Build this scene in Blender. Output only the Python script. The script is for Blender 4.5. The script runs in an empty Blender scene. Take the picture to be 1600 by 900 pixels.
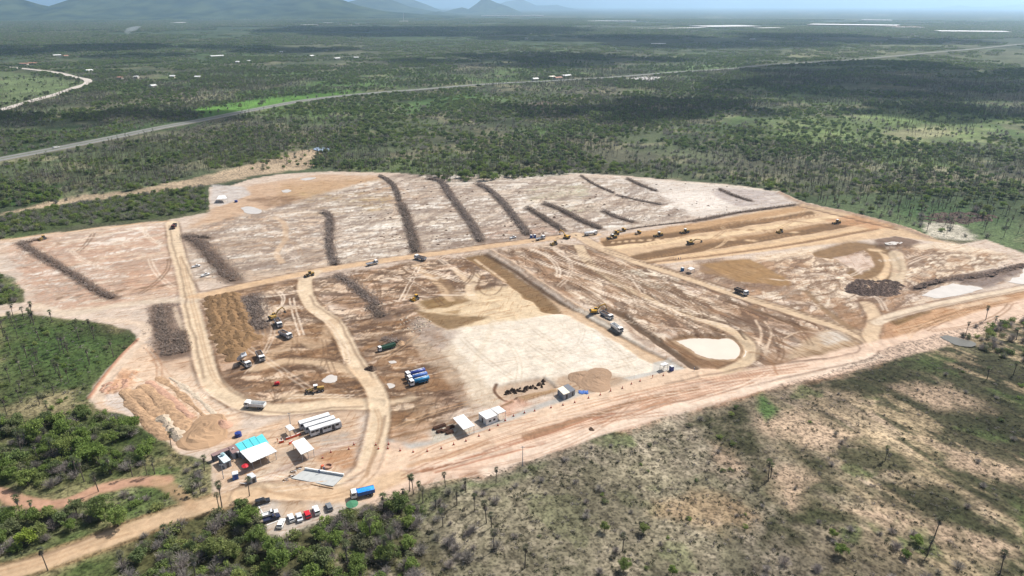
import bpy, bmesh, math, random
import numpy as np
from math import radians as R, pi as PI, sin, cos, tan, atan2, hypot
from mathutils import Matrix, Vector

S = bpy.context.scene
COL = S.collection
rnd = random.Random(7)
rng = np.random.default_rng(11)

# ------------------------------------------------------------------ camera
CAM_H = 150.0; PITCH = R(22.22); FPX = 1081.0
cd = bpy.data.cameras.new('camera'); cam = bpy.data.objects.new('camera', cd); COL.objects.link(cam)
cam.location = (0, 0, CAM_H); cam.rotation_euler = (R(90) - PITCH, 0, 0)
cd.sensor_width = 36; cd.lens = 36 * FPX / 1600; cd.clip_start = 1; cd.clip_end = 200000
S.camera = cam

# ------------------------------------------------------------------ sky, sun, exposure
SUN_EL = 50.0; SUN_AZ = 48.0            # azimuth clockwise from +Y
w = bpy.data.worlds.new('World'); S.world = w; w.use_nodes = True
nt = w.node_tree; bg = nt.nodes['Background']
sky = nt.nodes.new('ShaderNodeTexSky'); sky.sky_type = 'NISHITA'; sky.sun_disc = False
sky.sun_elevation = R(SUN_EL); sky.sun_rotation = R(SUN_AZ)
sky.altitude = 100; sky.air_density = 1.0; sky.dust_density = 4.5; sky.ozone_density = 1.0
nt.links.new(sky.outputs[0], bg.inputs[0]); bg.inputs[1].default_value = 0.10
sd = bpy.data.lights.new('sun', 'SUN'); sun = bpy.data.objects.new('sun', sd); COL.objects.link(sun)
sd.energy = 4.8; sd.angle = R(0.5); sd.color = (1.0, 0.965, 0.92)
sv = Vector((sin(R(SUN_AZ)) * cos(R(SUN_EL)), cos(R(SUN_AZ)) * cos(R(SUN_EL)), sin(R(SUN_EL))))
sun.rotation_euler = sv.to_track_quat('Z', 'Y').to_euler(); sun.location = sv * 300
S.view_settings.view_transform = 'Standard'; S.view_settings.look = 'None'
S.view_settings.exposure = 0.40; S.view_settings.gamma = 1
S.cycles.use_denoising = True
S.cycles.max_bounces = 4; S.cycles.diffuse_bounces = 2; S.cycles.glossy_bounces = 2
S.cycles.transmission_bounces = 2; S.cycles.volume_bounces = 1
S.render.use_persistent_data = False

HAZE_DENSITY = 6.2e-5; HAZE_COLOR = (0.50, 0.74, 1.0); HAZE_ANI = 0.5
KEXP = 1.65                              # sunlit display value of a surface of albedo 1

# ------------------------------------------------------------------ pixels of the photograph (1600x900) to points of the ground
def P(px, py, z=0.0):
    u = (px - 800) / FPX; v = (450 - py) / FPX
    d = (u, cos(PITCH) + v * sin(PITCH), -sin(PITCH) + v * cos(PITCH))
    t = (z - CAM_H) / d[2]
    return (d[0] * t, d[1] * t)
def PP(pts, z=0.0): return np.array([P(a, b, z) for a, b in pts])
def PX(x, y, z=0.0):
    dy = y * cos(PITCH) - (z - CAM_H) * sin(PITCH); up = y * sin(PITCH) + (z - CAM_H) * cos(PITCH)
    return 800 + FPX * x / dy, 450 - FPX * up / dy
def lin(c):
    c = c / 255.0
    return c / 12.92 if c <= 0.04045 else ((c + 0.055) / 1.055) ** 2.4
def A(r, g, b):                          # display colour in sunlight -> albedo
    return tuple(min(0.82, lin(x) / KEXP) for x in (r, g, b))
def heading(a, b):
    p, q = P(*a), P(*b); return atan2(q[1] - p[1], q[0] - p[0])

# ------------------------------------------------------------------ numpy noise
_T = np.random.default_rng(5).random((256, 256)).astype(np.float32)
def vn(x, y, s=0):
    x = x + 37.7 * s; y = y + 91.3 * s
    ix = np.floor(x).astype(np.int64); iy = np.floor(y).astype(np.int64)
    fx = x - ix; fy = y - iy; fx = fx * fx * (3 - 2 * fx); fy = fy * fy * (3 - 2 * fy)
    a = _T[ix & 255, iy & 255]; b = _T[(ix + 1) & 255, iy & 255]; c = _T[ix & 255, (iy + 1) & 255]; d = _T[(ix + 1) & 255, (iy + 1) & 255]
    return (a * (1 - fx) + b * fx) * (1 - fy) + (c * (1 - fx) + d * fx) * fy
def fbm(x, y, sc, o=4, s=0):
    r = 0; amp = 1; t = 0
    for k in range(o):
        ca, sa = cos(0.6 * k + s), sin(0.6 * k + s)
        r = r + amp * vn((x * ca - y * sa) / sc, (x * sa + y * ca) / sc, s + k * 3); t += amp; amp *= 0.55; sc *= 0.5
    return r / t                          # about 0..1, mean .5
def ss(a, b, x):
    t = np.clip((x - a) / (b - a), 0, 1); return t * t * (3 - 2 * t)
def spline(p, n=6):
    p = np.asarray(p, float)
    if len(p) < 3: return p
    q = np.vstack([2 * p[0] - p[1], p, 2 * p[-1] - p[-2]]); out = []
    for i in range(1, len(q) - 2):
        for k in range(n):
            t = k / n; a, b, c, d = q[i - 1], q[i], q[i + 1], q[i + 2]
            out.append(0.5 * (2 * b + (c - a) * t + (2 * a - 5 * b + 4 * c - d) * t * t + (3 * b - a - 3 * c + d) * t ** 3))
    out.append(p[-1]); return np.array(out)
def dline(X, Y, p):
    d = np.full(X.shape, 1e9)
    for (ax, ay), (bx, by) in zip(p[:-1], p[1:]):
        vx, vy = bx - ax, by - ay; L = vx * vx + vy * vy + 1e-9
        t = np.clip(((X - ax) * vx + (Y - ay) * vy) / L, 0, 1)
        d = np.minimum(d, (X - ax - t * vx) ** 2 + (Y - ay - t * vy) ** 2)
    return np.sqrt(d)
def inside(X, Y, p):
    r = np.zeros(X.shape, bool); n = len(p)
    for i in range(n):
        ax, ay = p[i]; bx, by = p[(i + 1) % n]
        if ay == by: continue
        c = ((ay > Y) != (by > Y)) & (X < (bx - ax) * (Y - ay) / (by - ay) + ax); r ^= c
    return r
def sdist(X, Y, p):                      # positive inside
    d = dline(X, Y, np.vstack([p, p[:1]])); return np.where(inside(X, Y, p), d, -d)

# ------------------------------------------------------------------ the ground: soil colours and relief, all in world metres
OPS = []
def poly(pts, col, fe=2.0, al=1.0, warp=3.0, dh=0.0, bump=0.0, bsc=3.0, veg=None, smooth=False, mot=0.0, msc=6.0, sf=None):
    p = PP(pts)
    if smooth: p = spline(np.vstack([p, p[:1]]), 4)[:-1]
    OPS.append(dict(k='p', p=p, col=col, fe=fe, al=al, warp=warp, dh=dh, bump=bump, bsc=bsc, veg=veg, mot=mot, msc=msc, sf=sf))
def line(pts, wd, col, fe=0.8, al=1.0, warp=0.5, dh=0.0, edge=0.0, ecol=None, veg=None, bump=0.0, bsc=2.0, world=False, mot=0.0, msc=4.0, sf=None):
    if sf is None and wd >= 4: sf = (.3, 0)
    p = spline(np.array(pts) if world else PP(pts), 5)
    OPS.append(dict(k='l', p=p, w=wd / 2, col=col, fe=fe, al=al, warp=warp, dh=dh, edge=edge, ecol=ecol, veg=veg, bump=bump, bsc=bsc, mot=mot, msc=msc, sf=sf))
def tex(zone, col, al, sc, ang, asp, lo, hi, seed, fe=6.0):
    OPS.append(dict(k='t', p=PP(zone), col=col, al=al, sc=sc, ang=ang, asp=asp, lo=lo, hi=hi, seed=seed, fe=fe, warp=4.0, dh=0, bump=0, veg=None))
def terrain(X, Y, want_color=True):
    n = len(X)
    N1 = fbm(X, Y, 9, 3, 1) - 0.5; N2 = fbm(X, Y, 9, 3, 2) - 0.5
    C = np.zeros((n, 3)); H = np.zeros(n); V = np.ones(n); Sa = np.ones(n); Sb = np.zeros(n); DD = np.hypot(X, Y); SP = .0013 * DD * DD / CAM_H
    if want_color: base_color(X, Y, C)
    for o in OPS:
        m0 = 6 + o['fe'] + o['warp'] + (o['w'] * 2 if o['k'] == 'l' else 0)
        lo = o['p'].min(0) - m0; hi = o['p'].max(0) + m0
        i = np.nonzero((X > lo[0]) & (X < hi[0]) & (Y > lo[1]) & (Y < hi[1]))[0]
        if not len(i): continue
        x, y = X[i], Y[i]; xw = x + N1[i] * o['warp'] * 2; yw = y + N2[i] * o['warp'] * 2
        if o['k'] == 't':
            if not want_color: continue
            c_, s_ = cos(o['ang']), sin(o['ang']); u = (x * c_ + y * s_) / o['asp']; v = -x * s_ + y * c_
            a = ss(-o['fe'], o['fe'], sdist(xw, yw, o['p'])) * ss(o['lo'], o['hi'], fbm(u + N1[i] * 3, v + N2[i] * 6, o['sc'], 4, o['seed'])) * o['al'] * ss(.45, 1.0, o['sc'] / SP[i])
            C[i] = C[i] * (1 - a[:, None]) + np.array(o['col']) * a[:, None]; continue
        if o['k'] == 'p':
            d = sdist(xw, yw, o['p']); m = ss(-o['fe'], o['fe'], d)
        else:
            dd = dline(xw, yw, o['p']); d = o['w'] - dd; m = ss(-o['fe'], o['fe'], d)
            if o['edge']:
                e = np.exp(-((dd - o['w'] - 0.8) / 0.9) ** 2); H[i] += o['edge'] * e * (0.6 + .5 * vn(x / 9, y / 9, 4)) * ss(520, 280, DD[i])
                if want_color and o['ecol'] is not None:
                    ea = (0.55 * e * (0.3 + 1.2 * vn(x / 14, y / 14, 9)))[:, None].clip(0, 1); C[i] = C[i] * (1 - ea) + np.array(o['ecol']) * ea
        if o['dh']: H[i] = H[i] * (1 - m * 0.7) + o['dh'] * m
        if o['bump']: H[i] += o['bump'] * m * (fbm(x, y, o['bsc'], 3, 6) - 0.3) * 2
        if o.get('sf') is not None: Sa[i] = Sa[i] * (1 - m) + o['sf'][0] * m; Sb[i] = Sb[i] * (1 - m) + o['sf'][1] * m
        if o['veg'] is not None: V[i] = V[i] * (1 - m) + o['veg'] * m
        if want_color and o['col'] is not None:
            a = m * o['al']
            if o['mot']: a = a * np.clip(1 - o['mot'] + o['mot'] * 2.2 * ss(0.3, 0.7, fbm(x, y, o['msc'], 4, 8)), 0, 1)
            a = a[:, None]; C[i] = C[i] * (1 - a) + np.array(o['col']) * a
    if want_color: terrain.S = (Sa, Sb)
    return C, H, V
def gz(x, y):
    return float(terrain(np.array([float(x)]), np.array([float(y)]), False)[1][0])

def mixc(C, a, col): C[:] = C * (1 - a[:, None]) + np.array(col) * a[:, None]
ax_road = heading((400, 440), (700, 393)); ca_, sa_ = cos(ax_road), sin(ax_road)
bx_ = heading((1160, 600), (1440, 760)); cb_, sb_ = cos(bx_), sin(bx_)
def base_color(X, Y, C):
    D = np.hypot(X, Y)
    C[:] = A(112, 118, 92)
    mixc(C, ss(.42, .62, fbm(X, Y, 160, 5, 3)) * .8, A(138, 130, 116))
    mixc(C, ss(.50, .66, fbm(X, Y, 230, 5, 7)) * .75, A(116, 140, 82))
    mixc(C, ss(.56, .72, fbm(X, Y, 110, 5, 12)) * .7, A(80, 90, 68))
    mixc(C, ss(.58, .66, fbm(X, Y, 45, 5, 13)) * .6, A(172, 158, 138))
    # distant plain: long patches
    f = ss(1500, 3500, D)
    mixc(C, f * .8, A(84, 100, 76))
    mixc(C, f * ss(.40, .66, fbm(X, Y, 700, 6, 17)) * .45, A(100, 118, 80))
    mixc(C, f * ss(.48, .70, fbm(X, Y, 1500, 6, 22)) * .5, A(66, 80, 66))
    mixc(C, f * ss(.60, .70, fbm(X, Y, 420, 6, 31)) * .5, A(160, 150, 130))
    # dry savanna right of and below the site
    u = X * cb_ + Y * sb_; v = -X * sb_ + Y * cb_
    nr = ss(620, 470, D)
    mixc(C, nr, A(160, 148, 130))
    st = fbm(u / 3.2, v, 14, 5, 5)
    mixc(C, nr * ss(.40, .60, fbm(X, Y, 34, 5, 9)) * .8, A(150, 142, 124))
    mixc(C, nr * ss(.5, .64, fbm(X, Y, 12, 4, 15)) * .7, A(116, 114, 92))
    mixc(C, nr * ss(.56, .66, fbm(X, Y, 5, 4, 16)) * .5, A(204, 190, 170))
    mixc(C, nr * ss(.55, .62, fbm(X, Y, 3.2, 3, 18)) * .5, A(96, 92, 78))
    rt = ss(60, 160, X) * nr
    mixc(C, rt * .8, A(186, 164, 140))
    mixc(C, rt * ss(.3, .6, fbm(u / 2.2, v, 6, 4, 44)) * .45, A(172, 156, 124))
    mixc(C, rt * ss(.47, .54, st) * .85, A(96, 96, 70))
    mixc(C, rt * ss(.49, .53, fbm(u / 2.0, v, 30, 6, 25)) * .9, A(74, 76, 54))
    mixc(C, rt * ss(.55, .62, fbm(u / 5, v, 4, 4, 27)) * .5, A(214, 190, 156))
    mixc(C, nr * ss(.60, .70, fbm(X, Y, 16, 4, 35)) * .65, A(92, 112, 62))
    lf = ss(-60, -130, X + (D - 250) * .25) * nr
    mixc(C, lf * .85, A(108, 116, 74))
    mixc(C, lf * ss(.5, .68, fbm(X, Y, 16, 5, 19)) * .7, A(160, 148, 112))
    mixc(C, lf * ss(.5, .66, fbm(X, Y, 22, 5, 29)) * .7, A(76, 98, 50))
    # fine tonal break-up
    C *= np.array([[.68, .75, .62]]) * (1 - nr)[:, None] + np.array([[.86, .85, .82]]) * nr[:, None]
    g = (0.75 + 0.5 * fbm(X, Y, 5, 3, 41))[:, None]; C *= g
    sk = 1 - nr * .2 * ss(.55, .7, fbm(X, Y, 3, 3, 47)); C *= sk[:, None]

# soil tones
TAN = A(226, 203, 172); PALE = A(232, 220, 202); CREAM = A(234, 222, 203); PINK = A(224, 188, 162); BEIGE = A(212, 194, 176)
BROWN = A(158, 130, 104); DKBR = A(112, 88, 66); ORNG = A(192, 152, 112); GREY = A(196, 188, 176); OCHRE = A(166, 134, 90)
MOIST = A(128, 102, 72); RUST = A(206, 150, 118)

GRASS = A(86, 108, 58)
# vegetation patches
poly([(0, 480), (90, 497), (150, 505), (212, 525), (190, 560), (150, 610), (140, 645), (0, 650)], A(74, 90, 50), 4, .85, 4)
poly([(20, 500), (100, 515), (190, 530), (120, 600), (40, 585)], A(70, 96, 48), 8, .6, 6)
poly([(0, 640), (120, 605), (140, 640), (60, 670), (0, 690)], A(172, 156, 122), 6, .7, 6)
poly([(0, 660), (160, 640), (250, 690), (200, 750), (60, 765), (0, 750)], A(70, 84, 44), 8, .8, 5)
poly([(190, 820), (390, 785), (430, 840), (560, 780), (670, 775), (640, 850), (700, 900), (180, 900)], A(84, 84, 52), 6, .85, 5)
poly([(655, 790), (900, 720), (1040, 680), (1100, 760), (1120, 900), (690, 900)], A(158, 150, 122), 15, .5, 12)
poly([(640, 790), (720, 760), (860, 722), (850, 735), (700, 790), (650, 850)], A(92, 112, 62), 5, .5, 8, mot=.5, msc=10)
poly([(640, 850), (720, 880), (700, 900), (630, 900)], A(96, 90, 70), 5, .7, 6)
for q in [[(1080, 650), (1160, 640), (1200, 680), (1180, 720), (1240, 760), (1300, 820), (1240, 815), (1170, 760), (1140, 720), (1110, 690)],
          [(1240, 600), (1330, 570), (1400, 560), (1500, 590), (1580, 620), (1600, 640), (1600, 700), (1480, 650), (1380, 620), (1300, 610)],
          [(1280, 700), (1330, 680), (1400, 700), (1480, 760), (1560, 820), (1600, 850), (1600, 880), (1500, 850), (1420, 790), (1330, 740)],
          [(1200, 790), (1240, 770), (1330, 810), (1340, 825), (1240, 840), (1190, 860)],
          [(1440, 700), (1540, 730), (1600, 780), (1600, 820), (1510, 770)], [(1235, 700), (1290, 720), (1310, 760), (1270, 800), (1215, 800), (1250, 750)]]:
    poly(q, A(66, 68, 46), 4, .9, 7, mot=.6, msc=9)
for q in [[(1110, 690), (1150, 700), (1160, 745), (1120, 730)], [(1320, 800), (1400, 790), (1500, 830), (1590, 850), (1540, 880), (1440, 830), (1370, 820)],
          [(1210, 730), (1280, 745), (1240, 800), (1215, 790)], [(1440, 690), (1600, 730), (1600, 760), (1500, 730)], [(1180, 655), (1260, 640), (1340, 680), (1280, 700), (1220, 690)],
          [(1380, 600), (1480, 600), (1540, 640), (1460, 640)]]:
    poly(q, A(196, 170, 144), 4, .75, 5, mot=.5, msc=7)
poly([(1185, 610), (1215, 640), (1200, 660), (1185, 640)], A(84, 120, 60), 2, .8, 2)
poly([(1020, 780), (1080, 770), (1150, 780), (1180, 815), (1120, 830), (1030, 800)], A(196, 164, 128), 4, .5, 5)
# behind the site
poly([(0, 335), (110, 308), (200, 300), (330, 272), (470, 235), (500, 232), (490, 262), (400, 275), (320, 290), (170, 312), (90, 322), (0, 338)], A(190, 168, 140), 5, .9, 8)
poly([(0, 338), (90, 322), (200, 306), (320, 291), (328, 328), (240, 342), (120, 352), (0, 378)], A(82, 96, 56), 4, .9, 4)
poly([(0, 280), (90, 290), (100, 310), (40, 322), (0, 322)], A(72, 104, 48), 5, .9, 6)
poly([(0, 205), (200, 190), (330, 180), (330, 196), (120, 222), (0, 246)], A(66, 88, 48), 12, .8, 12)
poly([(300, 170), (400, 155), (480, 148), (560, 140), (500, 155), (400, 172), (320, 185)], A(104, 150, 62), 12, .85, 20)
poly([(540, 258), (640, 250), (660, 268), (560, 268)], A(110, 128, 80), 5, .8, 8)
poly([(340, 170), (400, 162), (470, 148), (600, 130), (520, 125), (380, 145)], A(96, 132, 66), 30, .6, 30)
poly([(0, 110), (90, 122), (130, 128), (100, 140), (50, 155), (0, 165)], A(120, 136, 92), 15, .85, 20)
poly([(1180, 300), (1290, 305), (1400, 300), (1600, 310), (1600, 400), (1540, 375), (1450, 372), (1330, 335)], A(84, 104, 64), 6, .85, 8)
poly([(1390, 310), (1500, 318), (1580, 345), (1450, 345), (1400, 335)], A(70, 98, 54), 8, .7, 10)
poly([(1440, 345), (1500, 352), (1530, 375), (1450, 372)], A(206, 196, 178), 3, .8, 5)
poly([(1190, 215), (1200, 188), (1330, 182), (1480, 174), (1560, 190), (1540, 222), (1300, 228)], A(136, 156, 92), 20, .7, 30, mot=.5, msc=60)
poly([(1380, 205), (1460, 195), (1500, 210), (1400, 222)], A(170, 160, 128), 15, .6, 20)
poly([(830, 195), (900, 188), (930, 205), (840, 212)], A(108, 142, 72), 10, .6, 15)
poly([(700, 150), (800, 150), (800, 160), (720, 160)], A(112, 136, 84), 10, .7, 15)
poly([(620, 162), (760, 140), (720, 170), (640, 180)], A(86, 122, 62), 15, .7, 20)
poly([(1220, 78), (1400, 74), (1410, 86), (1230, 90)], A(148, 148, 112), 40, .6, 50)
poly([(1010, 108), (1140, 99), (1140, 106), (1020, 114)], A(126, 156, 92), 20, .7, 20)
poly([(820, 162), (860, 158), (865, 172), (822, 172)], A(150, 128, 120), 15, .6, 20)
poly([(300, 318), (420, 310), (450, 312), (380, 330)], A(100, 126, 70), 6, .2, 6)

SITE = [(0, 376), (60, 367), (150, 356), (262, 344), (328, 331), (326, 292), (360, 290), (390, 280), (440, 272), (520, 268), (620, 270), (665, 276), (700, 286), (740, 284),
        (800, 281), (850, 277), (905, 271), (960, 273), (1060, 282), (1160, 290), (1215, 299), (1260, 316), (1330, 333), (1400, 352), (1450, 372), (1500, 382), (1540, 374),
        (1600, 396), (1700, 425), (1800, 445), (1720, 455), (1600, 490), (1500, 513), (1410, 535), (1370, 552), (1290, 580), (1200, 608), (1120, 632), (1040, 652), (960, 675), (900, 695), (850, 711),
        (800, 724), (740, 743), (680, 754), (640, 762), (600, 773), (560, 792), (500, 812), (440, 838), (424, 830), (400, 800), (392, 778), (335, 785), (328, 725), (285, 708), (250, 682), (225, 668), (200, 652),
        (150, 636), (138, 618), (165, 580), (216, 532), (205, 515), (150, 502), (90, 497), (45, 488), (0, 492), (-60, 500), (-60, 480), (0, 478), (40, 472), (30, 440), (10, 428), (-60, 430), (-60, 380)]
poly(SITE, BEIGE, .8, 1, 1.5, veg=0)
SITEW = PP(SITE)
# big zones of soil inside the site
SKY_N = dict(mot=.5, msc=14)
poly([(0, 378), (262, 346), (275, 400), (285, 470), (230, 470), (100, 492), (50, 470), (30, 430), (0, 430)], A(216, 194, 170), 3, .8)
poly([(80, 372), (260, 350), (265, 385), (140, 400)], A(226, 206, 184), 4, .7, **SKY_N)
poly([(150, 420), (270, 395), (280, 455), (210, 465)], A(206, 166, 134), 5, .6, 4, **SKY_N)
poly([(0, 400), (40, 395), (150, 470), (60, 480), (40, 440), (0, 430)], A(210, 198, 184), 5, .8, 4, **SKY_N)
poly([(60, 385), (110, 388), (112, 402), (80, 400)], A(160, 140, 126), 2, .8, 3)
poly([(290, 355), (390, 290), (500, 272), (600, 275), (640, 330), (620, 345), (520, 335), (440, 345), (420, 360), (330, 360)], A(202, 172, 142), 5, .9, 5)
poly([(330, 288), (385, 292), (392, 305), (345, 322), (330, 318)], A(204, 196, 188), 2, .9, 2)
poly([(440, 285), (600, 278), (640, 305), (560, 325), (480, 335), (430, 325)], A(190, 158, 120), 6, .7, 8, **SKY_N)
poly([(470, 300), (640, 302), (630, 330), (480, 338)], A(160, 146, 92), 8, .5, 8, mot=.7, msc=12)
poly([(375, 312), (460, 305), (500, 320), (495, 332), (420, 322)], A(124, 96, 74), 5, .7, 6, mot=.5)
poly([(290, 362), (500, 335), (520, 418), (395, 438), (310, 440), (290, 400)], A(206, 184, 160), 4, .9)
poly([(300, 372), (380, 350), (470, 345), (500, 400), (400, 425)], A(178, 158, 140), 6, .6, 6, **SKY_N)
poly([(530, 335), (640, 325), (650, 400), (530, 415)], A(226, 214, 196), 4, .9, 3)
poly([(640, 300), (740, 330), (755, 382), (660, 398)], A(218, 204, 184), 4, .9, 4)
poly([(620, 273), (900, 275), (1040, 285), (1060, 350), (930, 360), (760, 380), (640, 300)], A(204, 192, 176), 4, .7, 5)
poly([(640, 282), (680, 285), (720, 330), (650, 330)], A(198, 170, 142), 5, .6, 5, **SKY_N)
poly([(815, 292), (910, 285), (935, 330), (880, 335), (830, 320)], A(178, 178, 142), 6, .6, 8, **SKY_N)
poly([(745, 352), (830, 350), (900, 362), (760, 382)], A(196, 160, 138), 5, .8, 4)
poly([(780, 320), (850, 345), (880, 365), (830, 366)], A(190, 162, 144), 4, .7, 4)
poly([(960, 276), (1150, 290), (1210, 300), (1240, 318), (1100, 340), (1055, 336), (1000, 320)], A(218, 208, 196), 3, .9, 3)
poly([(1025, 300), (1120, 300), (1150, 320), (1056, 336), (1020, 326)], A(234, 224, 212), 3, .9, 3)
poly([(1125, 292), (1212, 300), (1235, 318), (1160, 325), (1110, 305)], A(176, 164, 158), 4, .7, 4, **SKY_N)
# middle plots
poly([(315, 460), (480, 435), (540, 530), (575, 600), (590, 640), (400, 630), (350, 600), (330, 540)], A(196, 164, 132), 3, .9, 3)
poly([(380, 455), (465, 440), (475, 480), (450, 520), (395, 530)], A(148, 126, 110), 4, .8, 4, mot=.4)
poly([(400, 460), (420, 455), (440, 480), (430, 500)], A(186, 170, 150), 2, .5, 3, mot=.5)
poly([(340, 560), (500, 560), (560, 590), (560, 620), (440, 625), (380, 625), (345, 600)], A(204, 176, 152), 4, .8, 4)
for q in [[(455, 575), (510, 568), (560, 590), (575, 615), (540, 625), (470, 622), (480, 600)], [(510, 530), (535, 530), (550, 565), (515, 560)], [(420, 555), (450, 550), (455, 565), (425, 575)],
          [(470, 505), (500, 500), (520, 525), (480, 530)], [(545, 500), (600, 505), (640, 540), (620, 560), (570, 550)]]:
    poly(q, A(146, 116, 84), 2.5, .75, 3, mot=.5, msc=6)
poly([(490, 440), (640, 415), (700, 440), (640, 500), (560, 500), (510, 470)], A(188, 158, 132), 4, .8, 4, **SKY_N)
poly([(560, 430), (600, 420), (700, 400), (750, 430), (760, 470), (650, 470), (590, 460)], A(214, 184, 156), 4, .8, 4, **SKY_N)
poly([(560, 500), (640, 500), (700, 560), (740, 620), (700, 650), (600, 690), (600, 640), (580, 560)], A(174, 144, 114), 4, .85, 4)
poly([(640, 530), (680, 540), (730, 610), (740, 635), (690, 640), (660, 590)], A(150, 124, 106), 4, .8, 4, mot=.3)
poly([(600, 640), (640, 615), (665, 650), (650, 680), (610, 690)], A(134, 112, 88), 4, .8, 5, mot=.5)
poly([(600, 570), (640, 560), (665, 575), (660, 590), (620, 590)], A(196, 158, 120), 3, .6, 3, mot=.5)
# middle right plots
poly([(775, 390), (870, 378), (930, 400), (1040, 450), (1160, 480), (1150, 530), (1060, 500), (960, 470), (900, 470), (850, 440)], A(206, 184, 160), 4, .85, 4)
poly([(900, 385), (950, 390), (1010, 420), (1000, 435), (930, 430), (880, 400)], A(170, 142, 116), 4, .8, 4, mot=.4)
poly([(860, 430), (900, 420), (970, 470), (930, 480)], A(216, 194, 170), 5, .6, 5, **SKY_N)
poly([(960, 420), (1010, 420), (1060, 440), (1040, 455), (980, 440)], A(216, 206, 186), 4, .8, 4)
poly([(1020, 440), (1060, 450), (1072, 475), (1045, 465)], A(156, 138, 118), 3, .7, 4)
poly([(885, 405), (925, 420), (945, 435), (910, 430)], A(148, 120, 90), 3, .7, 3)
poly([(1060, 470), (1150, 480), (1240, 520), (1230, 555), (1170, 540), (1100, 500)], A(198, 172, 146), 4, .7, 4, **SKY_N)
for q in [[(1110, 452), (1140, 458), (1150, 466), (1120, 462)], [(1140, 470), (1180, 480), (1185, 510), (1160, 500)], [(1210, 530), (1260, 545), (1255, 560), (1215, 550)]]:
    poly(q, A(138, 108, 82), 2, .8, 3, mot=.4)
# right plots
poly([(1050, 415), (1200, 400), (1330, 385), (1420, 400), (1440, 440), (1300, 460), (1280, 480), (1180, 450)], A(212, 188, 162), 3, .8)
poly([(1120, 408), (1170, 405), (1235, 438), (1230, 448), (1150, 440), (1090, 425), (1095, 413)], A(158, 124, 82), 1.5, .95, 2)
poly([(1080, 405), (1130, 403), (1160, 440), (1240, 450), (1240, 460), (1140, 450)], A(142, 118, 98), 3, .7, 4, mot=.4)
poly([(1180, 400), (1280, 385), (1330, 400), (1290, 440), (1240, 430)], A(230, 208, 180), 3, .8, 3)
poly([(1400, 385), (1480, 378), (1590, 400), (1520, 425), (1430, 445), (1405, 440)], A(228, 208, 182), 3, .95, 3)
poly([(1240, 445), (1300, 440), (1360, 470), (1350, 510), (1290, 500)], A(206, 184, 160), 4, .8, 4, **SKY_N)
poly([(1275, 455), (1310, 475), (1345, 480), (1340, 510), (1300, 500)], A(170, 150, 132), 4, .7, 4, mot=.4)
# streaks and stains following the run of the earthworks
_ax = ax_road; _bx = heading((760, 400), (1000, 545))
ZT1 = [(0, 378), (262, 348), (285, 470), (60, 485)]; ZT2 = [(290, 360), (620, 272), (1000, 280), (1080, 340), (640, 400), (310, 440)]
ZT3 = [(310, 465), (480, 435), (760, 395), (800, 450), (690, 500), (740, 640), (600, 700), (590, 640), (400, 640), (340, 600)]; ZT4 = [(770, 390), (930, 380), (1330, 515), (1360, 545), (1200, 590), (1080, 570), (860, 450)]
ZT5 = [(1050, 425), (1400, 385), (1590, 400), (1400, 500), (1360, 530), (1240, 490)]; ZT6 = [(580, 750), (900, 640), (1100, 590), (1370, 545), (1370, 565), (1040, 650), (640, 765)]
poly(ZT4, None, 6, sf=(.1, .95)); poly([(690, 518), (760, 500), (860, 484), (960, 500), (1060, 575), (880, 600), (740, 620)], None, 3, sf=(.35, .15)); poly([(930, 380), (1060, 355), (1250, 318), (1400, 352), (1480, 380), (1200, 392), (985, 405)], None, 3, sf=(.35, 0)); poly([(380, 455), (480, 437), (590, 600), (580, 640), (400, 630)], None, 5, sf=(.5, .7))
for z_, d_, cols_ in ((ZT1, _ax, (A(178, 156, 138), A(242, 233, 220), A(196, 162, 138))), (ZT2, _ax, (A(188, 172, 154), A(242, 236, 224), A(146, 128, 114))), (ZT3, _ax - .15, (A(146, 112, 80), A(234, 210, 182), A(98, 76, 60))),
                      (ZT4, _bx, (A(168, 132, 100), A(242, 224, 200), A(112, 88, 70))), (ZT5, _ax + .2, (A(176, 140, 106), A(242, 226, 202), A(130, 104, 84))), (ZT6, _ax + .12, (A(188, 146, 118), A(240, 216, 194), A(160, 120, 92)))):
    k_ = len(OPS)
    tex(z_, cols_[0], .64, 13, d_, 3.5, .51, .61, k_); tex(z_, cols_[1], .7, 9, d_, 4.0, .53, .62, k_ + 1); tex(z_, cols_[2], .55, 4.5, d_, 6.0, .56, .64, k_ + 2); tex(z_, cols_[0], .5, 3.0, d_ + .5, 5.0, .56, .66, k_ + 3); tex(z_, cols_[1], .5, 2.6, d_ - .25, 7.0, .57, .66, k_ + 4); tex(z_, cols_[2], .75, 2.2, d_ + .1, 10.0, .585, .625, k_ + 5); tex(z_, cols_[2], .75, 3.4, d_ - .4, 8.0, .585, .615, k_ + 8); tex(z_, cols_[2], .6, 5.5, d_ + .7, 9.0, .60, .62, k_ + 9); tex(z_, cols_[2], .5, 1.6, d_ + 1.2, 7.0, .62, .68, k_ + 6); tex(z_, cols_[0], .55, 6, d_ + .3, 2.0, .58, .63, k_ + 7)
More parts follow.
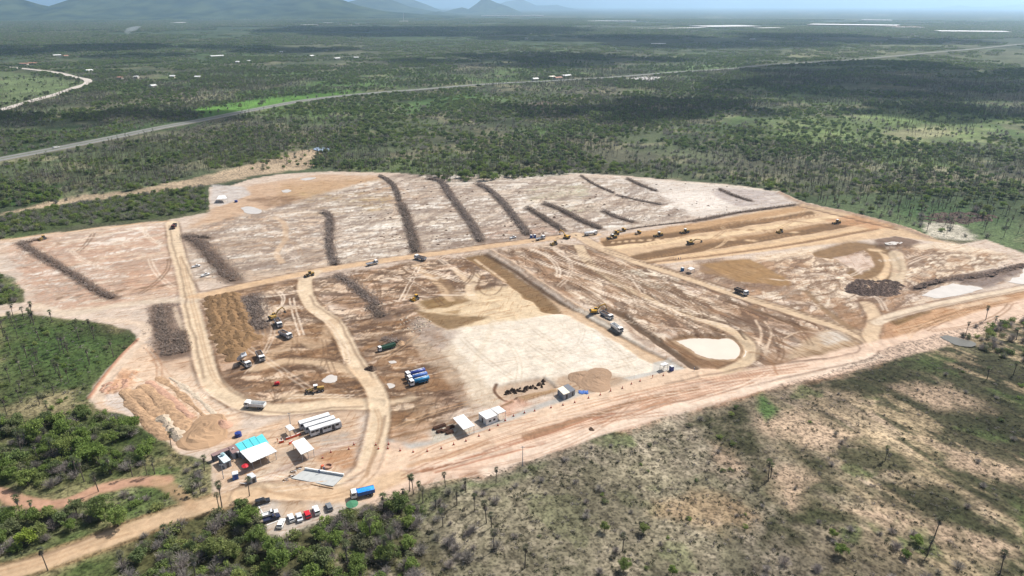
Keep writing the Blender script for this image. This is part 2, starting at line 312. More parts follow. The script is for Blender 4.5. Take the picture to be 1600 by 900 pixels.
# pale compacted platform
poly([(690, 518), (760, 500), (860, 484), (900, 482), (960, 500), (1010, 545), (1060, 575), (960, 600), (880, 600), (780, 612), (740, 620), (720, 590), (700, 555)], CREAM, 2, .95, 3)
poly([(700, 530), (730, 560), (760, 600), (800, 615), (770, 640), (740, 630), (720, 590), (680, 530)], A(206, 188, 164), 2, .8, 3, **SKY_N)
poly([(850, 520), (940, 515), (1000, 560), (900, 570)], A(240, 232, 218), 6, .6, 6, **SKY_N)
poly([(640, 500), (700, 500), (720, 520), (690, 545), (650, 530)], A(178, 162, 148), 3, .8, 3, bump=.35, bsc=2, mot=.3)
poly([(640, 520), (690, 550), (730, 600), (745, 640), (770, 655), (750, 665), (700, 600), (650, 545)], A(198, 178, 154), 2, .6, 2, **SKY_N)
# excavated area beside the yellow dozer
poly([(655, 470), (740, 455), (800, 445), (850, 470), (870, 490), (800, 500), (700, 515), (655, 495)], A(222, 198, 162), 3, .9, 3, dh=-.5)
poly([(655, 470), (690, 462), (735, 468), (700, 480), (665, 482)], A(136, 108, 68), 1.5, .9, 2)
poly([(645, 485), (690, 490), (765, 494), (740, 503), (700, 515), (665, 500)], A(134, 108, 76), 1.5, .9, 2)
poly([(690, 487), (722, 482), (715, 490)], A(150, 122, 82), 1, .8, 1)
poly([(722, 400), (762, 396), (860, 465), (905, 490), (868, 490), (850, 486), (790, 440)], A(136, 108, 74), 1.5, .95, 2, dh=-1.2)
line([(742, 403), (790, 437)], 2.0, A(214, 188, 156), .6, .9, .5)
line([(760, 397), (800, 420), (850, 455), (900, 487), (960, 520), (1010, 548), (1060, 572)], 3.0, A(96, 74, 54), .8, .95, .8, dh=-.9, bump=.3)
line([(768, 392), (808, 415), (858, 450), (908, 482), (968, 514)], 2.4, A(196, 172, 146), .8, .9, .8, dh=.9)
poly([(858, 466), (905, 488), (960, 520), (1030, 556), (1075, 575), (1055, 580), (1000, 560), (940, 520), (880, 490)], A(206, 178, 146), 1.5, .9, 1.5, dh=-.4)
# graded strips at the right
poly([(930, 380), (1060, 355), (1250, 318), (1320, 332), (1400, 352), (1480, 380), (1400, 370), (1200, 392), (1020, 410), (985, 405)], A(212, 182, 146), 2, .95, 2)
poly([(935, 372), (1060, 352), (1190, 332), (1250, 322), (1260, 328), (1060, 362), (940, 380)], A(190, 154, 114), 1.5, .95, 1.5, dh=-.2)
BAND = A(120, 92, 64)
poly([(938, 376), (1000, 370), (1100, 355), (1200, 341), (1268, 329), (1275, 334), (1200, 348), (1100, 363), (1000, 379), (945, 385)], BAND, 1.2, .95, 1.5, dh=-.6, sf=(.3, 0))
poly([(985, 399), (1060, 385), (1180, 367), (1280, 350), (1350, 342), (1353, 349), (1290, 361), (1180, 379), (1060, 398), (1010, 406), (988, 404)], BAND, 1.2, .95, 1.5, dh=-.5, sf=(.3, 0))
poly([(1080, 377), (1180, 366), (1280, 350), (1282, 353), (1180, 370), (1085, 382)], A(170, 134, 96), 1.5, .7, 1.5)
line([(1060, 402), (1180, 387), (1300, 368), (1390, 352)], 6, A(226, 192, 150), 1, .8, .6)
line([(1010, 411), (1100, 401), (1230, 383), (1370, 357)], 4, A(140, 108, 78), .8, .9, .5, dh=-.3)
line([(1030, 411), (1150, 397), (1270, 380), (1380, 362)], 4, A(222, 190, 152), 1, .9, .6)
line([(950, 388), (1100, 371), (1250, 348), (1310, 338)], 7, A(232, 204, 164), 1, .85, .6)
poly([(1290, 345), (1330, 335), (1400, 355), (1360, 358)], A(198, 152, 112), 2, .8, 2, mot=.4)
line([(1215, 300), (1255, 318), (1330, 334), (1400, 353), (1450, 372)], 5, A(176, 150, 128), 1, .95, .8, dh=.8, bump=.5)
line([(1250, 322), (1325, 340), (1400, 358)], 3, A(112, 82, 62), 1, .9, .6, dh=-.5)
poly([(1125, 410), (1170, 405), (1235, 438), (1230, 447), (1150, 440), (1095, 425), (1098, 413)], A(164, 130, 88), 1.5, .9, 2, sf=(.1, .6))
poly([(1060, 420), (1100, 413), (1150, 441), (1240, 449), (1235, 458), (1150, 452), (1080, 436)], A(140, 116, 98), 2.5, .6, 4, mot=.4)
# heart-shaped cut with dark moist banks
line([(1290, 397), (1320, 388), (1345, 383), (1370, 390), (1385, 408), (1380, 425), (1360, 432), (1345, 428)], 16, A(140, 110, 76), 1.2, .95, 1.2, dh=-1)
line([(1362, 388), (1380, 392), (1390, 412), (1378, 430), (1355, 437)], 5, A(226, 196, 158), 1, .95, .6)
line([(1382, 392), (1395, 400), (1397, 420), (1390, 445)], 4, A(128, 100, 70), 1, .9, .6)
line([(1400, 395), (1406, 420), (1395, 450)], 8, A(214, 192, 162), 1, .9, .6)
poly([(1300, 400), (1345, 395), (1362, 402), (1365, 415), (1345, 425), (1325, 415)], A(216, 194, 176), 1.5, .9, 2, dh=-.7)
poly([(1365, 375), (1400, 370), (1440, 378), (1425, 388), (1370, 386)], A(120, 96, 80), 2, .9, 3, dh=.7, bump=.8)
poly([(1480, 440), (1490, 430), (1560, 420), (1600, 412), (1600, 425), (1540, 450)], A(132, 116, 108), 2, .9, 3, dh=.4, bump=.8)
line([(1430, 452), (1480, 436), (1560, 428), (1600, 413)], 3, A(92, 76, 66), 1, .9, 1, dh=.8, bump=.8)
# corner triangle and strip by the right-hand edge
poly([(1385, 505), (1470, 480), (1600, 450), (1700, 440), (1700, 460), (1600, 478), (1480, 515), (1400, 535), (1372, 530)], A(194, 154, 116), 2, .95, 2)
poly([(1470, 480), (1560, 462), (1580, 465), (1500, 485)], A(226, 200, 170), 2, .7, 3, **SKY_N)
poly([(1375, 505), (1400, 500), (1400, 530), (1372, 530)], A(178, 140, 108), 1.5, .8, 2, mot=.3)
poly([(1388, 502), (1460, 484), (1450, 490), (1400, 508)], A(126, 100, 64), 1.2, .9, 1.5)
# the loop with the milky pool
poly([(1038, 530), (1060, 524), (1140, 524), (1172, 540), (1170, 562), (1130, 576), (1100, 578), (1066, 560)], A(138, 108, 80), 2, .95, 2, dh=-1.0)
poly([(1050, 530), (1085, 526), (1115, 530), (1142, 525), (1160, 536), (1169, 549), (1163, 559), (1140, 562), (1108, 560), (1090, 554), (1074, 543)], A(196, 168, 136), 1, .9, 1.5)
poly([(1225, 560), (1260, 530), (1290, 515), (1330, 520), (1345, 535), (1330, 550), (1260, 560)], A(196, 172, 142), 2, .9, 2)
poly([(1270, 520), (1310, 518), (1330, 530), (1290, 538)], A(216, 206, 192), 2, .8, 3, **SKY_N)
poly([(1250, 548), (1330, 538), (1320, 552), (1260, 562)], A(150, 124, 96), 2, .6, 3, mot=.4)
poly([(1190, 540), (1240, 560), (1280, 560), (1220, 585), (1195, 575)], A(158, 126, 98), 3, .8, 3, mot=.5)
# lower left dump area
poly([(150, 600), (220, 535), (300, 560), (340, 620), (380, 650), (370, 690), (300, 700), (260, 690), (200, 650), (150, 635)], A(224, 196, 168), 2, .9, 2)
poly([(157, 610), (190, 575), (215, 580), (210, 600), (190, 612), (165, 622)], A(206, 160, 124), 1.5, .9, 2, bump=.8, bsc=2.5, mot=.4)
poly([(160, 618), (190, 612), (225, 660), (200, 650), (165, 632)], A(214, 202, 190), 1.5, .9, 2)
poly([(225, 640), (260, 610), (310, 650), (370, 680), (340, 700), (280, 700)], A(206, 164, 128), 3, .6, 3, mot=.4)
poly([(235, 570), (300, 560), (340, 610), (390, 650), (330, 640), (270, 590)], A(230, 208, 184), 3, .7, 3, **SKY_N)
poly([(232, 480), (285, 472), (300, 560), (240, 562)], A(150, 130, 116), 2.5, .9, 3)
line([(272, 480), (280, 500), (290, 520)], 2.5, A(214, 194, 170), .6, .8, .6)
poly([(238, 565), (300, 560), (310, 585), (250, 580)], A(190, 158, 130), 3, .6, 3, **SKY_N)
# camp yard
poly([(330, 715), (370, 680), (440, 655), (560, 640), (560, 690), (540, 755), (400, 770), (340, 780)], A(208, 180, 152), 2, .9, 2)
poly([(395, 725), (470, 690), (500, 730), (460, 745), (395, 760)], A(204, 184, 162), 2, .9, 2)
poly([(485, 685), (545, 675), (555, 690), (500, 700)], A(178, 168, 156), 2, .8, 2, mot=.4)
poly([(490, 700), (560, 690), (560, 730), (540, 735), (495, 720)], A(178, 136, 100), 1.5, .85, 2, mot=.3)
poly([(395, 775), (480, 778), (560, 790), (440, 838), (424, 830)], A(198, 186, 172), 2, .95, 1.5)
poly([(440, 780), (480, 785), (470, 810), (440, 805)], A(206, 172, 134), 2, .6, 2, mot=.4)
line([(600, 690), (640, 697), (700, 690), (760, 672), (840, 640), (920, 612), (1000, 590), (1060, 575)], 5.5, A(190, 186, 178), .8, .9, .6)
line([(560, 688), (500, 705), (440, 735), (420, 745)], 3.5, A(200, 180, 165), .8, .8, .5)
poly([(673, 668), (700, 660), (742, 672), (715, 688), (675, 694)], A(196, 188, 172), .6, .95, .3)
poly([(600, 680), (620, 665), (670, 660), (672, 690), (620, 692)], A(196, 166, 138), 2, .9, 2, mot=.3, msc=5)
poly([(585, 695), (625, 690), (640, 700), (620, 712), (590, 706)], A(222, 186, 156), 1.5, .7, 1.5)
poly([(772, 605), (800, 596), (850, 588), (860, 596), (870, 605), (800, 625), (785, 622)], A(196, 172, 148), 1, .95, .8, dh=-.9)
line([(776, 600), (773, 610), (783, 622), (795, 628)], 1.6, A(104, 74, 54), .6, .95, .4, dh=-.2)
poly([(805, 620), (870, 606), (872, 612), (812, 630)], A(172, 142, 108), .8, .95, .6, dh=.5)
poly([(760, 640), (800, 620), (830, 632), (790, 650)], A(204, 158, 132), 2, .7, 2, mot=.3)
poly([(1020, 565), (1045, 560), (1072, 577), (1020, 585)], A(204, 200, 190), .8, .9, .6)
poly([(870, 600), (960, 590), (1000, 592), (920, 612)], A(206, 192, 172), 1.5, .7, 2)
poly([(700, 728), (800, 700), (860, 690), (790, 715), (740, 735)], A(204, 156, 124), 2, .6, 2, mot=.4)

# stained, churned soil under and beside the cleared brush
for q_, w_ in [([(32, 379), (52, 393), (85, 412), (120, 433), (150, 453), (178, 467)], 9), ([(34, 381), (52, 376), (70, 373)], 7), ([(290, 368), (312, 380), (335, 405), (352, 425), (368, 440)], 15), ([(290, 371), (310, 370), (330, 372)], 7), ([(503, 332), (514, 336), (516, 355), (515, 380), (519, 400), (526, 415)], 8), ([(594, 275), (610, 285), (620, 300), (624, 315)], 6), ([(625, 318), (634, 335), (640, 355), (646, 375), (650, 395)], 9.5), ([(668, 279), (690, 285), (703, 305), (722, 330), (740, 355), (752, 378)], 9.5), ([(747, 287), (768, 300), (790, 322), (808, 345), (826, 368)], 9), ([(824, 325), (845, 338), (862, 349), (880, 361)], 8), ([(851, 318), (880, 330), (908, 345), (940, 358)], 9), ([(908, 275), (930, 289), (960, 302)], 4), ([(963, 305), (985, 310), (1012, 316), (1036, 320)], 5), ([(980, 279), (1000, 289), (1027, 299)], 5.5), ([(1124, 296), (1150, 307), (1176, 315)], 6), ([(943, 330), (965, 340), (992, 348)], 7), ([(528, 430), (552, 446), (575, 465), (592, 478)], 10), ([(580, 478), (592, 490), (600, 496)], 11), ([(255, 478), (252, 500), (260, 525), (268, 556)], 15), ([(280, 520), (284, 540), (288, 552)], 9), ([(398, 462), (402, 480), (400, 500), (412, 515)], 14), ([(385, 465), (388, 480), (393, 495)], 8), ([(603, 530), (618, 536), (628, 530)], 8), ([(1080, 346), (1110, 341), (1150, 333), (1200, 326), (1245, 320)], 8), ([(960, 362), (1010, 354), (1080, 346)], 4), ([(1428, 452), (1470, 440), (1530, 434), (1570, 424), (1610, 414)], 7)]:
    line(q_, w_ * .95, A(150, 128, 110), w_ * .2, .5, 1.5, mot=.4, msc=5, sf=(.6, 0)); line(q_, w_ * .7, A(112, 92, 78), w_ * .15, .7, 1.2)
poly([(862, 600), (880, 586), (920, 578), (960, 584), (985, 596), (965, 606), (920, 612), (880, 608)], A(178, 150, 122), 3, .8, 3, mot=.3)
# ---- roads and haul tracks
RD = dict(fe=1.0, edge=.35, ecol=A(118, 92, 70))
line([(268, 348), (276, 390), (288, 430), (298, 480), (312, 535), (326, 585), (350, 615), (398, 637), (455, 640), (520, 632), (585, 632)], 8.2, TAN, **RD)
line([(300, 466), (360, 452), (400, 443), (500, 423), (600, 407), (700, 394), (800, 380), (880, 370), (930, 366)], 8.5, A(214, 182, 146), **RD)
line([(302, 470), (250, 470), (180, 478), (110, 490), (60, 480)], 7, A(220, 202, 178), 1.5, .7)
line([(476, 437), (478, 460), (492, 482), (520, 502), (538, 530), (552, 560), (575, 590), (590, 618), (594, 650), (587, 690), (578, 725), (560, 748), (520, 764), (470, 770), (420, 767), (385, 772)], 7.8, TAN, **RD)
line([(495, 425), (478, 437), (478, 450)], 7, TAN, 1)
line([(415, 560), (440, 545), (470, 530), (500, 540), (520, 500)], 6, A(210, 180, 146), 1.5, .6, 1)
line([(400, 575), (450, 565), (510, 568), (560, 585), (580, 600)], 6, A(218, 190, 156), 1.5, .8, 1)
line([(450, 620), (520, 622), (560, 630)], 5, A(218, 190, 156), 1.5, .6, 1)
line([(600, 632), (640, 622)], 4, TAN, 1.5, .6, 1)
line([(340, 440), (395, 452), (480, 437)], 2, A(120, 96, 78), .8, .0)
line([(900, 366), (935, 386), (985, 406), (1060, 430), (1150, 460), (1250, 492), (1330, 518), (1368, 542), (1350, 560), (1280, 570), (1200, 582), (1110, 588)], 8, A(214, 188, 156), **RD)
line([(905, 385), (925, 415), (990, 455), (1070, 490), (1140, 515), (1172, 540), (1168, 562), (1130, 580), (1080, 592)], 6.5, A(216, 192, 160), **RD)
line([(1355, 475), (1368, 500), (1360, 525), (1378, 545)], 7, A(216, 190, 158), **RD)
line([(1370, 505), (1400, 492), (1480, 473), (1600, 450), (1720, 425)], 5.5, A(226, 206, 180), **RD)
line([(600, 762), (640, 735), (720, 715), (800, 690), (900, 660), (1000, 630), (1100, 608), (1200, 590), (1290, 570), (1370, 550), (1450, 530), (1600, 482), (1720, 450)], 17, A(228, 200, 176), 1.5, .95, 1.2)
line([(560, 758), (600, 722), (660, 712), (740, 692), (840, 655), (940, 622), (1040, 592), (1110, 582)], 11, A(226, 198, 170), 1.2, .95, 1.0)
line([(430, 768), (500, 772), (560, 770), (620, 745)], 8, A(218, 188, 154), 1.5, .95, 1.0)
line([(760, 735), (850, 700), (950, 668), (1050, 640), (1200, 600), (1370, 556)], 6, A(236, 214, 192), 1.2, .8, 1.0)
line([(395, 772), (335, 786), (285, 800), (240, 815), (200, 830), (100, 866), (0, 898), (-60, 915)], 7.5, A(212, 182, 148), 1.0, .95, .8, edge=.2, ecol=A(150, 120, 90), veg=0)
line([(-40, 765), (0, 770), (40, 785), (100, 785), (150, 765), (200, 755), (258, 752)], 5, A(204, 160, 134), 1.2, .9, 1.2, veg=0)
line([(245, 752), (275, 768), (300, 790)], 4, A(190, 158, 124), 1.2, .7, 1.2, veg=0)
line([(60, 475), (35, 486), (-40, 500)], 4, A(220, 200, 174), 1, .9, 1, veg=0)
line([(165, 500), (215, 505), (228, 520), (200, 555), (165, 600), (150, 625)], 5, A(224, 202, 178), 1, .8, 1)
line([(216, 530), (185, 562), (155, 600), (140, 622)], 1.6, A(190, 140, 112), .6, .9, .5, dh=.5)
line([(262, 345), (150, 357), (60, 368), (0, 376)], 3, A(222, 188, 152), .8, .9, .6)
line([(1050, 320), (1100, 332), (1200, 318)], 2, A(226, 214, 198), .8, .5, .6)
line([(1025, 284), (1130, 289), (1215, 300)], 3, A(232, 220, 200), .8, .8, .6)
line([(660, 275), (700, 286), (800, 281), (905, 271), (1025, 284)], 3, A(232, 222, 206), .8, .8, .6)
line([(430, 340), (445, 350), (445, 375), (432, 395), (440, 410)], 4, A(210, 182, 150), 1, .8, .8)
# dark cut bands, soil streaks and spoil along roads
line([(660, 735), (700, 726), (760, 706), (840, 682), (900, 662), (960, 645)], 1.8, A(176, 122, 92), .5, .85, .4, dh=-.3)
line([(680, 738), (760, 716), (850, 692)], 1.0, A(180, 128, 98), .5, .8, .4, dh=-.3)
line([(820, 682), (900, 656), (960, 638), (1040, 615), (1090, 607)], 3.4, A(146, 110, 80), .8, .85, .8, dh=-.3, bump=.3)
line([(640, 728), (700, 712), (760, 690)], 2.0, A(196, 158, 122), .8, .7, .8)
line([(1170, 548), (1200, 560), (1215, 585)], 1.2, A(160, 126, 96), .6, .8, .4)
line([(985, 445), (1060, 485), (1140, 508), (1165, 530)], 1.3, A(96, 74, 56), .6, .9, .4, dh=-.4)
line([(930, 425), (990, 462), (1080, 502), (1130, 520)], 1.6, A(104, 82, 62), .6, .85, .4, dh=-.4)
line([(945, 392), (1060, 427), (1150, 458), (1300, 505), (1345, 525)], 1.0, A(116, 90, 66), .5, .7, .4, dh=-.2)
line([(1260, 455), (1285, 480), (1310, 500), (1330, 512)], 4, A(150, 122, 92), .8, .9, .5, dh=-.3)
line([(1135, 470), (1200, 492), (1260, 514)], 3, A(116, 90, 66), .8, .85, .8, dh=-.3)
line([(940, 484), (962, 487), (985, 503), (1020, 528), (1055, 552), (1085, 574)], 4.5, A(98, 78, 60), 1.0, .95, .8, dh=-1.0, bump=.3)
line([(650, 465), (600, 472), (560, 474)], 1.2, A(190, 150, 118), .6, .7, .6)
line([(800, 660), (700, 680), (640, 690)], .01, TAN, .1, .0)
line([(610, 685), (680, 668), (760, 645), (800, 628)], 1.6, A(150, 120, 92), .6, .85, .4, dh=.3)
for q in [[(1180, 500), (1190, 520), (1182, 545)], [(1195, 502), (1205, 520), (1196, 548)]]: line(q, 1.2, A(226, 202, 176), .5, .8, .4)
line([(1225, 528), (1250, 518), (1275, 520)], .9, A(222, 198, 170), .5, .8, .4)
line([(672, 425), (700, 450), (722, 468)], 6, A(150, 122, 92), 1.2, .8, 1, mot=.3)
line([(650, 415), (680, 440), (705, 468)], 4, A(212, 182, 146), 1, .8, 1)
line([(745, 430), (735, 450), (740, 465)], 5, A(226, 202, 170), 1, .9, .6)
line([(710, 420), (730, 440), (735, 455)], 4, A(224, 198, 166), 1, .8, .6)
line([(755, 430), (748, 445), (755, 458), (775, 458), (785, 447)], 1.2, A(120, 94, 68), .5, .7, .8)
line([(742, 605), (745, 560), (760, 530), (772, 500)], 3, A(224, 208, 184), .8, .6, .6)
line([(100, 470), (60, 440)], .8, TAN, .5, .3)
for a, b in [((20, 390), (150, 470)), ((10, 400), (130, 475))]: line([a, b], .7, A(150, 130, 112), .5, .4, 1)
DE = A(112, 86, 66)
for q in [[(312, 456), (360, 447), (400, 438), (500, 418.5), (600, 403), (700, 390), (800, 376.5), (880, 366.5)], [(318, 466), (360, 457), (410, 447), (470, 437)], [(283, 400), (297, 430), (306, 446), (312, 456)], [(264, 352), (272, 390), (284, 430), (292, 480), (305, 535), (318, 590)],
          [(315, 470), (322, 500), (334, 545), (346, 590), (362, 612), (400, 628)], [(484, 462), (497, 480), (525, 498), (545, 530), (560, 558), (583, 590)], [(945, 388), (1060, 426), (1150, 455), (1300, 503), (1345, 522)], [(930, 388), (985, 410), (1060, 435), (1150, 466), (1240, 496), (1300, 516), (1340, 540), (1335, 552), (1290, 560), (1230, 568)],
          [(930, 418), (990, 450), (1070, 483), (1140, 508), (1178, 535), (1182, 560)], [(1280, 578), (1360, 560), (1376, 548)], [(1382, 500), (1470, 478), (1600, 452)], [(1040, 600), (1180, 572), (1290, 561)], [(940, 652), (1040, 632), (1200, 597), (1290, 576)], [(640, 740), (720, 722), (800, 700)], [(395, 640), (450, 646), (520, 637), (565, 636)],
          [(575, 740), (590, 700), (602, 650)], [(0, 884), (100, 856), (190, 822)], [(570, 735), (540, 754), (500, 762)]]:
    line(q, 1.3, DE, .6, .55, 1.0)
# vehicle tracks: pairs of thin ruts with the run of the work
def tracks(zone, n, dirs, cols, seed, L=(25, 90), al=(.25, .65), wd=.55):
    r = random.Random(seed); z = PP(zone); lo, hi = z.min(0), z.max(0); k = 0
    while k < n:
        x, y = r.uniform(lo[0], hi[0]), r.uniform(lo[1], hi[1])
        if not inside(np.array([x]), np.array([y]), z)[0]: continue
        k += 1; d = r.choice(dirs) + r.gauss(0, .22); cv = r.gauss(0, .012); pts = []; l = r.uniform(*L); c = r.choice(cols); a = r.uniform(*al); px, py = x, y
        for s in range(7):
            pts.append((px, py)); px += cos(d) * l / 6; py += sin(d) * l / 6; d += cv * l / 6
        pa = np.array(pts)
        if not inside(pa[-1:, 0], pa[-1:, 1], z)[0]: continue
        ww = max(wd, .0024 * hypot(x, y)); a = min(.95, a * 1.25)
        for off in (-1.1, 1.1):
            nrm = np.array([-sin(d), cos(d)]); line(pa + nrm * off, ww, c, .3, a, .3, world=True)
DKT, LTT = A(122, 96, 74), A(240, 222, 200)
AX = ax_road; BXX = heading((760, 400), (1000, 545)); CX = heading((1060, 430), (1330, 518)); VX = heading((285, 400), (330, 590))
tracks([(0, 380), (262, 350), (285, 465), (60, 480)], 74, [AX, AX, AX + .3, VX], [DKT, LTT, A(176, 146, 120)], 1)
tracks([(290, 362), (640, 280), (650, 395), (310, 440)], 57, [AX, AX + .2, VX + .5], [A(176, 148, 120), LTT], 2, al=(.2, .45))
tracks([(640, 280), (1000, 280), (1050, 335), (760, 380)], 57, [AX - .1, AX + .3], [A(160, 140, 120), LTT], 3, al=(.2, .4))
tracks([(500, 425), (740, 395), (800, 440), (650, 490), (560, 500)], 101, [AX, BXX, BXX + .3, AX + 1.2], [DKT, DKT, LTT], 4, al=(.3, .7))
tracks([(320, 470), (470, 440), (580, 600), (580, 630), (400, 625)], 101, [AX, AX + .6, VX, AX - .5], [DKT, LTT, A(170, 138, 106)], 5, al=(.3, .6))
tracks([(590, 560), (640, 510), (740, 630), (600, 690)], 79, [AX, AX - .3, AX + .4], [DKT, A(120, 96, 74), A(206, 170, 132)], 6, al=(.3, .7))
tracks([(780, 390), (880, 380), (1150, 480), (1180, 540), (960, 500), (860, 440)], 140, [BXX, BXX + .15, CX], [DKT, LTT, A(176, 146, 118), A(120, 94, 70)], 7, al=(.3, .7))
tracks([(1060, 430), (1400, 390), (1590, 400), (1360, 500), (1330, 510)], 88, [CX, CX, AX, BXX + .8], [DKT, LTT, A(186, 156, 128)], 8, al=(.25, .6))
tracks([(1070, 480), (1250, 500), (1340, 530), (1200, 580), (1170, 530)], 79, [BXX, BXX + .5, CX, AX], [DKT, LTT, A(120, 92, 68)], 9, al=(.3, .7))
tracks([(600, 730), (900, 630), (1300, 560), (1300, 575), (900, 690), (640, 755)], 198, [heading((700, 720), (1000, 630)), heading((800, 690), (1200, 590))], [A(190, 146, 114), A(240, 216, 192), A(172, 128, 98)], 10, L=(30, 110), al=(.3, .65))
tracks([(700, 520), (900, 490), (1040, 570), (760, 610)], 44, [AX, BXX, VX], [A(206, 190, 168), A(196, 180, 158)], 11, al=(.25, .5))
tracks([(150, 610), (230, 540), (380, 650), (300, 700)], 57, [heading((210, 600), (300, 690)), heading((250, 580), (350, 650))], [A(180, 140, 108), LTT], 12, al=(.3, .6))
tracks([(340, 770), (340, 720), (560, 650), (580, 760)], 57, [AX, heading((400, 768), (560, 762))], [A(176, 142, 112), LTT], 13, L=(12, 40), al=(.25, .5))
tracks([(940, 380), (1250, 325), (1400, 355), (1000, 408)], 34, [heading((985, 402), (1345, 348))], [A(170, 134, 96), A(230, 198, 158), A(150, 116, 82)], 14, L=(40, 120), al=(.3, .6))
tracks([(1380, 520), (1600, 455), (1600, 478), (1400, 533)], 66, [heading((1400, 520), (1600, 465))], [A(150, 116, 84), A(224, 190, 154)], 15, L=(30, 90), al=(.3, .6))
for q in [[(585, 640), (592, 660), (585, 700), (570, 745)], [(590, 640), (597, 660), (589, 700), (574, 745)], [(400, 763), (480, 776), (540, 768), (575, 740)], [(410, 766), (480, 780), (545, 773), (585, 742)],
          [(280, 400), (300, 480), (325, 575), (345, 605)], [(284, 400), (305, 480), (330, 575), (352, 605)], [(0, 893), (100, 862), (200, 826)], [(0, 900), (100, 869), (200, 833)]]:
    line(q, .8, A(188, 156, 122), .4, .6, .3)
print('ops', len(OPS))
# ------------------------------------------------------------------ object helpers
def tagp(o, label=None, cat=None, group=None, kind=None):
    for k, v in (('label', label), ('category', cat), ('group', group), ('kind', kind)):
        if v: o[k] = v
    return o
def meshobj(name, V, F, m, parent=None, smooth=False):
    me = bpy.data.meshes.new(name); me.from_pydata([tuple(map(float, v)) for v in V], [], F); me.materials.append(m)
    if smooth: me.polygons.foreach_set('use_smooth', [True] * len(me.polygons))
    o = bpy.data.objects.new(name, me); COL.objects.link(o)
    if parent: o.parent = parent
    return o
def thing(name, label, cat, loc, rz=0, group=None):
    o = bpy.data.objects.new(name, None); COL.objects.link(o); o.location = loc; o.rotation_euler = (0, 0, rz); o.empty_display_size = .5
    return tagp(o, label, cat, group)
KIDS = {}
def kids_of(o): return [c for c in o.children]
def dup(o, loc, rz=0, label=None, group=None, scale=None):
    r = o.copy(); COL.objects.link(r); r.location = loc; r.rotation_euler = (0, 0, rz)
    if scale: r.scale = (scale,) * 3
    if label: r['label'] = label
    if group: r['group'] = group
    for c in KIDS.setdefault(o.name, kids_of(o)):
        d = c.copy(); COL.objects.link(d); d.parent = r
        for g in KIDS.setdefault(c.name, kids_of(c)):
            e = g.copy(); COL.objects.link(e); e.parent = d
    return r
class MB:
    def __init__(s): s.v = []; s.f = []
    def add(s, V, F, M=None):
        n = len(s.v); s.v += [tuple(M @ Vector(p)) if M else tuple(p) for p in V]; s.f += [tuple(i + n for i in f) for f in F]; return s
    def box(s, cx, cy, cz, sx, sy, sz, tx=1, ty=1, M=None, ox=0):
        a, b, c = sx / 2, sy / 2, sz / 2
        V = [(cx - a, cy - b, cz - c), (cx + a, cy - b, cz - c), (cx + a, cy + b, cz - c), (cx - a, cy + b, cz - c),
             (cx + ox - a * tx, cy - b * ty, cz + c), (cx + ox + a * tx, cy - b * ty, cz + c), (cx + ox + a * tx, cy + b * ty, cz + c), (cx + ox - a * tx, cy + b * ty, cz + c)]
        return s.add(V, [(3, 2, 1, 0), (4, 5, 6, 7), (0, 1, 5, 4), (1, 2, 6, 5), (2, 3, 7, 6), (3, 0, 4, 7)], M)
    def prism(s, prof, y0, y1, M=None):   # prof: (x, z) counter-clockwise, extruded along y
        n = len(prof); V = [(x, y0, z) for x, z in prof] + [(x, y1, z) for x, z in prof]
        return s.add(V, [tuple(range(n)), tuple(range(2 * n - 1, n - 1, -1))] + [((i + 1) % n, i, n + i, n + (i + 1) % n) for i in range(n)], M)
    def cyl(s, c, r, h, ax='z', n=12, r2=None, M=None):
        r2 = r if r2 is None else r2; V = []
        for k, (rr, t) in enumerate(((r, -h / 2), (r2, h / 2))):
            for i in range(n):
                a = 2 * PI * i / n; p, q = rr * cos(a), rr * sin(a)
                V.append({'z': (c[0] + p, c[1] + q, c[2] + t), 'x': (c[0] + t, c[1] + p, c[2] + q), 'y': (c[0] + q, c[1] + t, c[2] + p)}[ax])
        return s.add(V, [tuple(range(n - 1, -1, -1)), tuple(range(n, 2 * n))] + [(i, (i + 1) % n, n + (i + 1) % n, n + i) for i in range(n)], M)
    def bar(s, a, b, w, h=None):
        a, b = Vector(a), Vector(b); d = b - a; M = Matrix.Translation((a + b) / 2) @ d.to_track_quat('X', 'Z').to_matrix().to_4x4()
        return s.box(0, 0, 0, d.length, w, h or w, M=M)
    def build(s, name, m, parent=None, smooth=False): return meshobj(name, s.v, s.f, m, parent, smooth)

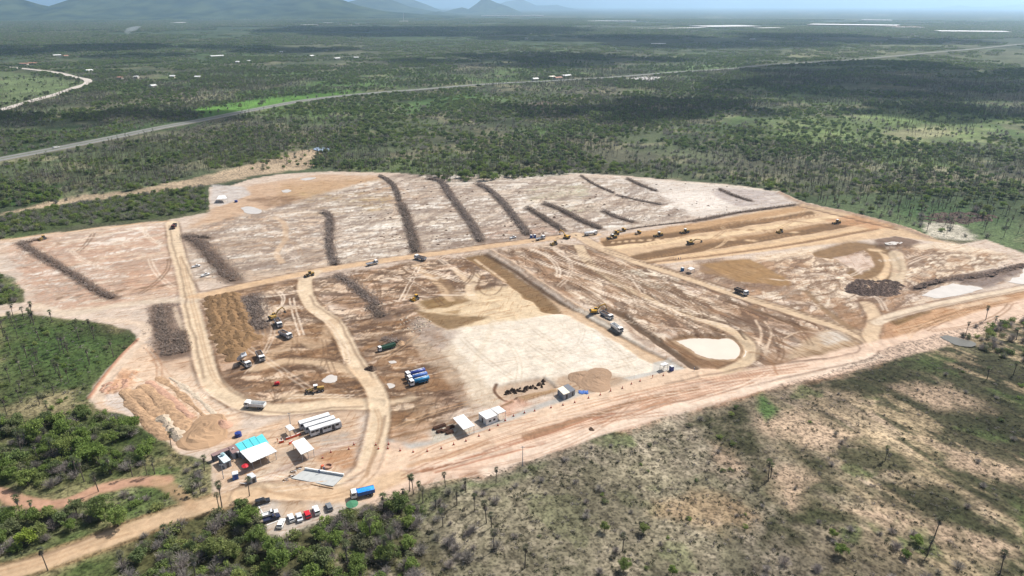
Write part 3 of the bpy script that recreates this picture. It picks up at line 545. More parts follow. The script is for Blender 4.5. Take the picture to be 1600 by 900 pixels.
MATS = {}
def mat(name, col, rough=.7, metal=0.0, amp=.18, sc=1.5, spec=.3, bump=0.0):
    if name in MATS: return MATS[name]
    m = bpy.data.materials.new(name); m.use_nodes = True; n = m.node_tree; b = n.nodes['Principled BSDF']
    b.inputs['Roughness'].default_value = rough; b.inputs['Metallic'].default_value = metal; b.inputs['Specular IOR Level'].default_value = spec
    tc = n.nodes.new('ShaderNodeTexCoord'); nz = n.nodes.new('ShaderNodeTexNoise'); nz.inputs['Scale'].default_value = sc; nz.inputs['Detail'].default_value = 4
    n.links.new(tc.outputs['Object'], nz.inputs['Vector'])
    mr = n.nodes.new('ShaderNodeMapRange'); mr.inputs[1].default_value = .3; mr.inputs[2].default_value = .7; mr.inputs[3].default_value = 1 - amp; mr.inputs[4].default_value = 1 + amp
    n.links.new(nz.outputs['Fac'], mr.inputs[0])
    mx = n.nodes.new('ShaderNodeMix'); mx.data_type = 'RGBA'; mx.blend_type = 'MULTIPLY'; mx.inputs[0].default_value = 1
    mx.inputs[6].default_value = (*col, 1); n.links.new(mr.outputs[0], mx.inputs[7]); n.links.new(mx.outputs[2], b.inputs['Base Color'])
    if bump:
        bp = n.nodes.new('ShaderNodeBump'); bp.inputs['Strength'].default_value = 1; bp.inputs['Distance'].default_value = bump
        n.links.new(nz.outputs['Fac'], bp.inputs['Height']); n.links.new(bp.outputs[0], b.inputs['Normal'])
    MATS[name] = m; return m
def leafmat(name, cols, amp=.35, sc=.5, trans=.3):
    m = bpy.data.materials.new(name); m.use_nodes = True; n = m.node_tree; n.nodes.clear()
    out = n.nodes.new('ShaderNodeOutputMaterial'); oi = n.nodes.new('ShaderNodeObjectInfo'); rp = n.nodes.new('ShaderNodeValToRGB')
    el = rp.color_ramp.elements
    while len(el) < len(cols): el.new(0.5)
    for i, c in enumerate(cols): el[i].position = i / max(1, len(cols) - 1); el[i].color = (*c, 1)
    n.links.new(oi.outputs['Random'], rp.inputs[0])
    tc = n.nodes.new('ShaderNodeTexCoord'); nz = n.nodes.new('ShaderNodeTexNoise'); nz.inputs['Scale'].default_value = sc; nz.inputs['Detail'].default_value = 3
    n.links.new(tc.outputs['Object'], nz.inputs['Vector'])
    mr = n.nodes.new('ShaderNodeMapRange'); mr.inputs[1].default_value = .3; mr.inputs[2].default_value = .7; mr.inputs[3].default_value = 1 - amp; mr.inputs[4].default_value = 1 + amp
    n.links.new(nz.outputs['Fac'], mr.inputs[0])
    mx = n.nodes.new('ShaderNodeMix'); mx.data_type = 'RGBA'; mx.blend_type = 'MULTIPLY'; mx.inputs[0].default_value = 1
    n.links.new(rp.outputs[0], mx.inputs[6]); n.links.new(mr.outputs[0], mx.inputs[7])
    df = n.nodes.new('ShaderNodeBsdfDiffuse'); tr = n.nodes.new('ShaderNodeBsdfTranslucent'); ms = n.nodes.new('ShaderNodeMixShader'); ms.inputs[0].default_value = trans
    for q in (df, tr): n.links.new(mx.outputs[2], q.inputs['Color'])
    n.links.new(df.outputs[0], ms.inputs[1]); n.links.new(tr.outputs[0], ms.inputs[2]); n.links.new(ms.outputs[0], out.inputs[0])
    MATS[name] = m; return m

# ------------------------------------------------------------------ ground sheet
def ground_mat():
    m = bpy.data.materials.new('ground_soil'); m.use_nodes = True; n = m.node_tree; b = n.nodes['Principled BSDF']
    b.inputs['Roughness'].default_value = .95; b.inputs['Specular IOR Level'].default_value = .12
    at = n.nodes.new('ShaderNodeAttribute'); at.attribute_name = 'soil'; fa = n.nodes.new('ShaderNodeAttribute'); fa.attribute_name = 'rut_a'; fb = n.nodes.new('ShaderNodeAttribute'); fb.attribute_name = 'rut_b'; vg = n.nodes.new('ShaderNodeAttribute'); vg.attribute_name = 'veg'
    geo = n.nodes.new('ShaderNodeNewGeometry')
    def noise(sc, det, lo, hi, a, bb):
        z = n.nodes.new('ShaderNodeTexNoise'); z.inputs['Scale'].default_value = sc; z.inputs['Detail'].default_value = det; n.links.new(geo.outputs['Position'], z.inputs['Vector'])
        r = n.nodes.new('ShaderNodeMapRange'); r.inputs[1].default_value = lo; r.inputs[2].default_value = hi; r.inputs[3].default_value = a; r.inputs[4].default_value = bb
        n.links.new(z.outputs['Fac'], r.inputs[0]); return r.outputs[0]
    def mul(a, c, fac=None):
        x = n.nodes.new('ShaderNodeMix'); x.data_type = 'RGBA'; x.blend_type = 'MULTIPLY'; x.inputs[0].default_value = 1
        n.links.new(a, x.inputs[6]); n.links.new(c, x.inputs[7])
        if fac is not None: n.links.new(fac, x.inputs[0])
        return x.outputs[2]
    c = mul(at.outputs['Color'], noise(.5, 7, .3, .7, .88, 1.12))
    c = mul(c, noise(.16, 5, .3, .7, .86, 1.13))
    c = mul(c, noise(.45, 8, .46, .62, 1.14, .62), vg.outputs['Fac'])
    c = mul(c, noise(.03, 7, .35, .65, 1.2, .75), vg.outputs['Fac'])
    inv = n.nodes.new('ShaderNodeMath'); inv.operation = 'SUBTRACT'; inv.inputs[0].default_value = 1; n.links.new(vg.outputs['Fac'], inv.inputs[1])
    def streak(ang, sx, sy, lo, hi, val, tint=None):
        mp = n.nodes.new('ShaderNodeMapping'); mp.inputs['Rotation'].default_value = (0, 0, -ang); mp2 = n.nodes.new('ShaderNodeMapping'); mp2.inputs['Scale'].default_value = (sx, sy, 1)
        n.links.new(geo.outputs['Position'], mp.inputs[0]); n.links.new(mp.outputs[0], mp2.inputs[0]); z = n.nodes.new('ShaderNodeTexNoise'); z.inputs['Scale'].default_value = 1; z.inputs['Detail'].default_value = 7; z.inputs['Roughness'].default_value = .62; z.inputs['Distortion'].default_value = .4
        n.links.new(mp2.outputs[0], z.inputs['Vector']); r = n.nodes.new('ShaderNodeMapRange'); r.inputs[1].default_value = lo; r.inputs[2].default_value = hi; r.inputs[3].default_value = 1; r.inputs[4].default_value = val; n.links.new(z.outputs['Fac'], r.inputs[0])
        if tint is None: return r.outputs[0]
        r.inputs[3].default_value = 0; r.inputs[4].default_value = 1; t = n.nodes.new('ShaderNodeMix'); t.data_type = 'RGBA'; t.inputs[6].default_value = (1, 1, 1, 1); t.inputs[7].default_value = (*tint, 1); n.links.new(r.outputs[0], t.inputs[0]); return t.outputs[2]
    def prod(a_, b_):
        q = n.nodes.new('ShaderNodeMath'); q.operation = 'MULTIPLY'; n.links.new(a_, q.inputs[0]); n.links.new(b_, q.inputs[1]); return q.outputs[0]
    pa = prod(inv.outputs[0], fa.outputs['Fac']); pb = prod(inv.outputs[0], fb.outputs['Fac'])
    c = mul(c, streak(ax_road, .07, .6, .53, .63, 1, (.75, .65, .56)), pa); c = mul(c, streak(ax_road + .9, .14, 1.2, .56, .64, 1, (.78, .69, .61)), pa); c = mul(c, streak(ax_road - .2, .05, .35, .54, .66, 1.22), pa)
    c = mul(c, streak(_bx, .05, .55, .53, .62, 1, (.70, .61, .52)), pb); c = mul(c, streak(_bx + .35, .10, .9, .55, .64, 1, (.70, .61, .52)), pb); c = mul(c, streak(CX, .05, .35, .54, .64, 1.25), pb)
    c = mul(c, noise(1.0, 6, .48, .62, 1.15, .5), vg.outputs['Fac']); c = mul(c, noise(.008, 8, .38, .62, 1.22, .75), vg.outputs['Fac']); c = mul(c, streak(bx_, .06, .4, .5, .62, .72), vg.outputs['Fac'])
    n.links.new(c, b.inputs['Base Color'])
    bp = n.nodes.new('ShaderNodeBump'); bp.inputs['Strength'].default_value = .6; bp.inputs['Distance'].default_value = .22
    n.links.new(noise(.8, 6, 0, 1, 0, 1), bp.inputs['Height']); n.links.new(bp.outputs[0], b.inputs['Normal'])
    return m
GM = ground_mat()
def grid_obj(name, X, Y, Z, C, V, nr, nc, m):
    me = bpy.data.meshes.new(name); nv = nr * nc
    co = np.stack([X, Y, Z], 1).astype(np.float32)
    ii, jj = np.meshgrid(np.arange(nr - 1), np.arange(nc - 1), indexing='ij'); a = (ii * nc + jj).ravel()
    q = np.stack([a, a + 1, a + nc + 1, a + nc], 1).astype(np.int32)
    me.vertices.add(nv); me.vertices.foreach_set('co', co.ravel()); me.loops.add(q.size); me.loops.foreach_set('vertex_index', q.ravel())
    me.polygons.add(len(q)); me.polygons.foreach_set('loop_start', np.arange(0, q.size, 4, dtype=np.int32)); me.polygons.foreach_set('loop_total', np.full(len(q), 4, dtype=np.int32))
    me.update(calc_edges=True); me.polygons.foreach_set('use_smooth', np.ones(len(q), bool))
    if C is not None:
        at = me.attributes.new('soil', 'FLOAT_COLOR', 'POINT'); at.data.foreach_set('color', np.concatenate([C, np.ones((nv, 1))], 1).astype(np.float32).ravel())
        av = me.attributes.new('veg', 'FLOAT', 'POINT'); av.data.foreach_set('value', V.astype(np.float32))
        for nm_, vv_ in (('rut_a', getattr(terrain, 'S', (0, 0))[0]), ('rut_b', getattr(terrain, 'S', (0, 0))[1])):
            if hasattr(vv_, '__len__') and len(vv_) == nv: q_ = me.attributes.new(nm_, 'FLOAT', 'POINT'); q_.data.foreach_set('value', vv_.astype(np.float32))
    me.materials.append(m); o = bpy.data.objects.new(name, me); COL.objects.link(o); return o
NC = 1230; els = np.arange(R(50), R(.9), -0.00132); els = np.concatenate([els, R(np.array([.8, .7, .6, .5, .42, .34, .27, .2, .14]))] if False else [els, np.radians([.8, .7, .6, .5, .42, .34, .27, .2, .14])])
azs = np.radians(np.linspace(-51, 51, NC)); rr = CAM_H / np.tan(els); NR = len(rr)
AZ, RR = np.meshgrid(azs, rr); GX = (RR * np.sin(AZ)).ravel(); GY = (RR * np.cos(AZ)).ravel()
C, H, V = terrain(GX, GY)
H = H + 0.10 * (fbm(GX, GY, 3, 3, 51) - .5) * (GY < 900) + (1.0 * (fbm(GX, GY, 45, 3, 52) - .5)) * V * (RR.ravel() < 3000)
g = grid_obj('ground', GX, GY, H, np.clip(C, 0.005, .8), V, NR, NC, GM)
tagp(g, 'graded tan and cream earth of the cleared site with the scrubland around it', kind='structure')
# the same ground carried on to the sides, behind and below the viewpoint
az2 = np.radians(np.linspace(51, 309, 90)); r2 = np.concatenate([[0.5, 60], np.geomspace(rr[0], 60000, 46)])
A2, R2 = np.meshgrid(az2, r2); X2 = (R2 * np.sin(A2)).ravel(); Y2 = (R2 * np.cos(A2)).ravel(); C2 = np.zeros((len(X2), 3)); base_color(X2, Y2, C2)
tagp(grid_obj('ground', X2, Y2, np.full(len(X2), -.1), C2, np.ones(len(X2)), len(r2), 90, GM), 'scrubland beside and behind the cleared site', kind='structure')
A3, R3 = np.meshgrid(np.radians(np.linspace(-51, 51, 40)), np.linspace(.5, rr[0], 12)); X3 = (R3 * np.sin(A3)).ravel(); Y3 = (R3 * np.cos(A3)).ravel(); C3 = np.zeros((len(X3), 3)); base_color(X3, Y3, C3)
tagp(grid_obj('ground', X3, Y3, np.full(len(X3), -.1), C3, np.ones(len(X3)), 12, 40, GM), 'scrubland directly in front of the viewpoint', kind='structure')

# ------------------------------------------------------------------ mountains and hills
def mountain_mat():
    m = bpy.data.materials.new('mountain_forest'); m.use_nodes = True; n = m.node_tree; b = n.nodes['Principled BSDF']; b.inputs['Roughness'].default_value = 1; b.inputs['Specular IOR Level'].default_value = 0
    geo = n.nodes.new('ShaderNodeNewGeometry'); z = n.nodes.new('ShaderNodeTexNoise'); z.inputs['Scale'].default_value = .004; z.inputs['Detail'].default_value = 8
    rp = n.nodes.new('ShaderNodeValToRGB'); rp.color_ramp.elements[0].position = .35; rp.color_ramp.elements[0].color = (*A(38, 54, 40), 1); rp.color_ramp.elements[1].position = .65; rp.color_ramp.elements[1].color = (*A(92, 104, 70), 1)
    n.links.new(geo.outputs['Position'], z.inputs['Vector']); n.links.new(z.outputs['Fac'], rp.inputs[0]); n.links.new(rp.outputs[0], b.inputs['Base Color']); return m
MM = mountain_mat()
def mountain(label, Y0, prof, dep, seed, nx=150, ny=50, name='mountain'):
    pts = []
    for px, py in prof:
        u = (px - 800) / FPX; v = (450 - py) / FPX; dy = cos(PITCH) + v * sin(PITCH); dz = -sin(PITCH) + v * cos(PITCH); t = Y0 / dy
        pts.append((u * t, max(0, CAM_H + dz * t)))
    pts = np.array(pts); xs = np.linspace(pts[0, 0], pts[-1, 0], nx); ys = np.linspace(Y0 - dep, Y0 + dep, ny)
    YY, XX = np.meshgrid(ys, xs, indexing='ij'); x = XX.ravel(); y = YY.ravel(); t = (y - Y0) / dep
    hx = np.interp(x, pts[:, 0], pts[:, 1])
    rid = np.abs(fbm(x, y, dep * .5, 5, seed) - .5) * 2; sp = np.abs(fbm(x, y * .25, dep * .32, 4, seed + 3) - .5) * 2
    sh = np.clip(1 - np.abs(t), 0, 1) ** 1.25; f = sh * (1 - (1 - sh) * (.9 * rid + 1.1 * sp)) ; z = hx * np.clip(f, 0, 1) - 2
    o = grid_obj(name, x, y, z, None, None, ny, nx, MM); return tagp(o, label, kind='structure')
mountain('long forested ridge filling the top left, its crest above the frame', 10500, [(60, 30), (85, 8), (110, -2), (150, -9), (230, -13), (330, -15), (420, -13), (500, -6), (535, -1), (560, 8), (600, 17), (660, 22), (730, 27)], 2200, 3, 220, 60)
mountain('forested slope at the far left edge falling to a saddle', 9800, [(-300, -14), (-60, -18), (0, -13), (30, -3), (60, 6), (80, 10), (110, 18), (150, 27)], 1700, 9)
mountain('low pale green foothill before the long ridge', 9000, [(400, 27), (440, 20), (480, 17), (530, 19), (580, 26)], 700, 12, 90, 40, 'hill')
mountain('blue peak right of the long ridge', 15500, [(500, 20), (545, 2), (580, -7), (610, -2), (640, 10), (680, 18), (720, 22)], 2600, 15)
mountain('paler rounded mountain behind the blue peak', 21000, [(560, 10), (600, -2), (635, -5), (665, 6), (690, 17), (720, 20)], 3200, 21)
mountain('isolated pointed mountain with a shoulder on its left', 17000, [(690, 20), (708, 14), (722, 11), (732, 14), (742, 7), (752, -1), (762, -3), (775, 3), (795, 10), (815, 19)], 1800, 27, 140, 50)
mountain('small dark hill left of the pointed mountain', 13500, [(655, 24), (676, 19), (686, 17), (700, 20), (730, 26)], 900, 33, 80, 30, 'hill')
mountain('very pale distant range right of the pointed mountain', 30000, [(760, 14), (790, 2), (815, -2), (838, 8), (856, 8), (870, 7), (885, 11), (905, 15)], 3000, 39)
mountain('faint low hills on the right horizon', 38000, [(1440, 14), (1480, 11), (1500, 8), (1515, 10), (1560, 10), (1600, 6), (1660, 9), (1760, 14)], 3000, 45, 100, 30, 'hill')

# ------------------------------------------------------------------ sheets: highway, far road, water
def ribbon(name, label, pts, wd, m, z, cat=None, kind='structure', off=0.0, parent=None, z0=None):
    p = spline(np.array(pts, float), 10); d = np.gradient(p, axis=0); d /= np.linalg.norm(d, axis=1)[:, None]; nr = np.stack([-d[:, 1], d[:, 0]], 1)
    L = p + nr * (off - wd / 2); Rr = p + nr * (off + wd / 2); n = len(p)
    if z0 is None: z0 = z - .9
    Vv = [(*a, z) for a in L] + [(*a, z) for a in Rr] + [(*a, z0) for a in L] + [(*a, z0) for a in Rr]; F = []
    for i in range(n - 1):
        F += [(i + 1, i, n + i, n + i + 1), (i, i + 1, 2 * n + i + 1, 2 * n + i), (n + i + 1, n + i, 3 * n + i, 3 * n + i + 1)]
    o = meshobj(name, Vv, F, m, parent); return tagp(o, label, cat, None, kind)
HWP = [(-120, 274), (0, 250), (85, 234), (130, 225), (190, 213), (250, 200.5), (325, 186.5), (400, 171.5), (480, 157), (560, 148), (650, 141), (760, 132), (860, 127), (960, 121), (1060, 113), (1140, 108), (1200, 102), (1330, 94), (1450, 83), (1520, 77), (1600, 69), (1700, 62)]
HW = PP(HWP)
ribbon('highway', 'two lane highway running diagonally behind the site', HW, 20, mat('verge_concrete', A(172, 168, 152), .9, amp=.1, sc=.05), 1.0, z0=-1)
ribbon('highway', 'grey asphalt carriageway of the highway', HW, 6.8, mat('asphalt', A(140, 140, 138), .85, amp=.1, sc=.05), 1.02, off=5.5, z0=.9)
ribbon('highway', 'grey asphalt carriageway of the highway, second lane pair', HW, 6.8, MATS['asphalt'], 1.02, off=-5.5, z0=.9)
ribbon('highway_median', 'dark grass median between the carriageways', HW, 3.2, mat('median_grass', A(104, 112, 78), .95, amp=.2, sc=.1), 1.02, z0=.9)
FRP = [(-60, 98), (0, 104), (50, 109), (90, 114), (118, 121), (136, 125), (136, 131), (118, 137), (90, 147), (60, 155), (0, 172), (-80, 186)]
FR = PP(FRP); ribbon('road', 'pale far road bending back on itself at the upper left', FR, 15, mat('pale_gravel', A(216, 206, 194), .95, amp=.1, sc=.03), .8, z0=-1)
def sheet(name, label, pts, m, z, smooth=True):
    p = PP(pts)
    if smooth: p = spline(np.vstack([p, p[:1]]), 16)[:-1]
    n1 = vn(p[:, 0] / 3.5, p[:, 1] / 3.5, 3) + .6 * vn(p[:, 0] / 1.1, p[:, 1] / 1.1, 4) - .8; c = p.mean(0); p = p + (p - c) / np.linalg.norm(p - c, axis=1)[:, None] * n1[:, None] * 1.3
    bm = bmesh.new(); vs = [bm.verts.new((a[0], a[1], z)) for a in p]; f = bm.faces.new(vs)
    if f.normal.z < 0: f.normal_flip()
    bmesh.ops.triangulate(bm, faces=[f]); me = bpy.data.meshes.new(name); bm.to_mesh(me); bm.free(); me.materials.append(m)
    o = bpy.data.objects.new(name, me); COL.objects.link(o); return tagp(o, label, kind='structure')
MILK = mat('milky_water', (.54, .465, .385), .3, amp=.05, sc=.08, spec=.25); SILT = mat('silty_water', A(222, 214, 204), .3, amp=.08, sc=.2); DARKW = mat('dark_water', A(92, 92, 84), .35, amp=.1, spec=.3)
sheet('pool_water', 'milky cream pool of water inside the haul road loop', [(1055, 530), (1085, 526), (1112, 527), (1140, 527), (1158, 536), (1166, 548), (1162, 556), (1140, 559), (1110, 557), (1092, 552), (1078, 542)], MILK, -.93)
sheet('pool_water', 'pale grey sheet of water at the right edge below the dark bank', [(1440, 462), (1470, 448), (1520, 438), (1545, 446), (1520, 456), (1470, 466)], SILT, .12)
sheet('pool_water', 'whitish pool at the right edge above the dark bank', [(1560, 432), (1600, 420), (1640, 418), (1650, 436), (1600, 444), (1575, 440)], SILT, .14)
sheet('pool_water', 'small white puddle in the dark spoil at the top of the curved cut', [(1381, 382), (1396, 380), (1410, 381), (1402, 385), (1386, 385)], SILT, 1.15)
sheet('pool_water', 'blue water pond at the edge of the trees behind the site', [(488, 234), (498, 231), (514, 233), (512, 238), (498, 237)], mat('blue_water', A(170, 190, 215), .1, amp=.05), .9)
sheet('pool_water', 'white flooded flat beside the highway', [(980, 124), (1000, 121), (1030, 121), (1024, 125), (1010, 127)], SILT, 1.1)
sheet('pool_water', 'dark pond in the scrub right of the haul road', [(1468, 527), (1482, 526), (1505, 532), (1522, 536), (1520, 542), (1500, 542), (1484, 537)], DARKW, .5)
sheet('pool_water', 'small light puddle left of the bare meadow', [(376, 325), (390, 323), (408, 328), (405, 334), (385, 333)], SILT, .12)
sheet('pool_water', 'thin pale puddle at the far edge of the bare meadow', [(468, 280), (480, 278), (494, 278), (485, 281), (475, 282)], SILT, .12)
sheet('pool_water', 'little round puddle in the bare meadow', [(440, 298), (448, 296), (454, 298), (450, 301), (443, 301)], SILT, .12)
sheet('pool_water', 'whitish puddle below the curvy haul road', [(505, 595), (515, 587), (526, 589), (524, 597), (512, 598)], SILT, .1)
sheet('pool_water', 'small white puddle left of the blue tank trucks', [(601, 602), (608, 599), (615, 602), (612, 605), (604, 606)], SILT, .1)
sheet('pool_water', 'thin puddle left of the pale platform below the green truck', [(606, 565), (614, 563), (620, 566), (612, 568)], SILT, .1)

# ------------------------------------------------------------------ vegetation
LG = leafmat('leaf_bright', [(.23, .30, .09), (.17, .23, .07), (.20, .28, .075), (.27, .30, .11), (.15, .20, .075)], trans=.45)
LD = leafmat('leaf_dull', [(.16, .21, .08), (.22, .22, .14), (.14, .18, .08), (.19, .25, .09), (.18, .185, .11)], trans=.4)
TW = leafmat('bare_twigs', [(.27, .235, .215), (.20, .18, .165), (.32, .29, .265), (.18, .17, .145)], trans=.25)
PL = leafmat('palm_leaf', [(.12, .15, .08), (.15, .18, .09), (.11, .12, .08), (.16, .16, .11)], trans=.45)
PD = leafmat('palm_dead_leaf', [(.17, .145, .12), (.26, .235, .205), (.13, .11, .095)], trans=.2)
BK = mat('bark', (.11, .09, .075), .95, amp=.3, sc=3)
YG = leafmat('leaf_yellow_green', [(.26, .32, .06), (.22, .30, .06)])
def rings(path, rad, n=6):
    V = []; F = []
    for (p, r) in zip(path, rad):
        for i in range(n): a = 2 * PI * i / n; V.append((p[0] + r * cos(a), p[1] + r * sin(a), p[2]))
    for k in range(len(path) - 1):
        for i in range(n): j = (i + 1) % n; F.append((k * n + i, k * n + j, (k + 1) * n + j, (k + 1) * n + i))
    F.append(tuple((len(path) - 1) * n + i for i in range(n))); return V, F
def quadcloud(P0, sz, r, up=.3):
    V = []; F = []
    for p in P0:
        nrm = np.array([r.gauss(0, 1), r.gauss(0, 1), r.gauss(0, 1) + up]); nrm /= np.linalg.norm(nrm) + 1e-6
        t = np.cross(nrm, [r.gauss(0, 1), r.gauss(0, 1), r.gauss(0, 1)]); t /= np.linalg.norm(t) + 1e-6; b = np.cross(nrm, t); s = sz * r.uniform(.6, 1.3); k = len(V)
        V += [p + t * s, p + b * s * .6, p - t * s, p - b * s * .6]; F.append((k, k + 1, k + 2, k + 3))
    return V, F
def crown_pts(Rr, Hc, zc, nc, nl, r, spread=.3):
    pts = []
    for c in range(nc):
        while True:
            q = np.array([r.uniform(-1, 1), r.uniform(-1, 1), r.uniform(-.8, 1)])
            if .25 < np.linalg.norm(q) < 1: break
        lob = 1 + .25 * sin(3 * atan2(q[1], q[0]) + nc); cen = np.array([q[0] * Rr * lob, q[1] * Rr * lob, zc + q[2] * Hc])
        for l in range(nl):
            e = np.array([r.gauss(0, 1), r.gauss(0, 1), r.gauss(0, .7)]); e = e / np.linalg.norm(e) * Rr * spread * r.uniform(.5, 1.05); pts.append(cen + e)
    return pts
def tree_mesh(seed, Rr=3.2, Ht=6.0, nc=44, nl=36, ls=.27, low=False):
    r = random.Random(seed); lean = (r.gauss(0, .3), r.gauss(0, .3)); tv, tf = rings([(0, 0, -.4), (lean[0] * .3, lean[1] * .3, Ht * .3), (lean[0], lean[1], Ht * .75)], [.22, .17, .07], 5)
    for k in range(0 if low else 6):
        a = 2 * PI * k / 6 + r.uniform(-.4, .4); z0 = Ht * r.uniform(.22, .4); e = Rr * r.uniform(.5, .85)
        v, f = rings([(0, 0, z0), (e * .5 * cos(a), e * .5 * sin(a), z0 + Ht * .2), (e * cos(a), e * sin(a), Ht * r.uniform(.55, .8))], [.11, .07, .03], 4); n = len(tv); tv += v; tf += [tuple(i + n for i in q) for q in f]
    cv, cf = quadcloud(crown_pts(Rr * .78, Ht * .30, Ht * .62, nc, nl, r), ls, r); return tv, tf, cv, cf
def shrub_mesh(seed, Rr=2.0, Ht=2.2, nc=18, nl=26, ls=.21):
    r = random.Random(seed); return quadcloud(crown_pts(Rr * .75, Ht * .42, Ht * .5, nc, nl, r, .4), ls, r)
def bare_mesh(seed, Rr=2.2, Ht=3.2, n=110, wd=.05):
    r = random.Random(seed); V = []; F = []
    for k in range(n):
        a = r.uniform(0, 2 * PI); e = Rr * r.random() ** .6; b0 = np.array([e * .25 * cos(a), e * .25 * sin(a), 0.0 + Ht * .25 * r.random()]); tip = np.array([e * cos(a), e * sin(a), Ht * (1 - .45 * (e / Rr) ** 2) * r.uniform(.55, 1.05)])
        mid = (b0 + tip) / 2 + np.array([r.gauss(0, .15), r.gauss(0, .15), .1]) * Rr * .5; t = np.array([-sin(a), cos(a), 0]) * wd; i = len(V)
        V += [b0 - t, b0 + t, mid - t * .8, mid + t * .8, tip]; F += [(i, i + 1, i + 3, i + 2), (i + 2, i + 3, i + 4)]
        for s in range(3):
            q = mid + (tip - mid) * r.random(); d = np.array([r.gauss(0, .35), r.gauss(0, .35), r.uniform(.1, .6)]) * Rr * .35; i = len(V); V += [q - t * .6, q + t * .6, q + d]; F.append((i, i + 1, i + 2))
    return V, F
def palm_mesh(seed, Ht=8.5, Rc=2.0, nleaf=17, skirt=12, blades=5):
    r = random.Random(seed); l = (r.gauss(0, .25), r.gauss(0, .25)); n1 = 6
    tv, tf = rings([(0, 0, -.4), (0, 0, .4), (l[0] * .4, l[1] * .4, Ht * .5), (l[0], l[1], Ht)], [.30, .22, .18, .16], n1)
    def leaf(V, F, a, el, L, w=.09, drop=0):
        d = np.array([cos(a) * cos(el), sin(a) * cos(el), sin(el)]); c = np.array([l[0], l[1], Ht]); c = c + np.array([0, 0, r.uniform(-.35, .25) - drop]); q = c + d * L * .22; s = np.array([-sin(a), cos(a), 0]); up = np.cross(d, s) * -1; i = len(V)
        V += [c - s * .03, c + s * .03, q]; F.append((i, i + 1, i + 2))
        for b in range(blades):
            t = (b / (blades - 1) - .5) * 2.1; bd = d * cos(t) + s * sin(t); tip = q + bd * L * .78 * r.uniform(.7, 1.05) + np.array([0, 0, -.12 * L]); sd = np.cross(bd, up) * w; i = len(V)
            V += [q, q + bd * L * .3 + sd, tip, q + bd * L * .3 - sd]; F.append((i, i + 1, i + 2, i + 3))
    cv, cf, dv, df = [], [], [], []
    for k in range(nleaf): leaf(cv, cf, r.uniform(0, 2 * PI), r.uniform(-.35, 1.35), Rc * r.uniform(.85, 1.1))
    for k in range(skirt): leaf(dv, df, r.uniform(0, 2 * PI), r.uniform(-1.5, -.9), Rc * r.uniform(.6, .95), .13, r.uniform(0, 1.3))
    return tv, tf, cv, cf, dv, df
def M_(name, V, F, m):
    me = bpy.data.meshes.new(name); me.from_pydata([tuple(map(float, v)) for v in V], [], F); me.materials.append(m); return me
def join_(parts):                        # several (V, F, material) -> one mesh
    V = []; F = []; mi = []; ms = []
    for v, f, m in parts:
        if m not in ms: ms.append(m)
        n = len(V); V += [tuple(map(float, p)) for p in v]; F += [tuple(i + n for i in q) for q in f]; mi += [ms.index(m)] * len(f)
    me = bpy.data.meshes.new('plant'); me.from_pydata(V, [], F)
    for m in ms: me.materials.append(m)
    me.polygons.foreach_set('material_index', mi); return me
NEARTREE = []; 
for s in range(5):
    tv, tf, cv, cf = tree_mesh(s, Rr=[3.2, 3.6, 2.9, 3.9, 3.3][s], Ht=[5.6, 6.4, 5.0, 6.0, 5.2][s]); NEARTREE.append((M_('trunk', tv, tf, BK), M_('crown', cv, cf, LG), M_('crown', cv, cf, LD), M_('crown', cv, cf, YG)))
NEARPALM = []
for s in range(5):
    tv, tf, cv, cf, dv, df = palm_mesh(20 + s, Ht=[8.5, 9.8, 7.2, 8.8, 6.4][s], skirt=[6, 16, 3, 10, 8][s]); NEARPALM.append((M_('trunk', tv, tf, BK), M_('crown', cv, cf, PL), M_('dead_fronds', dv, df, PD)))
SHRUBS = [M_('shrub', *shrub_mesh(40 + s), [LG, LD, LG, LD][s]) for s in range(4)]
BARES = [M_('bare_shrub', *bare_mesh(50 + s), TW) for s in range(4)]
LGF = leafmat('far_leaf_bright', [(.21, .28, .10), (.16, .22, .09), (.25, .30, .11)], trans=.5); LDF = leafmat('far_leaf_dull', [(.15, .21, .09), (.20, .22, .13), (.13, .18, .08), (.18, .25, .10)], trans=.5)
PLF = leafmat('far_palm_leaf', [(.15, .20, .11), (.19, .22, .13), (.13, .16, .10)], trans=.5); TWF = leafmat('far_twigs', [(.24, .23, .20), (.30, .28, .25), (.20, .21, .17)], trans=.4)
# low versions for the masses
def hidden_col(name, meshes):
    c = bpy.data.collections.new(name)
    for i, me in enumerate(meshes):
        o = bpy.data.objects.new('%s_%02d' % (name, i), me); c.objects.link(o)
    return c
lowtree = []
for s in range(6):
    tv, tf, cv, cf = tree_mesh(60 + s, Rr=3.0, Ht=4.8, nc=22, nl=10, ls=.62, low=True); lowtree.append(join_([(tv, tf, BK), (cv, cf, [LGF, LDF, LGF, LDF, LDF, LGF][s])]))
lowpalm = []
for s in range(4):
    tv, tf, cv, cf, dv, df = palm_mesh(80 + s, Ht=[8.5, 7.2, 9.5, 6.5][s], nleaf=12, skirt=[4, 10, 2, 7][s], blades=3, Rc=1.6); lowpalm.append(join_([(tv, tf, BK), (cv, cf, PLF), (dv, df, PD)]))
lowbare = [join_([(*bare_mesh(90 + s, n=45, wd=.09), TWF), (*shrub_mesh(95 + s, 1.9, 2.0, 6, 6, .35), [LDF, TWF, LDF][s])]) for s in range(3)]
def patch(seed, R0=22, nt=26):
    r = random.Random(seed); parts = []
    for k in range(nt):
        x, y = r.uniform(-R0, R0), r.uniform(-R0, R0); h = r.uniform(3, 6.5); rad = r.uniform(2.2, 4.5)
        pts = [np.array([x, y, 0]) + q for q in crown_pts(rad * .8, h * .33, h * .6, 8, 4, r, .45)]; v, f = quadcloud(pts, 1.3, r); parts.append((v, f, r.choice([LDF, LDF, LGF, TWF])))
    return join_(parts)
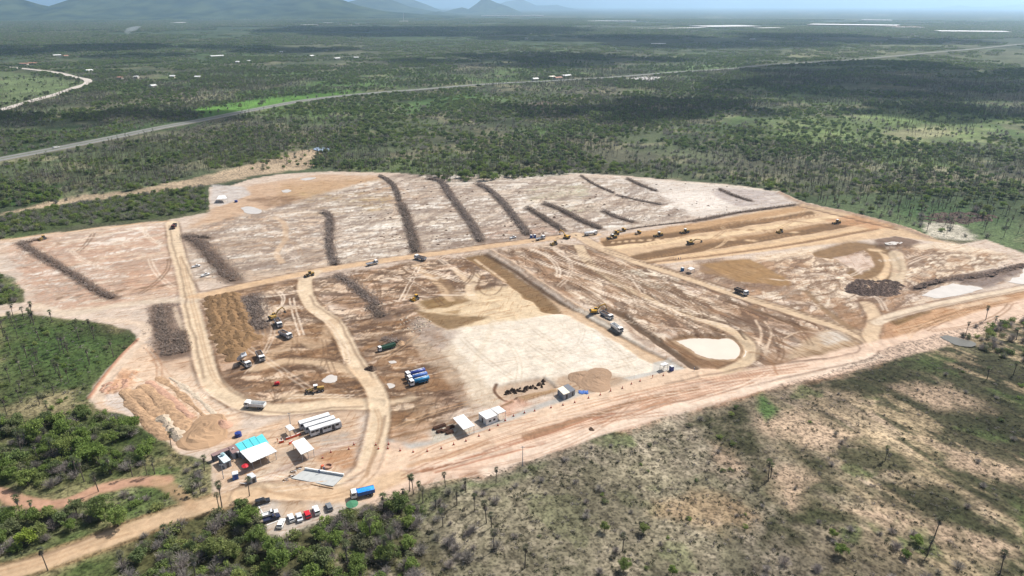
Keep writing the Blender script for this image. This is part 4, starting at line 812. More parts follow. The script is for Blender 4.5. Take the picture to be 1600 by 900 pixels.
patches = [patch(200 + s) for s in range(4)]
C_TREE = hidden_col('tree_forms', lowtree); C_PALM = hidden_col('palm_forms', lowpalm); C_BARE = hidden_col('scrub_forms', lowbare); C_PATCH = hidden_col('wood_forms', patches)
DTF = leafmat('dark_tuft', [(.07, .08, .045), (.10, .10, .07)])
tuft = [M_('tussock', *quadcloud([np.array([random.Random(s * 9 + k).gauss(0, .3), random.Random(s * 7 + k + 1).gauss(0, .3), .2 + .25 * random.Random(k * 3 + s).random()]) for k in range(16)], .22, random.Random(s)), [DTF, TW, DTF][s]) for s in range(3)]
C_TUFT = hidden_col('tussock_forms', tuft)
def scatter(name, label, cat, XY, scl, coll, nvar, seed=0, z=None, group=None):
    n = len(XY); r = np.random.default_rng(seed); me = bpy.data.meshes.new(name)
    z = np.zeros(n) if z is None else z
    me.vertices.add(n); me.vertices.foreach_set('co', np.column_stack([XY, z]).astype(np.float32).ravel())
    for nm, ty, val in (('scl', 'FLOAT', scl), ('rot', 'FLOAT', r.uniform(0, 2 * PI, n)), ('idx', 'INT', r.integers(0, nvar, n))):
        a = me.attributes.new(nm, ty, 'POINT'); a.data.foreach_set('value', np.asarray(val, dtype=np.int32 if ty == 'INT' else np.float32))
    o = bpy.data.objects.new(name, me); COL.objects.link(o); tagp(o, label, cat, group, 'stuff')
    ng = bpy.data.node_groups.new(name, 'GeometryNodeTree'); ng.interface.new_socket('Geometry', in_out='INPUT', socket_type='NodeSocketGeometry'); ng.interface.new_socket('Geometry', in_out='OUTPUT', socket_type='NodeSocketGeometry')
    gi = ng.nodes.new('NodeGroupInput'); go = ng.nodes.new('NodeGroupOutput'); ci = ng.nodes.new('GeometryNodeCollectionInfo'); ci.inputs['Collection'].default_value = coll; ci.inputs['Separate Children'].default_value = True; ci.inputs['Reset Children'].default_value = True
    ip = ng.nodes.new('GeometryNodeInstanceOnPoints'); ip.inputs['Pick Instance'].default_value = True
    def attr(nm, t):
        a = ng.nodes.new('GeometryNodeInputNamedAttribute'); a.data_type = t; a.inputs['Name'].default_value = nm; return [s for s in a.outputs if s.enabled][0]
    cx = ng.nodes.new('ShaderNodeCombineXYZ'); ng.links.new(attr('rot', 'FLOAT'), cx.inputs[2]); sx = ng.nodes.new('ShaderNodeCombineXYZ'); s_ = attr('scl', 'FLOAT')
    for i in range(3): ng.links.new(s_, sx.inputs[i])
    ng.links.new(gi.outputs[0], ip.inputs['Points']); ng.links.new(ci.outputs[0], ip.inputs['Instance']); ng.links.new(attr('idx', 'INT'), ip.inputs['Instance Index'])
    e2r = ng.nodes.new('FunctionNodeEulerToRotation'); ng.links.new(cx.outputs[0], e2r.inputs[0]); ng.links.new(e2r.outputs[0], ip.inputs['Rotation']); ng.links.new(sx.outputs[0], ip.inputs['Scale']); ng.links.new(ip.outputs[0], go.inputs[0])
    md = o.modifiers.new('scatter', 'NODES'); md.node_group = ng; return o

ROADS = [(np.array(PP([(395, 772), (335, 786), (285, 800), (240, 815), (200, 830), (100, 866), (0, 898), (-60, 915)])), 5.5), (spline(PP([(-40, 765), (0, 770), (40, 785), (100, 785), (150, 765), (200, 755), (258, 752)])), 5), (HW, 24), (FR, 14)]
def allowed(x, y):
    ok = sdist(x, y, SITEW) < -2.0
    for p, d in ROADS: ok &= dline(x, y, p) > d
    return ok
def in_zone(x, y, z): return inside(x, y, PP(z))
def fill(zone, dens, seed, nz=None):      # dens: plants per square metre
    z = PP(zone); lo, hi = z.min(0), z.max(0); r = np.random.default_rng(seed); n = int((hi[0] - lo[0]) * (hi[1] - lo[1]) * dens)
    x = r.uniform(lo[0], hi[0], n); y = r.uniform(lo[1], hi[1], n); m = inside(x, y, z)
    if nz: m &= fbm(x, y, nz[0], 4, nz[2]) > nz[1] + r.uniform(-.06, .06, n)
    x, y = x[m], y[m]; m = allowed(x, y); return np.stack([x[m], y[m]], 1)
T, PA, B, SH = [], [], [], []            # trees, palms, bare shrubs, leafy shrubs : (xy, label phrase)
def put(lst, xy, s=(.8, 1.2), seed=1, ph=''):
    r = np.random.default_rng(seed); lst.append((xy, r.uniform(s[0], s[1], len(xy)), ph))
ZL = [(0, 655), (60, 665), (130, 645), (165, 650), (215, 668), (250, 700), (210, 735), (165, 748), (120, 768), (60, 765), (0, 745), (-60, 740), (-60, 660)]
put(T, fill(ZL, .017, 1), (.65, 1.2), 1, 'in the wood left of the spoil rows'); put(B, fill(ZL, .022, 2), (.8, 1.6), 2, 'in the wood left of the spoil rows'); put(PA, fill(ZL, .0018, 3), (.8, 1.1), 3, 'in the wood left of the spoil rows'); put(SH, fill(ZL, .035, 4), (.8, 1.5), 4, 'in the wood left of the spoil rows')
ZB = [(205, 838), (250, 822), (300, 800), (385, 782), (398, 812), (425, 846), (450, 842), (520, 814), (565, 792), (605, 782), (650, 775), (665, 800), (640, 850), (655, 900), (640, 960), (150, 960), (190, 900)]
put(T, fill(ZB, .017, 5), (.6, 1.15), 5, 'in the wood below the parked cars'); put(B, fill(ZB, .035, 6), (.8, 1.6), 6, 'in the wood below the parked cars'); put(PA, fill(ZB, .002, 7), (.8, 1.1), 7, 'in the wood below the parked cars'); put(SH, fill(ZB, .045, 8), (.8, 1.5), 8, 'in the wood below the parked cars')
ZC = [(-40, 800), (60, 792), (125, 802), (112, 830), (60, 850), (0, 872), (-60, 890)]
put(T, fill(ZC, .018, 9), (.7, 1.0), 9, 'in the bottom left corner above the dirt road'); put(B, fill(ZC, .04, 10), (.8, 1.4), 10, 'in the bottom left corner above the dirt road'); put(SH, fill(ZC, .04, 11), (.8, 1.4), 11, 'in the bottom left corner above the dirt road')
ZCC = [(120, 765), (200, 762), (255, 770), (285, 790), (180, 815), (130, 820)]
put(B, fill(ZCC, .03, 12), (.6, 1.2), 12, 'between the red track and the dirt road'); put(SH, fill(ZCC, .02, 13), (.7, 1.2), 13, 'between the red track and the dirt road')
ZD = [(200, 740), (255, 700), (325, 720), (335, 780), (280, 790), (250, 750)]
put(B, fill(ZD, .012, 14), (.5, 1.0), 14, 'beside the camp'); put(SH, fill(ZD, .01, 15), (.6, 1.0), 15, 'beside the camp')
ZE = [(-60, 485), (0, 480), (90, 500), (150, 508), (210, 525), (188, 562), (150, 612), (140, 645), (0, 655), (-60, 655)]
put(PA, fill(ZE, .016, 16, (30, .38, 3)), (.62, .95), 16, 'in the green field left of the site'); put(SH, fill(ZE, .02, 17, (20, .45, 6)), (.4, 1.0), 17, 'in the green field left of the site')
put(SH, fill([(-20, 430), (20, 430), (40, 445), (38, 480), (0, 484), (-30, 480)], .035, 18), (.9, 1.4), 18, 'in the thicket at the left edge'); put(B, fill([(-20, 430), (20, 430), (40, 445), (38, 480), (0, 484), (-30, 480)], .03, 19), (.9, 1.4), 19, 'in the thicket at the left edge')
ZF = [(0, 340), (90, 324), (170, 312), (250, 300), (320, 292), (329, 326), (250, 340), (120, 352), (40, 362), (0, 374), (-80, 380), (-80, 345)]
put(B, fill(ZF, .03, 20), (.9, 1.5), 20, 'in the hedge like strip behind the left plots'); put(SH, fill(ZF, .03, 21), (.9, 1.6), 21, 'in the hedge like strip behind the left plots'); put(T, fill(ZF, .0035, 22), (.6, .9), 22, 'in the hedge like strip behind the left plots')
put(SH, fill([(0, 282), (60, 288), (100, 300), (90, 314), (0, 322)], .03, 51), (.9, 1.7), 51, 'in the bushes above the sandy strip'); put(SH, fill([(320, 252), (440, 236), (455, 246), (400, 256), (330, 266)], .03, 52), (.9, 1.7), 52, 'in the bushes above the sandy strip'); put(SH, fill([(110, 292), (240, 276), (300, 270), (220, 288), (120, 302)], .012, 53), (.8, 1.5), 53, 'in the bushes above the sandy strip')
ZR = [(1490, 520), (1600, 492), (1700, 470), (1700, 560), (1600, 565), (1550, 562), (1530, 545), (1500, 530)]
put(B, fill(ZR, .03, 23), (.8, 1.4), 23, 'in the thicket at the right edge below the haul road'); put(SH, fill(ZR, .02, 24), (.8, 1.4), 24, 'in the thicket at the right edge below the haul road')
ZS = [(640, 790), (760, 742), (900, 705), (1040, 670), (1120, 645), (1200, 800), (1260, 960), (620, 960)]
put(B, fill(ZS, .009, 25, (16, .45, 8)), (.35, .9), 25, 'in the dry scrub below the haul road'); put(SH, fill(ZS, .006, 26, (16, .5, 9)), (.3, .8), 26, 'in the dry scrub below the haul road')
ZS2 = [(1120, 645), (1400, 565), (1600, 560), (1750, 560), (1800, 960), (1250, 960)]
put(B, fill(ZS2, .003, 27, (16, .5, 18)), (.3, .8), 27, 'on the tan savanna at the lower right'); put(SH, fill(ZS2, .002, 28, (16, .5, 19)), (.3, .8), 28, 'on the tan savanna at the lower right')
put(B, fill([(1170, 870), (1300, 830), (1420, 830), (1500, 870), (1500, 960), (1150, 960)], .02, 29, (12, .45, 4)), (.6, 1.2), 29, 'on the tan savanna at the lower right')
put(B, fill([(655, 790), (720, 765), (790, 780), (790, 850), (700, 900), (650, 900)], .02, 30, (12, .4, 4)), (.7, 1.4), 30, 'in the dry scrub below the haul road')
# single plants read off the photograph
def pts(l): return np.array([P(a, b) for a, b in l])
EXP = [(33, 807), (49, 800), (174, 740), (207, 744), (242, 741), (230, 742), (301, 772), (314, 771), (347, 793), (342, 793), (154, 768), (192, 888), (646, 772), (655, 782), (661, 785), (696, 762), (681, 795), (692, 822), (775, 757), (714, 790), (760, 818),
       (768, 824), (772, 861), (820, 889), (973, 860), (1200, 752), (1204, 746), (1383, 720), (1458, 845), (1449, 868), (1562, 898), (1542, 593), (1583, 587), (1509, 522), (1553, 510), (1540, 500), (1588, 530), (390, 775), (75, 892), (260, 846),
       (741, 800), (728, 770), (640, 768), (632, 790), (600, 800), (305, 860), (440, 880), (120, 742), (60, 720), (40, 690), (268, 700), (320, 735)]
put(PA, pts(EXP), (.62, .92), 31, 'standing alone')
put(T, pts([(158, 812), (185, 822), (985, 832)][:2]), (.95, 1.1), 32, 'between the red track and the dirt road')
SPECIAL = [((158, 806), 1.15, 3, 1, 'large bright green tree above the bend of the dirt road'), ((45, 852), .95, 1, 3, 'yellow green tree in the bottom left corner'), ((1006, 832), .62, 2, 1, 'solitary green tree in the dry scrub at the lower centre'),
           ((944, 830), .55, 0, 1, 'dark green tree left of the solitary green tree'), ((3, 850), .8, 0, 1, 'bright green tree cut by the left edge'), ((1312, 868), .7, 1, 1, 'rounded green tree near the bottom right'), ((1432, 850), .62, 4, 1, 'upper green tree of the bottom right pair'),
           ((1415, 872), .55, 2, 1, 'lower green tree of the bottom right pair'), ((975, 890), .6, 3, 1, 'green tree at the bottom edge centre'), ((1050, 898), .5, 0, 1, 'small green tree at the bottom edge right of centre'), ((1300, 840), .5, 0, 1, 'small green bush tree above the rounded one'),
           ((212, 668), .8, 0, 1, 'bright tree nearest the white spoil row'), ((155, 720), 1.1, 1, 1, 'broad green tree at the edge of the left wood')]
# beyond the site: individually placed plants out to 2.7 km
def sector(n, r0, r1, seed, amax=41):
    r = np.random.default_rng(seed); rad = np.sqrt(r.uniform(r0 * r0, r1 * r1, n)); az = np.radians(r.uniform(-amax, amax, n)); return rad * np.sin(az), rad * np.cos(az)
FBX = [(-300, 345), (0, 325), (90, 318), (200, 300), (330, 270), (480, 262), (700, 290), (1000, 300), (1250, 330), (1450, 385), (1620, 405), (1900, 470), (1900, 30), (-300, 30)]
FB = PP(FBX)
def far(n, r0, r1, seed, nzs, thr, soft=.035):
    x, y = sector(n, r0, r1, seed); r = np.random.default_rng(seed + 5); m = fbm(x, y, nzs[0], 4, nzs[1]) + r.normal(0, soft, n) > thr
    m &= inside(x, y, FB); x, y = x[m], y[m]; m = allowed(x, y); x, y = x[m], y[m]
    px, py = PX(x, y)
    bare = inside(x, y, PP([(0, 338), (90, 322), (200, 306), (330, 290), (480, 262), (500, 236), (460, 232), (330, 268), (200, 300), (90, 312), (0, 332)])) & (r.random(len(x)) < .85)
    bare |= inside(x, y, PP([(1180, 305), (1400, 305), (1600, 315), (1600, 400), (1450, 375), (1300, 330)])) & (r.random(len(x)) < .75)
    bare |= inside(x, y, PP([(300, 172), (400, 156), (500, 147), (540, 145), (480, 156), (400, 170), (320, 184)])) & (r.random(len(x)) < .92)
    bare |= inside(x, y, PP([(1190, 215), (1200, 185), (1330, 180), (1480, 172), (1560, 190), (1540, 225), (1300, 230)])) & (r.random(len(x)) < .6)
    bare |= inside(x, y, PP([(560, 130), (760, 100), (1100, 90), (1120, 105), (900, 118), (640, 142), (540, 150)])) & (r.random(len(x)) < .45)
    bare |= inside(x, y, PP([(0, 112), (90, 122), (128, 128), (100, 140), (0, 165)])) & (r.random(len(x)) < .9)
    return np.stack([x[~bare], y[~bare]], 1)
put(T, far(52000, 560, 2400, 41, (70, 3), .49), (.6, 1.3), 41, 'in the forest behind the site')
put(PA, far(48000, 560, 1900, 42, (140, 6), .49), (.65, 1.0), 42, 'in the palm forest behind the site')
put(B, far(30000, 560, 2000, 43, (60, 9), .50), (.8, 1.6), 43, 'in the scrub behind the site')
put(SH, far(14000, 560, 1300, 44, (60, 12), .5), (.8, 1.5), 44, 'in the scrub behind the site')
put(PA, fill([(1180, 300), (1290, 305), (1400, 300), (1600, 310), (1700, 420), (1600, 396), (1540, 372), (1450, 370), (1330, 330), (1250, 312)], .004, 45), (.55, .9), 45, 'on the green flat right of the graded strips')
put(PA, fill([(380, 235), (540, 255), (700, 262), (700, 285), (620, 268), (520, 262), (430, 262)], .003, 46), (.6, .9), 46, 'along the far edge of the site')
def zh(x, y):
    C_, H_, V_ = terrain(x, y, False); D_ = np.hypot(x, y); return H_ + (1.0 * (fbm(x, y, 45, 3, 52) - .5)) * V_ * (D_ < 3000) - .05
def species(lst, nind, maker, sname, slabel, scat, coll, nv, rmin=0):
    XY = np.concatenate([a for a, b, c in lst]); SC = np.concatenate([b for a, b, c in lst]); PH = sum([[c] * len(a) for a, b, c in lst], [])
    px, py = PX(XY[:, 0], XY[:, 1]); D = np.hypot(XY[:, 0], XY[:, 1]); vis = (px > -5) & (px < 1605) & (py < 925)
    z = zh(XY[:, 0], XY[:, 1]); key = np.where(vis, D, 1e9); order = np.argsort(key)[:nind]; sel = np.zeros(len(XY), bool); sel[order] = True
    for i in order: maker(XY[i], z[i], float(SC[i]), PH[i], int(i))
    r = ~sel; scatter(sname, slabel, scat, XY[r], SC[r], coll, nv, 3, z[r]); print(sname, len(XY))
LMK = [((565, 770), 'the blue covered truck'), ((551, 790), 'the green shade net'), ((480, 806), 'the red car'), ((425, 808), 'the pickups'), ((400, 790), 'the parking corner'), ((330, 790), 'the dirt road'), ((250, 815), 'the dirt road bend'), ((158, 806), 'the large bright tree'), ((45, 852), 'the yellow green tree'),
       ((60, 785), 'the red track'), ((150, 760), 'the red track bend'), ((240, 750), 'the end of the red track'), ((330, 715), 'the camp containers'), ((280, 700), 'the brown mound'), ((215, 665), 'the white spoil row'), ((150, 640), 'the boundary corner'), ((20, 700), 'the left edge'), ((100, 690), 'the middle of the wood'),
       ((817, 728), 'the thin pole'), ((700, 760), 'the main haul road'), ((1006, 832), 'the solitary tree'), ((924, 671), 'the root ball'), ((1200, 750), 'the lone savanna palm'), ((1430, 850), 'the bottom right trees'), ((1495, 535), 'the dark pond'), ((210, 530), 'the field corner'), ((100, 500), 'the top of the field'), ((60, 560), 'the field centre'), ((140, 600), 'the boundary track'),
       ((640, 860), 'the wood edge'), ((440, 870), 'the bottom edge'), ((300, 870), 'the bottom left wood'), ((100, 335), 'the left end'), ((210, 315), 'the middle'), ((310, 305), 'the upper left pad'), ((500, 235), 'the blue pond'), ((700, 280), 'the thick brush row'), ((905, 270), 'the thin brush line'), ((1215, 298), 'the site corner'), ((1500, 340), 'the burnt stacks')]
def near(xy, ph, head):
    px, py = PX(xy[0], xy[1]); d, nm = min((hypot(px - a, (py - b) * 1.6), t) for (a, b), t in LMK); l = head + ' ' + ph
    return l + ' near ' + nm if d < 120 and len((l + ' near ' + nm).split()) <= 16 else l
def mk_tree(xy, z, s, ph, i, var=None, mi=None, label=None, own=False):
    v = i % 5 if var is None else var; c = (1 if (i * 7) % 10 < 7 else 2) if mi is None else mi; t = NEARTREE[v]
    o = thing('tree', label or near(xy, ph, ('small ' if s < .8 else 'large ' if s > 1.05 else '') + ('bright' if c == 1 else 'dull') + ' green tree'), 'tree', (xy[0], xy[1], z), (i * 2.4) % 6.28, None if own else 'trees ' + ph); o.scale = (s, s, s * (.9 + .2 * ((i * 13) % 10) / 10))
    for me, nm in ((t[0], 'trunk'), (t[c], 'crown')): k = bpy.data.objects.new(nm, me); COL.objects.link(k); k.parent = o
def mk_palm(xy, z, s, ph, i):
    t = NEARPALM[i % 5]; o = thing('palm_tree', near(xy, ph, ('tall' if s * [8.5, 9.8, 7.2, 8.8, 6.4][i % 5] > 7.6 else 'short') + (' shaggy' if i % 5 in (1, 3) else ' slim') + ' fan palm'), 'palm', (xy[0], xy[1], z), (i * 2.4) % 6.28, 'palms ' + ph); o.scale = (s, s, s)
    for me, nm in ((t[0], 'trunk'), (t[1], 'crown'), (t[2], 'dead_fronds')): k = bpy.data.objects.new(nm, me); COL.objects.link(k); k.parent = o
def mk_bare(xy, z, s, ph, i):
    o = bpy.data.objects.new('bare_shrub', BARES[i % 4]); COL.objects.link(o); o.location = (xy[0], xy[1], z); o.rotation_euler = (0, 0, i * 2.4 % 6.28); o.scale = (s, s, s * .8); tagp(o, near(xy, ph, ('wide ' if s > 1.2 else '') + 'grey leafless shrub'), 'shrub', 'leafless shrubs ' + ph)
def mk_shrub(xy, z, s, ph, i):
    o = bpy.data.objects.new('leafy_shrub', SHRUBS[i % 4]); COL.objects.link(o); o.location = (xy[0], xy[1], z); o.rotation_euler = (0, 0, i * 2.4 % 6.28); o.scale = (s, s, s * .9); tagp(o, near(xy, ph, ('wide ' if s > 1.15 else '') + ('bright' if i % 2 == 0 else 'dull') + ' green shrub'), 'bush', 'leafy shrubs ' + ph)
C_SH = hidden_col('bush_forms', SHRUBS)
species(T, 300, mk_tree, 'distant_trees', 'mass of green trees of the plain behind the site', 'forest', C_TREE, 6)
species(PA, 300, mk_palm, 'distant_palms', 'mass of dark fan palms covering the plain behind the site', 'palm forest', C_PALM, 4)
species(B, 300, mk_bare, 'distant_scrub', 'mass of grey leafless scrub on the plain', 'scrub', C_BARE, 3)
species(SH, 300, mk_shrub, 'distant_bushes', 'mass of low green bushes on the plain', 'bushes', C_SH, 4)
for (q, s, v, mi, lb) in SPECIAL:
    x, y = P(*q); mk_tree((x, y), gz(x, y), s, '', 3 + v, v, mi, lb, True)
x, y = sector(30000, 2150, 9000, 71); r_ = np.random.default_rng(72); m = (fbm(x, y, 500, 4, 17) + r_.normal(0, .07, len(x)) > .47) & (dline(x, y, HW) > 45) & (dline(x, y, FR) > 40); XYp = np.stack([x[m], y[m]], 1)
scatter('far_woodland', 'dark woodland patches of the far plain', 'woodland', XYp, np.clip(np.hypot(x[m], y[m]) / 3500, .8, 1.6), C_PATCH, 4, 5)
tx = np.concatenate([fill(ZS, .30, 81, (6, .42, 3)), fill(ZS2, .2, 82, (7, .47, 5)), fill(ZE, .18, 83, (7, .45, 6)), fill(ZD, .2, 84), fill(ZCC, .2, 85)])
scatter('dry_tussocks', 'small dark grass tussocks dotted over the dry scrubland', 'grass', tx, np.random.default_rng(2).uniform(.3, 1.15, len(tx)), C_TUFT, 3, 6, zh(tx[:, 0], tx[:, 1]) + .03); print('tussocks', len(tx), 'patch', len(XYp))
# ------------------------------------------------------------------ paints
WH = mat('white_paint', (.72, .72, .70), .45, amp=.06, sc=1); WR = mat('white_roof_sheet', (.64, .64, .62), .5, amp=.2, sc=.4); GL = mat('dark_glass', (.02, .024, .03), .08, spec=.6, amp=.1)
BL = mat('black_rubber', (.022, .02, .02), .85); DG = mat('dark_grey_metal', (.06, .06, .065), .6); GR = mat('grey_metal', (.28, .29, .31), .5); BT = mat('turquoise_roof', (.10, .50, .55), .45, amp=.08)
BLU = mat('blue_paint', (.04, .11, .33), .5, amp=.25); BLD = mat('deep_blue_paint', (.025, .05, .22), .35); BLT = mat('teal_blue_paint', (.03, .19, .36), .35); TARPB = mat('blue_tarpaulin', (.02, .27, .72), .5, amp=.25, sc=2)
RED = mat('red_paint', (.48, .02, .03), .4); YE = mat('machine_yellow', (.50, .28, .03), .5, amp=.25); YD = mat('dusty_yellow', (.34, .22, .06), .7, amp=.3); ORA = mat('orange_plastic', (.62, .09, .03), .5); GN = mat('green_paint', (.03, .12, .07), .5); GNT = mat('green_shade_net', (.05, .17, .09), .85)
CB = mat('car_black', (.02, .022, .025), .25, spec=.5); CG = mat('car_grey', (.16, .17, .18), .3); CN = mat('car_navy', (.025, .03, .06), .3); CS = mat('car_silver', (.5, .52, .54), .3)
CONC = mat('concrete', A(206, 208, 204), .8, amp=.08, sc=.6); BRR = mat('brown_dusty_roof', A(158, 130, 126), .7, amp=.12); GRW = mat('container_grey', (.30, .32, .35), .6, amp=.1); GRD = mat('container_slate', (.13, .14, .16), .6, amp=.1); CRM = mat('cream_roof', (.62, .57, .45), .6)
SOIL = mat('spoil_soil', A(190, 156, 122), .95, amp=.3, sc=.6, bump=.5); SOILP = mat('pale_spoil', A(214, 196, 172), .95, amp=.2, sc=.7, bump=.4); SOILO = mat('orange_brown_mulch', A(152, 120, 84), .95, amp=.22, sc=.35, bump=.2); SOILR = mat('pinkish_spoil', A(206, 164, 138), .95, amp=.2, sc=.5, bump=.4)
SOILD = mat('dark_topsoil', A(104, 86, 72), .95, amp=.4, sc=.8, bump=.6); LOGM = mat('cut_wood', A(92, 62, 46), .9, amp=.4, sc=2); PLK = mat('sawn_timber', A(176, 140, 104), .8, amp=.2); MUL = mat('dark_mulch', A(118, 98, 86), .95, amp=.45, sc=.8, bump=.6)
WBR2 = mat('root_brown', A(140, 112, 90), .95, amp=.4); SKIN = mat('skin', (.22, .12, .08), .6); SHIRT = mat('orange_workwear', (.55, .14, .04), .8); SHIRTB = mat('blue_workwear', (.05, .08, .2), .8)
WRAP = mat('brush_mound', A(116, 98, 84), .95, amp=.4, sc=.7, bump=.5)
TWD = leafmat('cut_brush', [(.17, .135, .11), (.22, .18, .155)], trans=0.2, amp=.4, sc=.3)

def mid(a, b): return ((a[0] + b[0]) / 2, (a[1] + b[1]) / 2)
def at(fn, name, label, cat, rear, front, group=None, z=None, **k):
    r_, f_ = P(*rear), P(*front); x, y = mid(r_, f_); t = thing(name, label, cat, (x, y, gz(x, y) + .02 if z is None else z), atan2(f_[1] - r_[1], f_[0] - r_[0]), group); fn(t, **k); return t
def place(src, rear, front, label, group=None, z=None):
    r_, f_ = P(*rear), P(*front); x, y = mid(r_, f_); return dup(src, (x, y, gz(x, y) + .02 if z is None else z), atan2(f_[1] - r_[1], f_[0] - r_[0]), label, group)
def wheel(t, x, y, r, wd=.3, hub=GR):
    w_ = MB().cyl((x, y, r), r, wd, 'y', 12).build('wheel', BL, t); MB().cyl((x, y + (wd / 2 if y > 0 else -wd / 2), r), r * .5, .06, 'y', 8).build('hub', hub, w_)
def wheels(t, xs, y, r, wd=.3):
    for x in xs:
        for s in (-1, 1): wheel(t, x, s * y, r, wd)
def cab(t, x0, x1, m, h=2.9, wd=2.4):
    MB().prism([(x0, .8), (x1, .8), (x1, 1.9), (x1 - .3, h), (x0, h)], -wd / 2, wd / 2).build('cab', m, t)
    MB().prism([(x1 + .02, 1.85), (x1 + .03, 1.9), (x1 - .24, h - .12), (x1 - .3, h - .12)], -wd / 2 + .12, wd / 2 - .12).build('windscreen', GL, t)
    for s in (-1, 1):
        MB().box((x0 + x1) / 2 + .05, s * (wd / 2 + .01), 2.2, (x1 - x0) * .6, .04, .7).build('side_window', GL, t); MB().box(x1 - .1, s * (wd / 2 + .22), 2.1, .1, .18, .6).build('mirror', BL, t)
        MB().box(x1 + .02, s * (wd / 2 - .35), 1.05, .06, .35, .18).build('headlight', WR, t)
    MB().box(x1 + .05, 0, .75, .2, wd, .4).build('bumper', DG, t); MB().box(x1 + .02, 0, 1.4, .05, wd * .6, .45).build('grille', DG, t)
def tipper(t, cm=WH, bm=GR, load=None, tarp=None, raised=0.0, L=8.4):
    h = L / 2; cab(t, h - 1.9, h, cm); MB().box(-.2, 0, .85, L - .8, .9, .28).build('chassis', DG, t); wheels(t, [h - 1.2, -h + 1.1, -h + 2.4], 1.02, .52)
    b0, b1 = -h, h - 2.1; M = Matrix.Translation((b0 + .3, 0, 1.15)) @ Matrix.Rotation(-R(raised), 4, 'Y') @ Matrix.Translation((-b0 - .3, 0, -1.15))
    m = MB().box((b0 + b1) / 2, 0, 1.2, b1 - b0, 2.45, .12, M=M)
    for s in (-1, 1):
        m.box((b0 + b1) / 2, s * 1.22, 1.85, b1 - b0, .1, 1.3, M=M)
        for k in range(5): m.box(b0 + .4 + k * (b1 - b0 - .8) / 4, s * 1.31, 1.8, .14, .1, 1.3, M=M)
    m.box(b1 - .05, 0, 1.95, .12, 2.4, 1.5, M=M).box(b0 + .05, 0, 1.8, .1, 2.4, 1.2, M=M).box(b1 + .3, 0, 2.72, .9, 2.3, .08, M=M); m.build('tipping_body', bm, t)
    if load or tarp:
        v, f = [], []; nx, ny = 8, 5
        for i in range(nx + 1):
            for j in range(ny + 1):
                a, b = i / nx, j / ny; v.append((b0 + .1 + a * (b1 - b0 - .2), -1.2 + 2.4 * b, 1.9 + (.55 + .12 * sin(i * 2.3 + j)) * sin(PI * b) * (.5 + .5 * sin(PI * a)) + (.45 if tarp else 0)))
        for i in range(nx):
            for j in range(ny): k = i * (ny + 1) + j; f.append((k, k + ny + 1, k + ny + 2, k + 1))
        meshobj('tarpaulin' if tarp else 'load', v, f, tarp or load, t, True)
def tanker(t, cm=WH, bm=BLD, L=9.0):
    h = L / 2; cab(t, h - 1.9, h, cm); MB().box(-.2, 0, .85, L - .8, .9, .28).build('chassis', DG, t); wheels(t, [h - 1.2, -h + 1.1, -h + 2.4], 1.02, .52)
    c = (-h + h - 2.2) / 2; n = 14; prof = [(1.15 * cos(2 * PI * i / n), 2.05 + .88 * sin(2 * PI * i / n)) for i in range(n)]; V = []
    for x, s in ((-h, .82), (-h + .15, 1), (h - 2.35, 1), (h - 2.2, .82)): V += [(x, p * s, 2.05 + (q - 2.05) * s) for p, q in prof]
    F = [tuple(range(n)), tuple(range(4 * n - 1, 3 * n - 1, -1))] + [(k * n + (i + 1) % n, k * n + i, (k + 1) * n + i, (k + 1) * n + (i + 1) % n) for k in range(3) for i in range(n)]
    meshobj('tank', V, F, bm, t, True)
    for x in (-h + 1, -.9, h - 3.2): MB().cyl((x, 0, 2.98), .28, .16, 'z', 10).build('hatch', GR, t)
    MB().box(c, 0, 2.96, L - 3, .5, .05).build('walkway', CS, t)
    for s in (-1, 1): MB().box(c - .4, s * 1.0, 1.2, L - 4.5, .3, .35).build('side_locker', bm, t)
def flatbed(t, bm=GR, L=7.6):
    h = L / 2; cab(t, h - 1.8, h, WH, 2.7, 2.3); MB().box(-.2, 0, .85, L - .8, .9, .28).build('chassis', DG, t); wheels(t, [h - 1.1, -h + 1.5], 1.0, .48)
    m = MB().box(-1, 0, 1.2, L - 2.1, 2.4, .14); m.box(h - 2.1, 0, 1.7, .1, 2.4, 1.0)
    for s in (-1, 1): m.box(-1, s * 1.18, 1.45, L - 2.1, .06, .45)
    m.build('flat_deck', bm, t)
def trailer_truck(t):
    L = 12.; h = 6.; cab(t, h - 2, h, WH, 3.1); MB().box(-.2, 0, .9, L - .8, .9, .3).build('chassis', DG, t); wheels(t, [h - 1.2, h - 3.2, -h + 1, -h + 2.2, -h + 3.4], 1.02, .5)
    m = MB().box(-1.2, 0, 1.3, L - 2.6, 2.5, .14)
    for s in (-1, 1):
        m.box(-1.2, s * 1.22, 2.15, L - 2.6, .08, 1.6)
        for k in range(8): m.box(-h + .3 + k * 1.25, s * 1.3, 2.15, .12, .1, 1.6)
    m.box(h - 2.5, 0, 2.15, .1, 2.4, 1.6).box(-h + .12, 0, 2.15, .1, 2.4, 1.6); m.build('trailer_body', GN, t)
    MB().box(-1.2, 0, 2.6, L - 2.9, 2.3, .1).build('load', mat('dark_green_cargo', (.015, .045, .03), .8, amp=.3), t)
